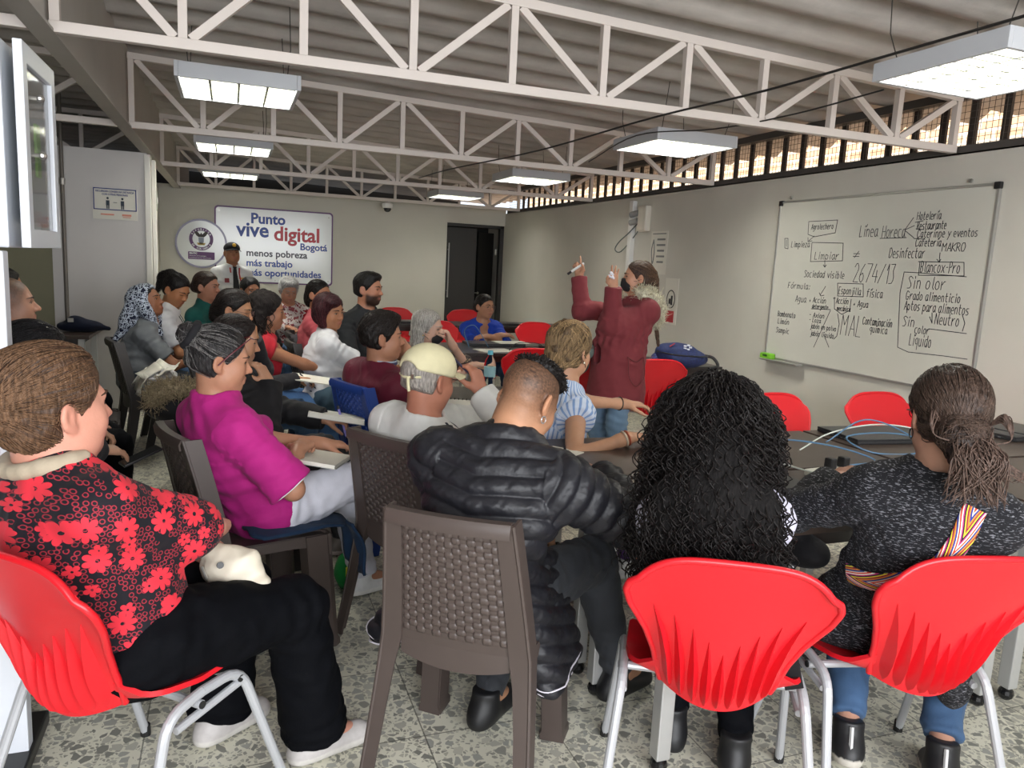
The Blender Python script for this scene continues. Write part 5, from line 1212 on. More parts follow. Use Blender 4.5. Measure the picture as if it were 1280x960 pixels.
bn = p.H(0, -.105, .070); x, y, z = frame_for(p.H.d(0, -1, .45)); p.mbpart('scrunchie', MB().tube([bn+.040*(math.cos(t)*x+math.sin(t)*y)*(1+.05*math.sin(9*t)) for t in np.linspace(0, 6.283, 40, endpoint=False)], .014, 10, closed=True), mat('scrunchie_black', '17161a', .9), parent=p.o_hair)
mb = MB()
for sg in (-1, 1): mb.tube(spline([p.H(sg*.02, .085, .088), p.H(sg*.062, .06, .07), p.H(sg*.084, .02, .03), p.H(sg*.086, -.015, -.012)], 6), .0025, 6)
mb.tube([p.H(-.03, .09, .086), p.H(.03, .09, .086)], .0025, 6); p.mbpart('glasses', mb, mat('frame_wine', '5b1622', .35))
paper_stack(*at_z(392, 574, .68), -20, 'white writing pad on the lap of the woman in magenta', .22, .29, 5, 'writing_pad', 'pad', tilt=(-.12, .12))
# jacket of denim draped over her chair
def draped(name, rows, m, label, cat='jacket', t=.010, wr=.011):
    P = np.array(rows, float); mb = MB(); a = []
    for i in range(P.shape[0]): a.append(spline(list(P[i]), 6))
    a = np.array(a); b = np.stack([np.array(spline(list(a[:, j]), 6)) for j in range(a.shape[1])], 1); b = b+(wr*wob(b.reshape(-1, 3), 38, 4)).reshape(b.shape[:2])[:, :, None]*np.array((.5, .5, .6))
    mb.sheet(b, t); o = mb.build(name, m, smooth=True); tag(o, label, cat); return o
DEN = cloth('denim', '1c3049', noise=.25, nscale=12)
L = p.L
dj = draped('denim_jacket', [[L((.235, -.12, .475)), L((.24, .04, .47)), L((.24, .20, .46))], [L((.16, -.14, .485)), L((.16, .04, .475)), L((.17, .245, .455))], [L((.25, -.12, .43)), L((.262, .10, .40)), L((.265, .21, .36))]][:2]+[[L((.0, -.1, .48)), L((.0, .06, .475)), L((.05, .25, .455))]], DEN, 'dark denim jacket spread on the seat under the woman in magenta')
o = draped('flap', [[L((.10, .235, .458)), L((.17, .245, .456)), L((.24, .235, .456))], [L((.10, .28, .38)), L((.18, .29, .37)), L((.25, .275, .36))], [L((.12, .285, .27)), L((.19, .295, .24)), L((.26, .28, .25))]], DEN, None, None); o.parent = dj; o.matrix_parent_inverse = Matrix.Identity(4)
for k in ('label', 'category'):
    if k in o.keys(): del o[k]
ST = mat('stitch_pale', '9aa3ab', .7); mb = MB(); mb.tube(spline([L((.175, .252, .455)), L((.185, .298, .37)), L((.19, .303, .26))], 6), .0022, 5); mb.tube(spline([L((.10, .243, .456)), L((.105, .288, .38)), L((.12, .293, .27)), L((.19, .302, .238)), L((.262, .287, .25))], 6), .002, 5); sst = mb.build('seam_stitching', ST, o)
MB().tube([L((.20, .300, .255)), L((.20, .308, .255))], .009, 12).build('metal_button', STEEL, o)
gb = empty('green_bag', at_z(432, 735, .0)+np.array((0, 0, .0)), 0, 'green cloth bag with yellow letters on the floor under the magenta woman chair', 'bag'); GRB = cloth('green_bag', '1d7a38')
S = SDF(); S.ell((0, 0, .08), (.05, .06, .085), k=.03); S.ell((.03, .02, .04), (.05, .05, .04), k=.03); V, Q = S.mesh(.007); link('bag_body', fast_mesh('bag_body', V+vnormals(V, Q)*(.004*wob(V, 40))[:, None], Q), GRB, gb)
text_mesh('lettering', 'ity', .055, mat('letter_yellow', 'd9d13a', .6), gb, (-.01, -.068, .085), (.93, .34, 0), (0, .1, 1), 'LEFT', .003, .002)

# man in the puffer jacket
p = Person('person', 'man in a black quilted puffer jacket with shaved sides, bending over to write', (.67, 1.95, .54), hd(661, 500, 2.2), 38, hy=60, hp=-37, size=1.06, g=1.05, w=1.13, skin='b58566', h=.0045, hunch=.30, hs=1.06, neck=1.1, nl=.078, group=SEAT,
    hands=dict(R=dict(w=at_d(750, 594, 2.40), d=(-.9, .5, .15), n=(-.3, 0, -1), pole=(1.2, -.5, -.7), curl=.9), L=dict(p=(.02, .38, .60), d=(.4, .8, -.5), n=(0, 0, -1), pole=(-1, -.3, -.5), curl=.5)), feet=dict(R=(.34, .47, .085, .6, 1), L=(-.02, .16, .085, .2, 1)))
PUF = cloth('puffer', '1d1d22', .5, noise=.06, bump=.14, bscale=90, spec=.4, sheen=0)
def quilt(V, uv, s):
    tor = uv[:, 2] < 1; lat = np.abs((V-s.C0)@s.Rt); v = np.where(tor, (V-s.C0)@s.uc-.22*lat, uv[:, 1]); t = ((v+.005*wob(V, 10, 1))/.054) % 1.0; q = np.sin(np.pi*t)
    return .0125*q**.75-.006+(.0032*wob(V, 75, 6)+.002*wob(V, 150, 2))*q
p.body(buzz='1c1411', nose=1.05, jaw=1.1, fatc=1.05); p.top(PUF, .026, 2.0, 'collar', -.17, .002, 30, 'puffer_jacket', disp=quilt, fat=1.12, h=.005, extra=lambda S, s: [S.cap(s.PE(sg*.13, y, -.02), s.PE(sg*(.24 if sg > 0 else .285), y-.02, -.24), .085, .062, k=.05, sq=(s.Rt, 1.3), clips=[(s.PE(0, 0, -.245), -s.up)]) for sg, y in ((-1, -.02), (1, -.02), (1, .075), (1, .14))]); p.trousers(DKJEANS, .010, wr=.005); p.shoes(None, '1a1a1b', '141416', hi=.02)
p.hair('171312', [('e', (0, -.012, .086), (.068, .076, .030), .02), ('e', (0, .05, .082), (.050, .04, .024), .02)], cap=None, ear=False, wr=.004, wf=110)
rg = np.random.default_rng(1); hv = p.hairV[(p.H.inv(p.hairV)[:, 2] > .085)]; hn = p.SHr.grad(hv); ii = rg.choice(len(hv), 700)
p.loose([[hv[i], hv[i]+(hn[i]+rg.normal(size=3)*.45)*.006, hv[i]+(hn[i]*.8+p.H.d(0, .6, 0)+rg.normal(size=3)*.5)*.009] for i in ii], '1a1513', 'spiky_top_hair')
p.earring('d8dde0', .010, (1,), 'ring')
S = SDF(); 
pts = [p.N+p.uc*.05+p.CH.d(.063*math.sin(a), .014-.062*math.cos(a), 0) for a in np.linspace(-2.2, 2.2, 13)]
for a, b in zip(pts[:-1], pts[1:]): S.cap(a, b, .010, None, k=.01)
V, Q = S.mesh(.005); p.part('shirt_collar', V, Q, cloth('collar_white', 'd4d4da'))
HEMW = mat('hem_stripe', 'cfcad4', .6)
c = p.PE(0, 0, -.165)
def hemring(z, r): return [p.PE(.186*math.cos(t)*r, -.01+.142*math.sin(t)*r, z) for t in np.linspace(0, 6.283, 40, endpoint=False)]
for sg in (-1, 1):
    for zz in (-.222, -.236):
        c_ = p.PE(sg*(.226 if sg > 0 else .27), .028 if sg > 0 else -.035, zz); R_ = np.array([p.PE.d(math.cos(t), 0, 0)*.050+p.PE.d(0, math.sin(t), 0)*(.14 if sg > 0 else .070) for t in np.linspace(0, 6.283, 40, endpoint=False)])+c_; f = p.ST.ev(R_); g_ = p.ST.grad(R_); R_ = R_-g_*(f-.003)[:, None]; p.mbpart('hem_stripe', MB().tube(list(R_), .0024, 5, closed=True), HEMW, parent=p.o_top)
p.mbpart('zip_pull', MB().tube([p.PE(.19, .06, -.06), p.PE(.197, .065, -.11)], .004, 6), STEEL, parent=p.o_top)
p.pen('R', '1c1c1e', 'black pen in the hand of the puffer jacket man', .13, p.D((-.25, .1, 1)))

# woman with long black curly hair
p = Person('person', 'woman with very long black curly hair seen from behind at the long table', (1.215, 1.62, .54), hd(893, 540, 1.92), 30, hy=26, hp=-18, size=.96, g=1.0, w=.84, skin='a87a60', h=.006, hunch=.25, group=SEAT,
    hands=dict(R=dict(p=(.10, .42, .79), d=(-.8, .6, 0), n=(0, 0, -1), pole=(1, -.3, -.5)), L=dict(p=(-.14, .42, .79), d=(.8, .6, 0), n=(0, 0, -1), pole=(-1, -.3, -.5))), feet=dict(R=(.12, .12, .085, .1, 1), L=(-.06, .22, .085, -.1, 1)))
p.body(face=False); p.top(cloth('white_violet', 'c6c4d6', .75), .014, 1.6, 'crew', -.12, .004, 28, 'blouse'); p.trousers(BLACKT, .012); p.shoes(None, '18181a', '141416', hi=.03)
def curlbump(V): return .010*wob(V, 95, 3)+.005*wob(V, 190, 5)
H = p.H; back = -p.F
c0 = p.CH.o
p.hair('0a0707', [('w', H(0, -.03, .02), p.N+back*.06, .095, .110), ('w', p.N+back*.06, c0+back*.06-np.array((0, 0, .06)), .100, .08), ('w', p.N+back*.06+p.Rt*.09, c0+back*.08-np.array((0, 0, .10))+p.Rt*.11, .065, .05), ('w', p.N+back*.06-p.Rt*.09, c0+back*.08-np.array((0, 0, .10))-p.Rt*.12, .065, .05)], cap=.011, front=(.04, .6), ear=False, wr=.006, wf=60, h=.008, rough=.9)
rg = np.random.default_rng(3); paths = []
for i in range(1150):
    a = rg.uniform(0, 6.283); b = rg.uniform(.05, 1.0)**.8; d0 = np.array((math.sin(a)*b*.098, -abs(math.cos(a))*b*.11+.05*(math.cos(a) > .3)*b-.01, .03+.10*math.sqrt(max(0, 1-b*b))))
    P0 = H(*d0); out = nrm(P0-H(0, -.01, .02)); out[2] *= .4; q = P0.copy(); Lh = rg.uniform(.30, .60)*(.8+.2*b); n = 64; pts = []; R0 = rg.uniform(.007, .013); w_ = 2*math.pi/rg.uniform(.036, .060); ph = rg.uniform(0, 6.28); x, y, _ = np.eye(3)
    vel = out*.55+np.array((0, 0, .12)); drift = nrm(np.array((out[0], out[1], 0))+rg.normal(size=3)*.25)*rg.uniform(.05, .26)
    for j in range(n):
        s_ = Lh*j/(n-1); k = min(1, j/14)
        pts.append(q+R0*k*(math.cos(w_*s_+ph)*np.array((1, 0, 0))+math.sin(w_*s_+ph)*np.array((0, 1, 0)))+.3*R0*k*math.sin(w_*s_*.5)*np.array((0, 0, 1)))
        dn = vel*max(0, 1-j/17)+np.array((0, 0, -1.0))*min(1, j/12)+drift*(.45 if j < 20 else .6 if j < 44 else .2); q = q+nrm(dn)*Lh/(n-1)
        if j % 4 == 0:
            f = p.SHr.ev(q[None])[0]
            if f < -.012 and q[2] > .75: q = q-p.SHr.grad(q[None])[0]*(f+.012)*.7
        if q[2] < .56: break
    if len(pts) > 5: paths.append(pts)
hv = p.hairV[p.hairV[:, 2] < H(0, 0, -.02)[2]]; hn = p.SHr.grad(hv)
for i in rg.choice(len(hv), 760):
    if hn[i]@p.F > .5: continue
    ph = rg.uniform(0, 6.28); Lh = rg.uniform(.10, .26); n = 34; w_ = 2*math.pi/rg.uniform(.036, .056); R0 = rg.uniform(.006, .011); o_ = nrm(hn[i]*np.array((1, 1, .2))); sw = rg.normal(size=3)*.12
    paths.append([hv[i]+o_*.014*min(1, j/6)+(np.array((0, 0, -1))+sw)*Lh*j/n+R0*min(1, j/5)*np.array((math.cos(w_*Lh*j/n+ph), math.sin(w_*Lh*j/n+ph), 0)) for j in range(n)])
for i in range(150):
    sg = 'L' if i < 100 else 'R'; a_ = p.SH[sg]+(1 if sg == 'R' else -1)*p.Rt*rg.uniform(-.02, .055)+p.F*rg.uniform(-.10, .03)+np.array((0, 0, rg.uniform(-.02, .10))); ph = rg.uniform(0, 6.28); Lh = rg.uniform(.16, .32); n = 40; w_ = 2*math.pi/rg.uniform(.036, .056); R0 = rg.uniform(.007, .012); sw = rg.normal(size=3)*.10
    paths.append([a_+(np.array((0, 0, -1))+sw)*Lh*j/n+R0*min(1, j/5)*np.array((math.cos(w_*Lh*j/n+ph), math.sin(w_*Lh*j/n+ph), 0)) for j in range(n)])
Cc = np.array((1.185, 1.565, 0)); Fc = np.array((.5, .866, 0)); new = []
for a_ in paths:
    b_ = []
    for q in a_:
        q = np.array(q); t_ = (q-Cc)@Fc; lim = -.165-.16*max(0, q[2]-.44)
        if q[2] < .84 and t_ < lim: q = q+Fc*(lim-t_)
        if q[2] < .67: break
        b_.append(q)
    if len(b_) > 4: new.append(b_)
p.loose(new, '140f0e', 'curls', .0017, rough=.36)
strapw = cloth('strap_black', '19181a')
p.mbpart('bag_strap', MB().bar(p.CH(.12, -.125, .02), p.CH(.19, -.06, -.34), .045, .008, up=p.F), strapw, parent=p.o_top)

# woman in the speckled cardigan
p = Person('person', 'woman in a speckled black cardigan with a brown low ponytail at lower right', (1.73, 1.51, .54), hd(1184, 518, 1.86), 36, hy=30, hp=-8, size=.99, g=1.1, w=.92, skin='b08570', h=.005, hunch=.22, group=SEAT, cy=44,
    hands=dict(R=dict(w=at_z(1080, 590, .84), d=(-1, .1, .2), n=(-.2, -.3, -1), pole=(1.2, -.2, -.4), curl=.5), L=dict(w=at_z(1036, 602, .83), d=(.5, .8, .2), n=(.5, .2, -.6), pole=(-1, -.3, -.6), curl=.5)), feet=dict(R=(.20, .05, .10, .1, 1, -.25), L=(-.05, .07, .10, .0, 1, -.25)))
TWEED = pat('tweed_cardigan', tweed, .9)
def tail(S, s):
    for sg in (-1, 1): S.cap(s.PE(sg*.14, -.04, -.02), s.PE(sg*.215, -.06, -.20), .085, .075, k=.06, sq=(s.Rt, 1.5))
p.body(face=True, brow='4a382c'); p.top(TWEED, .020, 2.0, 'crew', -.28, .004, 26, 'cardigan', extra=tail, fat=.88, cuff=.006); p.trousers(JEANS, .012, ank=.14); p.shoes(None, 'bdb8ae', '19191b', hi=.03)
for d in 'LR':
    mb = MB(); t, A = p.TOE[d], p.AN[d]; mb.tube([A-t*.055+np.array((0, 0, .04)), A-t*.075+np.array((0, 0, -.02)), A-t*.085+np.array((0, 0, -.05))], .006, 5)
    p.mbpart('heel_tab', mb, mat('heel_tab', 'bdbdbd', .6))
p.hair('2e2420', [('e', (-.0, -.105, -.045), (.062, .040, .042), .02), ('c', (-.02, -.13, -.05), (.005, -.15, -.12), .042, .030), ('c', (.01, -.125, -.05), (.03, -.14, -.13), .034, .02), ('c', (.0, -.14, -.10), (.01, -.155, -.175), .032, .010)], cap=.014, front=(.026, .7), nape=-.085, wr=.003)
p.strands('45362e', [(0, -.13, -.045)], n=560, steps=16, step=.014, r=.0012, region=lambda L: (L[:, 2] > -.06), seed=5)
rg = np.random.default_rng(9); H = p.H
p.loose([spline([H(rg.uniform(-.04, .045), -.135+rg.uniform(-.02, .02), -.05+rg.uniform(-.02, .03)), H(rg.uniform(-.05, .065), -.175+rg.uniform(-.02, .01), -.09), H(rg.uniform(-.06, .08), -.165+rg.uniform(-.02, .02), -.175+rg.uniform(-.03, .05))], 6) for i in range(230)]+
        [spline([H(.05*sg, -.10, -.02), H(.075*sg+rg.uniform(-.01, .01), -.13, .0+rg.uniform(-.01, .015)), H(.08*sg, -.15, -.045), H(.03*sg, -.155, -.06)], 6) for sg in (1, 1, 1, -1, -1, 1) for _ in range(6)]+
        [spline([H(rg.uniform(.03, .08), -.14, -.09), H(.10+rg.uniform(-.02, .02), -.15, -.12), H(.12+rg.uniform(-.03, .05), -.14, -.14)], 5) for _ in range(12)], '54433b', 'ponytail_strands', .0014)
p.glasses('5a1420', rr=.024); p.earring('2a2a2c', .012, (-1,), 'ring')
# woven strap of the bag, bright zigzag bands
def band(g):
    a = g.n('Attribute', attribute_name='SUV').outputs['Vector']; sx = g.n('SeparateXYZ'); g.l(a, sx.inputs[0]); z = g.math('FRACT', g.math('ADD', g.math('MULTIPLY', sx.outputs[1], 9), g.math('MULTIPLY', g.math('ABSOLUTE', sx.outputs[0]), 1.0)))
    g.col(g.ramp(z, [(0, 'd8402c'), (.12, 'e4dccb'), (.2, '2c3a86'), (.34, 'e08a2c'), (.46, '8e1f3c'), (.58, 'e6d23c'), (.68, '2a2430'), (.8, 'c33a7a'), (.9, 'f0ece0')], 'CONSTANT'))
BAND = pat('woven_strap', band, .85)
c3 = [p.N+p.CH.d(.07, -.06, -.02), p.CH(.055, -.13, .07), p.CH(.02, -.15, .0), p.CH(-.045, -.148, -.06), p.CH(-.12, -.125, -.105), p.CH(-.185, -.06, -.13)]
cl = np.array(spline(c3, 9)); f = p.ST.ev(cl); gN = p.ST.grad(cl); cl = cl-gN*(f-.006)[:, None]; w_ = .052; rows = []; acc = 0; uvs = []
for i in range(len(cl)):
    t = nrm(cl[min(i+1, len(cl)-1)]-cl[max(i-1, 0)]); sd = np.cross(t, gN[i]); acc += np.linalg.norm(cl[i]-cl[i-1]) if i else 0
    for u in np.linspace(-1, 1, 7): rows.append(cl[i]+sd*u*w_/2+gN[i]*.004*(1-u*u)); uvs.append((u, acc, 0))
n7 = len(cl); Qs = np.array([(i*7+j, i*7+j+1, (i+1)*7+j+1, (i+1)*7+j) for i in range(n7-1) for j in range(6)]); V = np.array(rows); Nn = np.repeat(gN, 7, 0); n_ = len(V)
V2 = np.concatenate([V, V-Nn*.004]); Q2 = np.concatenate([Qs, Qs[:, ::-1]+n_, np.array([(i*7, (i+1)*7, (i+1)*7+n_, i*7+n_) for i in range(n7-1)]), np.array([((i+1)*7+6, i*7+6, i*7+6+n_, (i+1)*7+6+n_) for i in range(n7-1)])])
bgp = p.L((-.24, .05, .66)); o = empty('woven_strap_bag', bgp, 0, 'black shoulder bag with a bright zigzag woven strap, on the woman in the cardigan', 'bag')
st = link('strap', fast_mesh('strap', V2-bgp, Q2, None, uvs+uvs), BAND, o); blob_ = SDF(); blob_.ell((0, 0, 0), (.06, .10, .05), k=.02); blob_.ell((-.02, .04, .05), (.05, .06, .03), k=.02); V, Q = blob_.mesh(.008); link('bag_body', fast_mesh('bag_body', V+vnormals(V, Q)*(.004*wob(V, 40))[:, None], Q), cloth('bag_black', '161517'), o)
# ------------------------------------------------------------------ presenter
p = Person('person', 'standing woman in a long dark red coat and black mask, gesturing with both hands', (at_d(770, 480, 5.0)[0], at_d(770, 480, 5.0)[1], .865), hd(797, 347, 5.0), -98, hy=-68, hp=2, size=.93, g=1.0, w=1.0, bust=.8, skin='b98a6f', h=.0055, stand=True, hunch=.04, hs=.98, group=None, cy=-104,
    hands=dict(R=dict(w=at_d(724, 347, 5.15), d=(.15, .1, 1), n=(-.5, .9, .1), pole=(.2, .6, -1), curl=[.0, 1.5, 1.5, 1.5, 1.0]), L=dict(w=at_d(767, 360, 4.85), d=(.0, .12, 1), n=(-1, .3, 0), pole=(-.3, -.8, -1), curl=[1.3, .15, .1, .1, 1.1], spread=1.2)))
p.body(brow='3a2a20'); COAT = cloth('coat_red', '763338', .8)
def skirt(S, s):
    S.cap(s.C0+np.array((0, 0, .16)), s.C0*np.array((1, 1, 0))+np.array((0, 0, .56)), .165, .205, k=.06, clips=[(np.array((0, 0, .585)), (0, 0, -1))], sq=(s.F, 1.05))
def opening(S, s):
    for t in np.linspace(0, 1, 9): S.ell(s.CH(.015, .135+.02*t, .12-.40*t), (.030+.012*t, .045, .05), s.CH.R, k=.008, sub=True)
def gather(V, uv, s):
    z = V[:, 2]; return .006*np.exp(-((z-1.02)/.07)**2)*np.sin(uv[:, 0]*150)-.012*np.exp(-((z-1.015)/.022)**2)
p.top(COAT, .020, 2.0, 'crew', -.02, .0045, 24, 'coat', extra=skirt, cutf=opening, disp=lambda V, uv, s: gather(V, uv, s)+folds(V, uv, s, .7), cuff=.010, bag=.006, fat=.98, h=.0065)
ST0 = p.ST; oc = p.o_top; p.top(pat('plaid_shirt', plaid), .009, 0, 'crew', .0, .002, 30, 'plaid_shirt'); p.ST = ST0; p.o_top = oc
p.trousers(cloth('light_jeans', '6f8aa5', noise=.12, nscale=14), .012, wr=.003); p.shoes(None, 'c9c7c2', '8d8a86')
mb = MB()
for sg in (-1, 1):
    q = [p.L((sg*.13, .135, .86)), p.L((sg*.03, .205, .86)), p.L((sg*.03, .205, .845)), p.L((sg*.08, .185, .83)), p.L((sg*.13, .135, .845))]
mb.tube(spline([p.L((-.185, .06, .90)), p.L((-.20, .0, .875)), p.L((-.185, -.06, .90))], 6), .006, 6); mb.tube(spline([p.L((-.198, .065, .90)), p.L((-.215, .06, .78)), p.L((-.218, .0, .72)), p.L((-.212, -.06, .78)), p.L((-.193, -.06, .90))], 6), .003, 5)
p.mbpart('pocket_flap', mb, mat('coat_seam', '642629', .8), parent=p.o_top)
# fur trim of the hood
FURC = 'd4c6ae'; S = SDF(); hp_ = [p.CH(.07, .05, .20), p.CH(.09, -.05, .20), p.CH(.04, -.15, .13), p.CH(-.02, -.175, .08), p.CH(-.085, -.13, .14), p.CH(-.10, -.03, .20), p.CH(-.07, .06, .20)]
sp = spline(hp_, 8)
for a, b in zip(sp[:-1], sp[1:]): S.cap(a, b, .030, None, k=.02)
hood = [p.CH(0, -.09, .16), p.CH(0, -.14, .05)]; 
V, Q = S.mesh(.007); fo = p.part('fur_trim', V+vnormals(V, Q)*(.010*wob(V, 70))[:, None], Q, hair_mat(FURC, .8), parent=p.o_top)
rg = np.random.default_rng(2); Nn = vnormals(V, Q); ii = rg.choice(len(V), 1500); p.loose([[V[i], V[i]+(Nn[i]+rg.normal(size=3)*.5)*.016, V[i]+(Nn[i]+rg.normal(size=3)*.6)*.026] for i in ii], FURC, 'fur_strands', .0016, parent=fo)
S = SDF(); S.cap(p.CH(0, -.07, .14), p.CH(0, -.14, .06), .085, .06, k=.03, sq=(p.CH.d(0, 1, 0), 1.5)); V, Q = S.mesh(.008); p.part('hood', V, Q, COAT, parent=p.o_top)
p.hair('3d2c23', [('e', (0, -.105, .01), (.042, .03, .045), .03), ('w', p.H(-.0, -.12, -.01), p.CH(-.02, -.20, .08), .020, .018), ('w', p.CH(-.02, -.20, .08), p.CH(-.03, -.27, -.06), .016, .010)], cap=.008, front=(.030, .62), nape=-.07)
p.strands('5d4635', [(0, -.115, .0)], n=240, steps=13, step=.014, r=.0012); p.mask(); p.earring('c9a860', .013, (-1,))
# marker in one hand, white cloth ball in the other
mk_ = empty('board_marker', at_d(721, 335, 5.10), 0, 'black and white board marker held across the raised fist of the woman in red', 'marker'); v = nrm(p.Rt*-.0+at_d(733, 328, 5.10)-at_d(715, 340, 5.10))
MB().tube([-v*.045, v*.05], .008, 10).build('barrel', mat('marker_white', 'e2e2e0', .4), mk_); MB().tube([-v*.075, -v*.045], .0085, 10).build('cap', BLK, mk_); MB().tube([v*.05, v*.058], .0075, 10).build('end', mat('marker_white', 'e2e2e0', .4), mk_)
wc = empty('white_cloth', at_d(764, 344, 4.80), 0, 'crumpled white tissue pinched in the hand before the face of the woman in red', 'tissue'); S = SDF(); S.ell((0, 0, 0), (.017, .015, .021), k=.01); S.ell((.008, -.006, -.014), (.011, .011, .011), k=.01)
V, Q = S.mesh(.004); o = link('crumple', fast_mesh('crumple', V+vnormals(V, Q)*(.006*wob(V, 160))[:, None], Q), mat('tissue', 'dcdae2', .8), wc)
wb_ = empty('waist_bag', p.L((.10, .20, .93)), 0, 'grey green waist bag at the front of the red coat', 'bag'); S = SDF(); S.ell((0, 0, -.02), (.075, .065, .06), k=.03); V, Q = S.mesh(.007); link('bag_body', fast_mesh('bag_body', V, Q), cloth('waist_bag', '6b7571'), wb_); MB().tube(spline([(-.06, -.05, .01), (0, -.075, .005), (.06, -.05, .01)], 6), .004, 6).build('zip', STEEL, wb_)

# woman in striped blouse
p = Person('person', 'woman in a striped blue and white blouse, braided blond brown hair, forearms on the table', (1.30, 3.03, .545), hd(714, 438, 3.28), 78, hy=62, hp=-6, size=.97, g=1.15, w=1.0, bust=.9, skin='b78a6d', h=.0055, hunch=.22, group=None,
    hands=dict(R=dict(w=at_z(785, 547, .785), d=(-.1, 1, -.02), n=(0, 0, -1), pole=(1, -.6, -.6), curl=.35), L=dict(p=(-.06, .52, .80), d=(.5, 1, 0), n=(0, 0, -1), curl=.4)))
p.body(brow='6a513c'); p.top(pat('striped_blouse', stripes('c9d3e4', '7f9cc9', 62, .62, 0)), .016, .18, 'crew', -.10, .004, 28, 'blouse', fat=1.25); p.trousers(cloth('purple_leggings', '5f4478'), .010); p.shoes(None, 'd8d6d2', 'cfcfce')
p.hair('55432f', [('e', (0, -.05, .05), (.085, .075, .07), .03), ('e', (0, -.09, -.03), (.062, .045, .06), .03), ('e', (0, -.10, -.075), (.04, .03, .03), .02), ('e', (.0, -.0, .095), (.06, .06, .03), .03)], cap=.016, front=(.03, .6), nape=-.085, wr=.006, wf=60)
p.strands('7d6648', [(0, -.115, -.075)], n=520, steps=16, step=.014, r=.0014, seed=3, jit=.2); p.strands('a08460', [(0, -.115, -.075), (.0, -.07, .10)], n=160, steps=12, step=.014, r=.0015, seed=6, jit=.2)
mb = MB()
for i in range(4): a = i*1.57+.4; mb.ball(p.H(.012+.016*math.cos(a), -.148, -.072+.016*math.sin(a)), (.013, .009, .013), 10)
p.mbpart('flower_clip', mb, mat('clip_white', 'e8e6e4', .4), parent=p.o_hair); p.mbpart('hair_tie', MB().ball(p.H(0, -.115, -.095), (.03, .022, .02), 12), mat('tie_black', '18181a', .8), parent=p.o_hair)
p.mask(); p.earring('d8cdb8', .010, (1,), 'stud'); p.bracelet('R', 'c8b9a4', .93, .031, 'bracelet', .004); p.bracelet('R', 'a8543c', .985, .029, 'bracelet', .004); p.bracelet('L', '2a2420', .9, .031)

# man with the cream cap
p = Person('person', 'man in a cream baseball cap and white track top, holding a pen to his head', (.74, 2.72, .54), hd(536, 474, 2.70), 60, hy=62, hp=-6, size=1.0, g=1.0, w=1.12, skin='a8705a', h=.0055, hunch=.22, hs=1.02, group=SEAT,
    hands=dict(R=dict(w=at_d(602, 492, 2.80), d=(-.35, -.1, 1), n=(-1, -.2, .2), pole=(1, .2, -1), curl=[.7, .9, 1, 1, .6]), L=dict(p=(.0, .42, .82), d=(.4, 1, 0), n=(0, 0, -1))))
p.body(jaw=1.0, nose=1.1, brow='5a4c44'); p.top(cloth('track_white', 'cfcfcb', .7), .020, 2.0, 'collar', -.10, .005, 22, 'track_top', fat=1.15, cuff=.008, bag=.008); p.trousers(BLACKT, .012); p.shoes(None, '8a8680', '6a665f')
p.hair('8e8780', [], cap=.004, front=(-.01, .35), nape=-.06, wr=.002)
CAPC = cloth('cap_cream', 'd3cba6', .8); S = SDF(); k = p.hs; S.ell(p.H(0, -.008*k, .040*k), (.090*k, .112*k, .092*k), p.H.R, k=.01, clips=[(p.H(0, 0, .022*k), p.H.d(0, -.12, -1))]); S.ell(p.H(0, -.115*k, .030*k), (.045*k, .05*k, .032*k), p.H.R, k=.008, sub=True)
V, Q = S.mesh(.0055); co = p.part('cap', V+vnormals(V, Q)*(.0018*wob(V, 45))[:, None], Q, CAPC)
P_ = np.array([[p.H(x*k, (y0+.075*t*(1-(x/.085)**2)**.5)*k, (.035-.012*t-.25*x*x*8)*k) for t in np.linspace(0, 1, 7)] for x, y0 in [(x, .088*math.sqrt(max(0, 1-(x/.1)**2))) for x in np.linspace(-.08, .08, 13)]])
mb = MB(); mb.sheet(P_, .005); p.mbpart('brim', mb, CAPC, parent=co)
mb = MB(); mb.tube(spline([p.H(-.055*k, -.088*k, .012*k), p.H(0, -.112*k, .005*k), p.H(.055*k, -.088*k, .012*k)], 6), .005, 6); mb.tube(spline([p.H(.015*k, -.112*k, .006*k), p.H(.03*k, -.120*k, -.02*k), p.H(.03*k, -.114*k, -.04*k)], 6), .0055, 6); p.mbpart('cap_strap', mb, CAPC, parent=co); p.mbpart('buckle', MB().box(p.H(.035*k, -.108*k, .010*k), (.014, .006, .016), p.H.R), STEEL, parent=co)
S3 = mat('stripe_navy', '1c1f33', .6)
for i in range(3):
    o_ = (-.022+.022*i); pts = np.array(spline([p.N*.45+p.SH['R']*.55+p.F*o_+np.array((0, 0, .04)), p.SH['R']+p.F*o_+np.array((0, 0, .035))+p.Rt*.02, p.SH['R']*.7+p.EL['R']*.3+p.F*o_+p.Rt*.07+np.array((0, 0, .03)), p.SH['R']*.35+p.EL['R']*.65+p.F*o_+p.Rt*.06]), ); f = p.ST.ev(pts); pts = pts-p.ST.grad(pts)*(f-.001)[:, None]; p.mbpart('sleeve_stripe', MB().tube(list(pts), .005, 6), S3, parent=p.o_top)
p.pen('R', '2a2a44', 'dark pen held up by the man in the cream cap', .14, at_d(566, 462, 2.75)-at_d(580, 475, 2.78), .005)

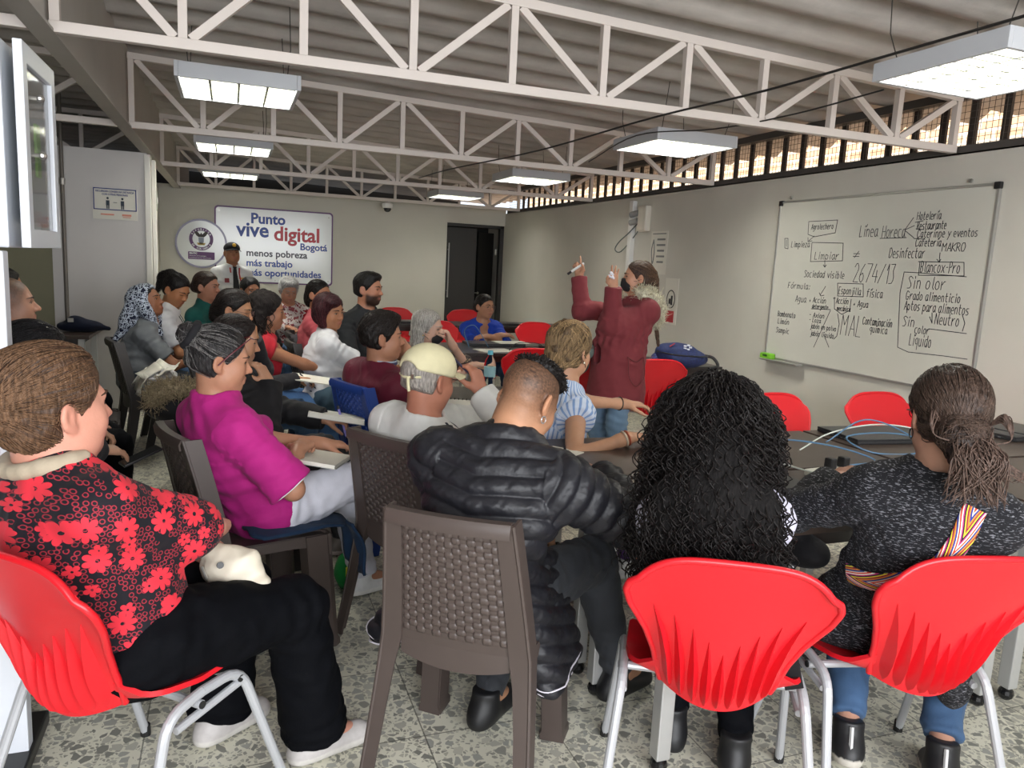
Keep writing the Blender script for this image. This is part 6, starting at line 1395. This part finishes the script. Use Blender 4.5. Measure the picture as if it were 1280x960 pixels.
# man in the maroon jersey
p = Person('person', 'man in a maroon jersey with short black hair resting his chin on his hand', (.78, 3.90, .545), hd(478, 421, 3.85), 66, hy=92, hp=0, size=1.02, g=1.05, w=1.1, skin='a3745a', h=.006, hunch=.30, hs=1.06, group=SEAT,
    hands=dict(R=dict(w=at_d(512, 440, 4.0), d=(-1, -.1, .15), n=(-.2, -.9, .2), pole=(.8, .5, -1), curl=.9), L=dict(p=(-.05, .40, .72), d=(.4, 1, 0), n=(0, 0, -1))))
p.body(jaw=1.05, nose=1.05, brow='15110f'); p.top(cloth('maroon', '5d1b2c', .6), .020, 1.0, 'crew', -.10, .005, 24, 'jersey', fat=1.2, cuff=.015); p.trousers(DKJEANS, .012); p.shoes(None, '9a968f', '7b746c')
p.hair('17120f', [('e', (0, .0, .095), (.066, .085, .035), .02)], cap=.010, front=(.030, .62), nape=-.070, wr=.003)
p.strands('241c18', [(0, .08, .10), (0, .06, .11)], n=260, steps=8, step=.014, r=.0013, region=lambda L: L[:, 2] > .0, jit=.4)
q = [p.N+p.uc*.050+p.CH.d(.072*math.sin(a), .012-.070*math.cos(a), .0) for a in np.linspace(-2.9, 2.9, 24)]; p.mbpart('collar_ring', MB().tube(q, .008, 6), mat('collar_navy', '2a2f55', .7), parent=p.o_top); p.mbpart('collar_ring', MB().tube([x+p.uc*.011 for x in q], .004, 6), mat('collar_pale', 'a9b4c4', .7), parent=p.o_top)

# ------------------------------------------------------------------ second row from the left
p = Person('person', 'woman in a black jacket, hand over her mouth, book and lilac pen on lap', (.05, 3.60, .54), hd(296, 425, 3.48), 76, hy=88, hp=-10, size=.97, g=1.1, bust=.8, skin='b28468', h=.006, hunch=.22, group=SEAT,
    hands=dict(L=dict(p=(.06, .36, .67), d=(.2, 1, -.1), n=(-.3, 0, -1), pole=(-1, -.4, -.6), curl=.7), R=dict(w=at_d(337, 480, 3.40), d=(-.3, -.45, 1), n=(-.7, -.7, .1), pole=(.7, .2, -1), curl=.6)))
p.body(brow='1d1714'); BJ = cloth('black_jacket', '1b1a1c', .65); p.top(BJ, .022, 2.0, 'crew', -.12, .005, 24, 'jacket', fat=1.1, cuff=.01); p.trousers(GREYT, .012); p.shoes(None, 'd8cac6', '857d77')
p.hair('1a1413', [('e', (0, -.10, -.02), (.05, .04, .05), .03)], cap=.010, front=(.030, .6), nape=-.075); p.strands('2a211e', [(0, -.11, -.03)], n=200, steps=13, step=.014, r=.0013)
nbk = paper_stack(*(p.L((.06, .42, .665))), -10, 'open book with pages out on the lap of the woman in black', .26, .20, 8, 'notebook', 'notebook', tilt=(-.1, .15)); p.pen('L', '8f86d0', 'lilac pen in the hand of the woman in black', .16, p.D((-.3, -.2, 1)), .006)
# jacket with a fur hood on the chair behind
fj = empty('fur_hood_jacket', p.L((.06, -.27, .82)), 0, 'dark jacket with a fur hood hung on the chair behind the magenta woman', 'jacket'); S = SDF(); S.cap((-.02, 0, -.03), (.0, .0, -.22), .05, .06, k=.04); S.cap((-.10, 0, -.04), (.10, .0, -.06), .06, None, k=.05); V, Q = S.mesh(.008)
link('jacket_body', fast_mesh('jacket_body', V+vnormals(V, Q)*(.008*wob(V, 30))[:, None], Q), BJ, fj); S = SDF(); sp = spline([(-.11, -.04, -.03), (-.09, -.08, .03), (-.01, -.09, .045), (.07, -.06, .03)], 6)
for a, b in zip(sp[:-1], sp[1:]): S.cap(a, b, .022, None, k=.02)
V, Q = S.mesh(.007); fr_ = link('fur_trim', fast_mesh('fur_trim', V, Q), hair_mat('8a7c62', .8), fj); rg = np.random.default_rng(5); Nn = vnormals(V, Q); mb = MB()
for i in rg.choice(len(V), 900): mb.tube([V[i], V[i]+(Nn[i]+rg.normal(size=3)*.45)*.012, V[i]+(Nn[i]+rg.normal(size=3)*.5)*.022], [.0016, .0014, .0005], 4, cap=False)
mb.build('fur_strands', hair_mat('8a7c62', .8), fr_); S = SDF(); S.ell((.09, -.135, .015), (.05, .03, .03), k=.02); S.ell((.05, -.135, .0), (.03, .025, .02), k=.02); V, Q = S.mesh(.006); link('fleece_lining', fast_mesh('fleece_lining', V+vnormals(V, Q)*(.004*wob(V, 90))[:, None], Q), mat('fleece', 'd9d2c0', .9), fj)

def simple(lab, px, py, d, th, hy, hp=0, lean=.0, side=0.0, skin='b0805f', topm=None, sleeve=1.0, neck='crew', hair_c='17120f', hparts=(), eyes='open', hands=None, g=1.0, w=1.0, bust=.8, size=.97, hs=1.0, trous=None, h=.0065, zp=.54, hk=None, bk=None, tk=None, strands=None, hr=0, name='top', group=SEAT, hunch=.2, stand=False, shoes=True):
    q = mk(px, py, d, th, lean, side, zp); P = Person('person', lab, q['pel'], q['head'], th, hy=hy, hp=hp, hr=hr, size=size, g=g, w=w, bust=bust, skin=skin, h=h, hunch=hunch, hands=hands, hs=hs, group=group, stand=stand)
    P.body(eyes=eyes, **{**dict(brow=hair_c), **(bk or {})}); P.top(topm, .014, sleeve, neck, -.10, .004, 28, name, cuff=.010, **(tk or {})); P.trousers(trous or JEANS, .012)
    if shoes: P.shoes(None, 'b9b5ae', '6f6a66', h=.008)
    if hair_c: P.hair(hair_c, list(hparts), **{**dict(h=.006), **(hk or {})})
    if strands: P.strands(strands[0], strands[1], n=strands[2], steps=12, step=.015, r=.0014)
    return P
LONG = lambda z=-.22, w=.05, y=-.06: [('c', (-.06, y, -.02), (-.075, y+.01, z), w, w*.6), ('c', (.06, y, -.02), (.075, y+.01, z), w, w*.6), ('c', (0, y-.03, 0), (0, y-.045, z), w*1.2, w*.8)]
TEEW = cloth('tee_white', 'cdced2', .75)
# woman with glasses, hand on face
p = simple('woman with black tied hair and glasses resting her face on her hand, head bowed', 294, 387, 4.35, 84, 108, -12, .03, skin='b0805f', topm=cloth('dark_top', '2b2a2d'), sleeve=2.0, hair_c='15110f', hparts=[('e', (0, -.10, -.03), (.05, .04, .05), .03), ('e', (-.02, -.11, -.07), (.04, .035, .04), .02)], eyes='down',
    hands=dict(R=dict(p=(.06, .36, .70), d=(-.2, 1, 0), n=(0, 0, -1), curl=.8), L=dict(w=at_d(318, 424, 4.4), d=(.15, -.1, 1), n=(.3, -1, .1), pole=(-.5, .5, -1), curl=.7)), strands=('241c19', [(0, -.11, -.03)], 160)); p.glasses('54403c')
paper_stack(*(p.L((.05, .46, .70))), -20, 'white writing board on the lap of the woman with glasses', .30, .22, 2, 'clipboard', 'clipboard', tilt=(0, .1)); p.pen('R', '1b1b1d', 'black pen of the woman writing with glasses', .13, p.D((-.3, -.5, .5)))
# curly haired woman in red
p = simple('woman with long dark curly hair in a red low-cut top, looking right', 336, 389, 4.75, 84, 92, -4, .06, skin='9a6a50', topm=cloth('red_top', 'a31d2a', .7), sleeve=.15, neck='vdeep', hair_c='17110f', hparts=LONG(-.26, .055)+[('e', (0, -.04, .05), (.098, .10, .085), .03)], hk=dict(wr=.004, wf=70, cap=.012, ear=False, rough=.8), trous=cloth('jeans_mid', '4a6c9a', noise=.15, nscale=14),
    hands=dict(R=dict(p=(.07, .52, .68), d=(-.3, 1, -.1), n=(0, 0, -1), pole=(1, -.3, -.6), curl=.5), L=dict(p=(-.05, .55, .66), d=(.4, 1, -.2), n=(0, 0, -1), curl=.5)))
rg = np.random.default_rng(11); pts = []
for i in range(300):
    v0 = p.hairV[rg.integers(len(p.hairV))]
    if p.H.inv(v0[None])[0, 1] > .035: continue
    n_ = 20; Lh = rg.uniform(.10, .22); ph = rg.uniform(0, 6.28); o_ = p.SHr.grad(v0[None])[0]*.010
    pts.append([v0+o_*min(1, j/3)+np.array((.010*math.cos(j*.75+ph), .010*math.sin(j*.75+ph), -Lh*j/n_)) for j in range(n_)])
p.loose(pts, '251b17', 'curls', .0020)
paper_stack(*(p.L((.02, .50, .655))), -10, 'white papers on the lap of the curly haired woman in red', .30, .22, 5, 'paper_pile', 'paper', tilt=(0, .12)); sb_ = empty('black_pouch', p.L((.05, .50, .625)), rad(-84), 'black pouch under the papers of the curly haired woman in red', 'pouch'); S = SDF(); S.ell((0, 0, 0), (.15, .12, .03), k=.01); V, Q = S.mesh(.008); link('pouch_body', fast_mesh('pouch_body', V, Q), cloth('pouch_black', '19181b'), sb_)
p.pen('R', '1b1b1d', 'black pen held over the papers by the curly haired woman in red', .13, p.D((-.6, -.3, .5)))
# woman with maroon bobbed hair
p = simple('woman with a maroon bob in a white T-shirt, head leaning to one side', 412, 389, 4.9, 86, 136, -6, .02, .0, skin='a87556', topm=TEEW, sleeve=.75, neck='v', hair_c='2b1216', hparts=[('c', (-.066, -.02, .02), (-.064, .0, -.075), .038, .032), ('c', (.066, -.02, .02), (.064, .0, -.075), .038, .032), ('e', (0, -.06, -.03), (.078, .055, .075), .03), ('e', (.03, .055, .075), (.05, .04, .03), .03)], hk=dict(cap=.013, ear=False, front=(.040, .5)), trous=cloth('jeans_grey', '3e5362', noise=.15, nscale=14), g=1.12, bust=1.0, hr=6,
    hands=dict(R=dict(p=(.08, .48, .66), d=(0, 1, -.2), n=(0, 0, -1), curl=.5), L=dict(p=(-.14, .46, .70), d=(.2, 1, 0), n=(0, 0, -1), curl=.5)), strands=('43191f', [(.07, .02, -.09), (-.07, .02, -.09), (0, -.06, -.09)], 200)); p.earring('d5cfc2', .012, (-1, 1), 'ring')
S = SDF(); S.ell(p.CH(.02, .165, -.10), (.05, .02, .05), p.CH.R); V, Q = S.mesh(.008); p.part('print_patch', V, Q, mat('print_blue', '33418f', .7), parent=p.o_top)
# woman in the headscarf
p = simple('woman in a navy and white headscarf and grey T-shirt, face turned up', 184, 376, 5.2, 84, 108, 14, .05, skin='8d5d43', topm=cloth('grey_tee', '6f7377', .8), sleeve=.75, neck='v', hair_c='14100f', hparts=[], hk=dict(cap=.004), g=1.18, bust=1.25, trous=cloth('dusk_jeans', '30363f'),
    hands=dict(R=dict(p=(.05, .38, .66), d=(-.5, 1, -.1), n=(0, 0, -1), pole=(1, -.6, -.5), curl=.4), L=dict(p=(-.05, .40, .66), d=(.5, 1, -.1), n=(0, 0, -1), curl=.4)), tk=dict(belly=.03))
SCF = pat('headscarf_print', scarf); S = SDF(); k = p.hs; cl = [(p.H(0, .022*k, 0), p.H.d(0, 1, -.45))]
S.ell(p.H(0, -.016*k, .036*k), (.092*k, .112*k, .094*k), p.H.R, clips=cl); S.cap(p.H(0, -.05*k, .0), p.CH(0, -.13, .12), .085, .055, k=.05); S.cap(p.CH(0, -.12, .14), p.CH(.02, -.16, -.02), .07, .03, k=.05, sq=(p.F, 1.8)); S.cap(p.H(.07*k, -.0, -.06*k), p.CH(.05, .085, .11), .045, .022, k=.04); S.cap(p.H(-.07*k, -.0, -.06*k), p.CH(-.05, .085, .11), .045, .022, k=.04)
V, Q = S.mesh(.0065); p.part('headscarf', V+vnormals(V, Q)*(.005*wob(V, 40)+.003*wob(V, 85, 2))[:, None], Q, SCF)
wp = empty('white_bundle', at_z(200, 466, .64), rad(-84), 'crumpled white papers and cloth on the lap of the woman in the headscarf', 'papers'); S = SDF(); S.ell((0, 0, -.02), (.13, .10, .030), k=.02); S.ell((-.03, -.07, -.07), (.09, .022, .06), k=.02); V, Q = S.mesh(.008); link('cloth_bundle', fast_mesh('cloth_bundle', V+vnormals(V, Q)*(.014*ridge(V, 24, 2)+.006*ridge(V, 55, 5))[:, None], Q), mat('bundle_white', 'c9c8cc', .8), wp)
for i, (x, y, z, a, t, u) in enumerate(((.05, -.06, .02, 20, .5, .2), (-.05, .02, .03, -35, -.3, .35), (.09, .04, .03, 50, .3, -.4), (.0, -.11, -.05, 10, 1.1, .1), (-.07, -.10, -.03, -20, .9, -.2), (.08, -.11, -.06, 5, 1.2, .1))):
    Rm = np.array(Matrix.Rotation(rad(a), 3, 'Z') @ Matrix.Rotation(t, 3, 'X') @ Matrix.Rotation(u, 3, 'Y')); G_ = np.array([[(px_, py_, .010*math.sin(px_*45+i)*math.cos(py_*38)) for py_ in np.linspace(-.07, .07, 7)] for px_ in np.linspace(-.06, .06, 7)]); mb = MB(); mb.sheet(G_@Rm.T+np.array((x, y, z)), .0025); mb.build('folded_sheet', PAP, wp, smooth=True)
# woman in the white printed tee
p = simple('woman with a high black ponytail in a white printed T-shirt, looking down', 221, 362, 5.5, 96, 128, -28, .05, skin='a4714f', topm=TEEW, sleeve=.8, hair_c='100d0d', hparts=[('e', (0, -.095, .075), (.035, .03, .035), .02), ('c', (0, -.11, .075), (0, -.155, .02), .03, .034), ('c', (0, -.155, .02), (0, -.15, -.12), .034, .014)], hk=dict(cap=.008), eyes='down', strands=('1d1817', [(0, -.095, .07)], 180)); p.earring('d9d6d0', .008)
mb = MB(); mb.tube(spline([p.N+p.CH.d(-.05, .05, .0), p.CH(-.03, .125, .08), p.CH(.0, .155, -.02)], 6), .003, 5); mb.tube(spline([p.N+p.CH.d(.05, .05, .0), p.CH(.03, .125, .08), p.CH(.0, .155, -.02)], 6), .003, 5); p.mbpart('lanyard', mb, BLK, parent=p.o_top)
S = SDF(); S.ell(p.CH(.03, .13, -.03), (.05, .03, .03), p.CH.R); V, Q = S.mesh(.008); p.part('print_patch', V, Q, mat('print_red', 'b3343a', .6), parent=p.o_top)
# woman in teal
p = simple('woman in a teal jacket with brown hair tied back, sitting below the guard', 259, 358, 6.0, 110, 118, -2, .03, skin='a97760', topm=cloth('teal', '1f5a55'), sleeve=2.0, neck='collar', hair_c='2f221b', hparts=[('e', (0, -.10, -.01), (.04, .04, .045), .02)], strands=('43322a', [(0, -.11, 0)], 120))
# young man mostly hidden
p = simple('young man with short black hair, only his forehead and eyes showing', 313, 363, 6.6, 150, 158, -4, .0, skin='9a6a50', topm=cloth('dark_top', '2b2a2d'), hair_c='121010', hk=dict(cap=.010, front=(.036, .60)), bust=0, size=1.0)
# grey-haired woman in red and white
p = simple('woman with short grey hair and glasses in a red and white jacket, looking down', 361, 362, 7.1, 168, 172, -22, .06, skin='b08068', topm=pat('red_white_print', blotch('cfc6c4', '9a4a52', 26, .56, '6a2a33')), sleeve=2.0, hair_c='8d8c8b', hparts=[('e', (0, .03, .085), (.075, .06, .035), .03), ('e', (0, -.05, -.01), (.085, .06, .06), .03)], hk=dict(cap=.016, ear=False, front=(.032, .5)), eyes='down', strands=('b5b4b2', [(.08, .03, 0), (-.08, .03, 0)], 160), hands=dict(R=dict(p=(.10, .36, .78), d=(-.4, 1, 0), n=(0, 0, -1)), L=dict(p=(-.10, .36, .78), d=(.4, 1, 0), n=(0, 0, -1)))); p.glasses('8a7f78')
RS = cloth('red_sleeve', 'a01f2b')
for d in 'LR':
    S = SDF(); p.armS(S, d, .018, 1.2, cuff=.01); S.cap(p.N*.45+p.SH[d]*.55, p.SH[d], .052, .066, k=.03); V, Q = S.mesh(.008); p.part('red_sleeve', V, Q, RS, parent=p.o_top)
# woman in coral
p = simple('woman in a coral top with dark tied hair, turned toward the camera side', 399, 368, 5.9, 104, 134, 0, .0, skin='a87558', topm=cloth('coral', 'd2626a', .8), sleeve=1.3, hair_c='15110f', hparts=[('e', (0, -.09, -.04), (.05, .045, .07), .03), ('c', (-.06, -.04, -.02), (-.05, -.06, -.15), .035, .02)], hk=dict(cap=.008), strands=('241c19', [(0, -.10, -.05)], 140), hands=dict(L=dict(w=at_d(438, 408, 5.75), d=(-.2, -.3, 1), n=(.5, -.6, 0), pole=(-.3, .6, -1), curl=.8), R=dict(p=(.20, .30, .80), d=(.2, 1, -.3), n=(0, 0, -1), pole=(1, -.5, -.4)))); p.bracelet('L', '1d1d20', .9, .034, 'wristwatch', .006)
# bearded man in black
p = simple('large bearded man in a dark polo shirt sitting by the cream wall', 461, 361, 5.6, 142, 124, -2, .04, skin='a8755c', topm=cloth('polo_dark', '2a2c2e', .75), sleeve=.95, neck='collar', hair_c='14110f', hk=dict(cap=.011, front=(.030, .62)), hparts=[('e', (0, .02, .09), (.068, .07, .032), .02)], bk=dict(beard='1d1613', jaw=1.15, fatc=1.08), g=1.3, w=1.28, bust=0, size=1.06, hs=1.06, hands=dict(R=dict(p=(.2, .38, .66)), L=dict(p=(-.2, .38, .66))), trous=BLACKT)
# grey-haired woman with a mask
p = simple('woman with long grey hair and black face mask, cheek on her raised fist', 536, 410, 5.1, 128, 124, -4, .05, skin='c09a86', topm=pat('flowered_dark', blotch('4a3f3a', '8d7a62', 40, .55, '2a2626')), sleeve=1.0, hair_c='8f8b86', hparts=LONG(-.17, .042, -.045)+[('e', (0, -.03, .06), (.086, .09, .06), .03)], hk=dict(cap=.012, ear=False, front=(.030, .55)), strands=('b3afa9', [(.07, -.03, -.16), (-.07, -.03, -.16), (0, -.1, -.15)], 260),
    hands=dict(L=dict(w=at_d(564, 429, 4.98), d=(.25, -.35, 1), n=(.6, -.8, 0), pole=(-1, .4, -.8), curl=1.3), R=dict(p=(.05, .40, .78), d=(-.5, 1, 0), n=(0, 0, -1)))); p.mask(); p.earring('c9b27a', .010)
# woman in blue
p = simple('woman with glasses in a royal blue cardigan sitting with folded arms at the table', 606, 383, 7.1, 176, 156, -2, .05, skin='a97a5f', topm=cloth('royal_blue', '1c3c9e', .75), sleeve=1.35, neck='vdeep', hair_c='17120f', hparts=[('e', (0, -.09, -.01), (.06, .05, .06), .03), ('c', (-.05, -.07, -.04), (-.06, -.09, -.16), .04, .02)], hk=dict(cap=.008), group=None,
    hands=dict(R=dict(p=(-.06, .30, .80), d=(-1, .15, .05), n=(0, -.3, -1), pole=(1, .2, -.6)), L=dict(p=(.06, .33, .79), d=(1, .1, 0), n=(0, -.3, -1), pole=(-1, .2, -.6)))); p.glasses('6a584e')
# guard
q = at_d(290, 316, 8.6); p = Person('person', 'guard in white shirt, black tie and black cap standing before the wall sign', (q[0], q[1], .875), q, 160, hy=166, hp=6, size=.98, g=1.15, w=1.12, skin='8f6148', h=.008, stand=True, hunch=.03, hs=1.04)
p.body(fatc=1.12); p.top(cloth('shirt_white', 'cfd0d2', .7), .014, .85, 'collar', -.06, .003, 26, 'shirt'); p.trousers(BLACKT, .012); p.shoes(None, '1a1a1a', '141414', h=.009); k = p.hs
p.hair('14100f', [], cap=.004, front=(.0, .3), h=.008); S = SDF(); S.ell(p.H(0, -.005*k, .045*k), (.088*k, .11*k, .075*k), p.H.R, clips=[(p.H(0, 0, .03*k), (0, 0, -1))]); V, Q = S.mesh(.008); BC = cloth('cap_black', '17171a'); co = p.part('cap', V, Q, BC)
P_ = np.array([[p.H(x*k, (y0+.07*t*(1-(x/.085)**2)**.5)*k, (.036-.014*t-2*x*x)*k) for t in np.linspace(0, 1, 5)] for x, y0 in [(x, .088*math.sqrt(max(0, 1-(x/.1)**2))) for x in np.linspace(-.08, .08, 11)]]); mb = MB(); mb.sheet(P_, .006); p.mbpart('brim', mb, BC, parent=co)
p.mbpart('cap_badge', MB().ball(p.H(0, .104*k, .075*k), (.022, .008, .02), 10, p.H.R), mat('badge_gold', 'c9a23c', .4, .4), parent=co)
def front_(m_, pts, w): 
    pts = np.array(pts); f = p.ST.ev(pts); g_ = p.ST.grad(pts); pts = pts-g_*(f-.006)[:, None]
    V = []; 
    for i, q in enumerate(pts): V.append([q-p.CH.d(1, 0, 0)*w[i]/2, q+p.CH.d(0, .006, 0), q+p.CH.d(1, 0, 0)*w[i]/2])
    m_.sheet(np.array(V), .006); return m_
p.mbpart('tie', front_(MB(), [p.CH(0, .12, z) for z in (.165, .14, .10, .0, -.08, -.15, -.18)], [.05, .035, .045, .06, .07, .075, .02]), mat('tie_black', '18181a', .8), parent=p.o_top)
mb = MB(); front_(mb, [p.CH(-.09, .12, .045), p.CH(-.09, .12, .03)], [.08, .08]); p.mbpart('name_bar', mb, mat('badge_gold', 'c9a23c', .4, .4), parent=p.o_top)
mb = MB(); front_(mb, [p.CH(-.065, .12, -.0), p.CH(-.065, .12, -.07)], [.07, .07]); p.mbpart('id_card', mb, PAP, parent=p.o_top)
mb = MB(); front_(mb, [p.CH(.10, .12, .035), p.CH(.10, .12, -.015)], [.05, .05]); p.mbpart('chest_badge', mb, mat('badge_red', '7d2b33', .5), parent=p.o_top)
mb = MB(); front_(mb, [p.CH(-.06, .1, .15), p.CH(-.05, .12, .09), p.CH(-.062, .12, .0)], [.012]*3); front_(mb, [p.CH(.06, .1, .15), p.CH(.05, .12, .10)], [.012]*2); p.mbpart('lanyard', mb, RED_, parent=p.o_top)

# ------------------------------------------------------------------ far left edge
p = simple('man with cropped hair at the left edge, face half hidden by the white panel', 12, 379, 3.35, 70, 78, 4, .05, skin='b0846e', topm=cloth('dark_top', '2b2a2d'), trous=BLACKT, hair_c=None, bk=dict(buzz='4a403a', nose=1.15, jaw=1.1, brow='4a403a'), bust=0, size=1.02, hs=1.05)
p = simple('person with dark hair behind the cropped man at the left edge', 6, 360, 4.3, 70, 70, 0, .0, skin='a3745a', topm=cloth('dark_top', '2b2a2d'), trous=BLACKT, hair_c='17120f', hk=dict(cap=.012), bust=0, size=1.02)
p = simple('woman with sleek black hair behind the flowered blouse woman, phone in her hands', 44, 450, 2.32, 66, 66, -10, .05, skin='b58a70', topm=cloth('dark_top', '2b2a2d'), sleeve=2.0, hair_c='0f0e10', hparts=[('e', (0, -.10, -.02), (.06, .05, .06), .03)], hk=dict(cap=.012, front=(.030, .62)), trous=BLACKT, h=.0055,
    hands=dict(R=dict(w=at_z(158, 566, .62), d=(-.2, 1, -.2), n=(-.2, 0, -1), curl=.4), L=dict(w=at_z(140, 540, .66), d=(.1, 1, -.2), n=(0, 0, -1), curl=.6)), strands=('1d1b1e', [(0, -.11, -.02)], 220))
ph = empty('mobile_phone', at_z(176, 570, .64), rad(-66), 'black mobile phone in the hands of the woman behind the flowered blouse', 'phone'); MB().box((0, 0, 0), (.07, .15, .009), np.array([[1, 0, 0], [0, .94, -.34], [0, .34, .94]]), ch=.003).build('case', LAP, ph); MB().box((0, -.0015, .0048), (.064, .14, .001), np.array([[1, 0, 0], [0, .94, -.34], [0, .34, .94]])).build('screen', mat('screen_dark', '1c2026', .15), ph)

# ------------------------------------------------------------------ left edge furniture
CABW = mat('cabinet_white', 'dfe3ea', .35); GLS = NG('cabinet_glass', .05); GLS.b.inputs['Transmission Weight'].default_value = .9; GLS.b.inputs['IOR'].default_value = 1.15
cb_ = empty('first_aid_cabinet', (-.80, 2.79, 1.415), 0, 'white wall cabinet with a glass door at the upper left edge', 'cabinet')
m = MB(); m.box((-.02, 0, .29), (.44, .40, .58), ch=.006); m.build('body', CABW, cb_)
m = MB(); X_ = .245
for y in (-.185, .185): m.box((X_, y, .29), (.024, .05, .575), ch=.003)
for z in (.03, .55): m.box((X_, 0, z), (.024, .33, .055), ch=.003)
dr_ = m.build('door', CABW, cb_); MB().box((X_-.002, 0, .29), (.004, .33, .48)).build('glass_pane', GLS.m, dr_)
for z in (.43, .27): MB().tube([(X_+.01, -.150, z), (X_+.035, -.150, z)], .006, 8).ball((X_+.04, -.150, z), .012, 10).build('knob', STEEL, dr_)
MB().box((X_-.02, 0, .31), (.002, .32, .46)).build('dark_interior', mat('cab_inside', '9fa6a8', .6), cb_); MB().box((X_-.012, .03, .30), (.008, .05, .16), ch=.002).build('green_box', GRN, cb_)
pn = empty('white_partition_panel', (-.855, 2.27, 0), 0, 'white free-standing panel with a red stripe at the left edge, below the cabinet', 'panel')
MB().box((0, 0, .705), (.64, .05, 1.41), ch=.004).build('board', CABW, pn); MB().box((.24, -.028, .90), (.10, .004, .50)).build('red_stripe', RED_, pn); MB().box((.0, 0, .02), (.66, .36, .04), ch=.006).build('foot', BLK, pn)
nvb = empty('navy_bag', at_z(100, 407, .79), 0, 'soft navy bag lying on the table at the left partition', 'bag'); S = SDF(); S.ell((0, 0, 0), (.16, .09, .05), k=.03); S.ell((-.03, 0, .04), (.07, .06, .04), k=.03); S.cap((.05, 0, 0), (.20, .02, -.02), .04, .02, k=.03); V, Q = S.mesh(.009); link('bag_body', fast_mesh('bag_body', V+vnormals(V, Q)*(.008*wob(V, 24))[:, None], Q), cloth('navy_dark', '151a2c'), nvb); MB().box((-.05, -.085, .05), (.04, .006, .03)).build('buckle', STEEL, nvb)
# backpack, pouch, marker tray things on the desk
bk = empty('backpack', at_d(850, 452, 5.72)*np.array((1, 1, 0))+np.array((0, 0, .74)), rad(-20), 'navy blue backpack lying on the desk by the right wall', 'backpack')
S = SDF(); S.ell((0, 0, .075), (.20, .14, .08), k=.04); S.ell((-.05, -.02, .13), (.14, .11, .06), k=.05); S.ell((.02, -.1, .07), (.14, .06, .055), k=.03); V, Q = S.mesh(.008); link('bag_body', fast_mesh('bag_body', V+vnormals(V, Q)*(.006*wob(V, 26))[:, None], Q), NAVYC, bk)
MB().tube(spline([(-.19, -.06, .12), (-.08, -.16, .11), (.08, -.165, .105), (.19, -.06, .10)], 8), .006, 6).build('zip', BLK, bk); MB().tube(spline([(.15, -.02, .10), (.23, -.05, .09), (.27, -.06, .03), (.20, -.08, .01)], 8), .012, 8).build('strap', BLK, bk); MB().tube(spline([(.26, -.05, .02), (.31, -.04, -.05), (.33, -.03, -.14)], 6), .004, 6).build('dangling_cord', BLK, bk)
LGW = mat('logo_white', 'd9dbe2', .6); m = MB()
for i in range(5): a = i*1.2566; m.box((.02+.022*math.cos(a), -.115, .165+.016*math.sin(a)), (.022, .008, .012), ch=.002)
m.build('logo', LGW, bk); MB().bar((-.11, -.11, .165), (-.075, -.11, .19), .014, .006).build('red_mark', RED_, bk)
pc = empty('flowered_pouch', at_d(826, 438, 5.7)*np.array((1, 1, 0))+np.array((0, 0, .75)), 0, 'small dark pouch with flower print leaning on the backpack', 'pouch'); S = SDF(); S.ell((0, 0, .05), (.08, .05, .055), k=.02); V, Q = S.mesh(.007); link('pouch_body', fast_mesh('pouch_body', V, Q), pat('pouch_print', blotch('2b2f55', '7d5a78', 45, .6, '3d4a80')), pc)
# open green/clear things in the background omitted by the table: stand behind the cardigan woman
st_ = empty('black_stand', (3.70, 2.35, .74), 0, 'black metal stand behind the head of the cardigan woman, by the board', 'stand'); m = MB(); m.tube([(0, 0, 0), (0, 0, .20)], .010, 8); m.build('post', BLK, st_); MB().box((-.05, 0, .20), (.18, .08, .010), ch=.002).build('shelf', BLK, st_); MB().box((0, 0, .006), (.12, .12, .012), ch=.003).build('base', BLK, st_)
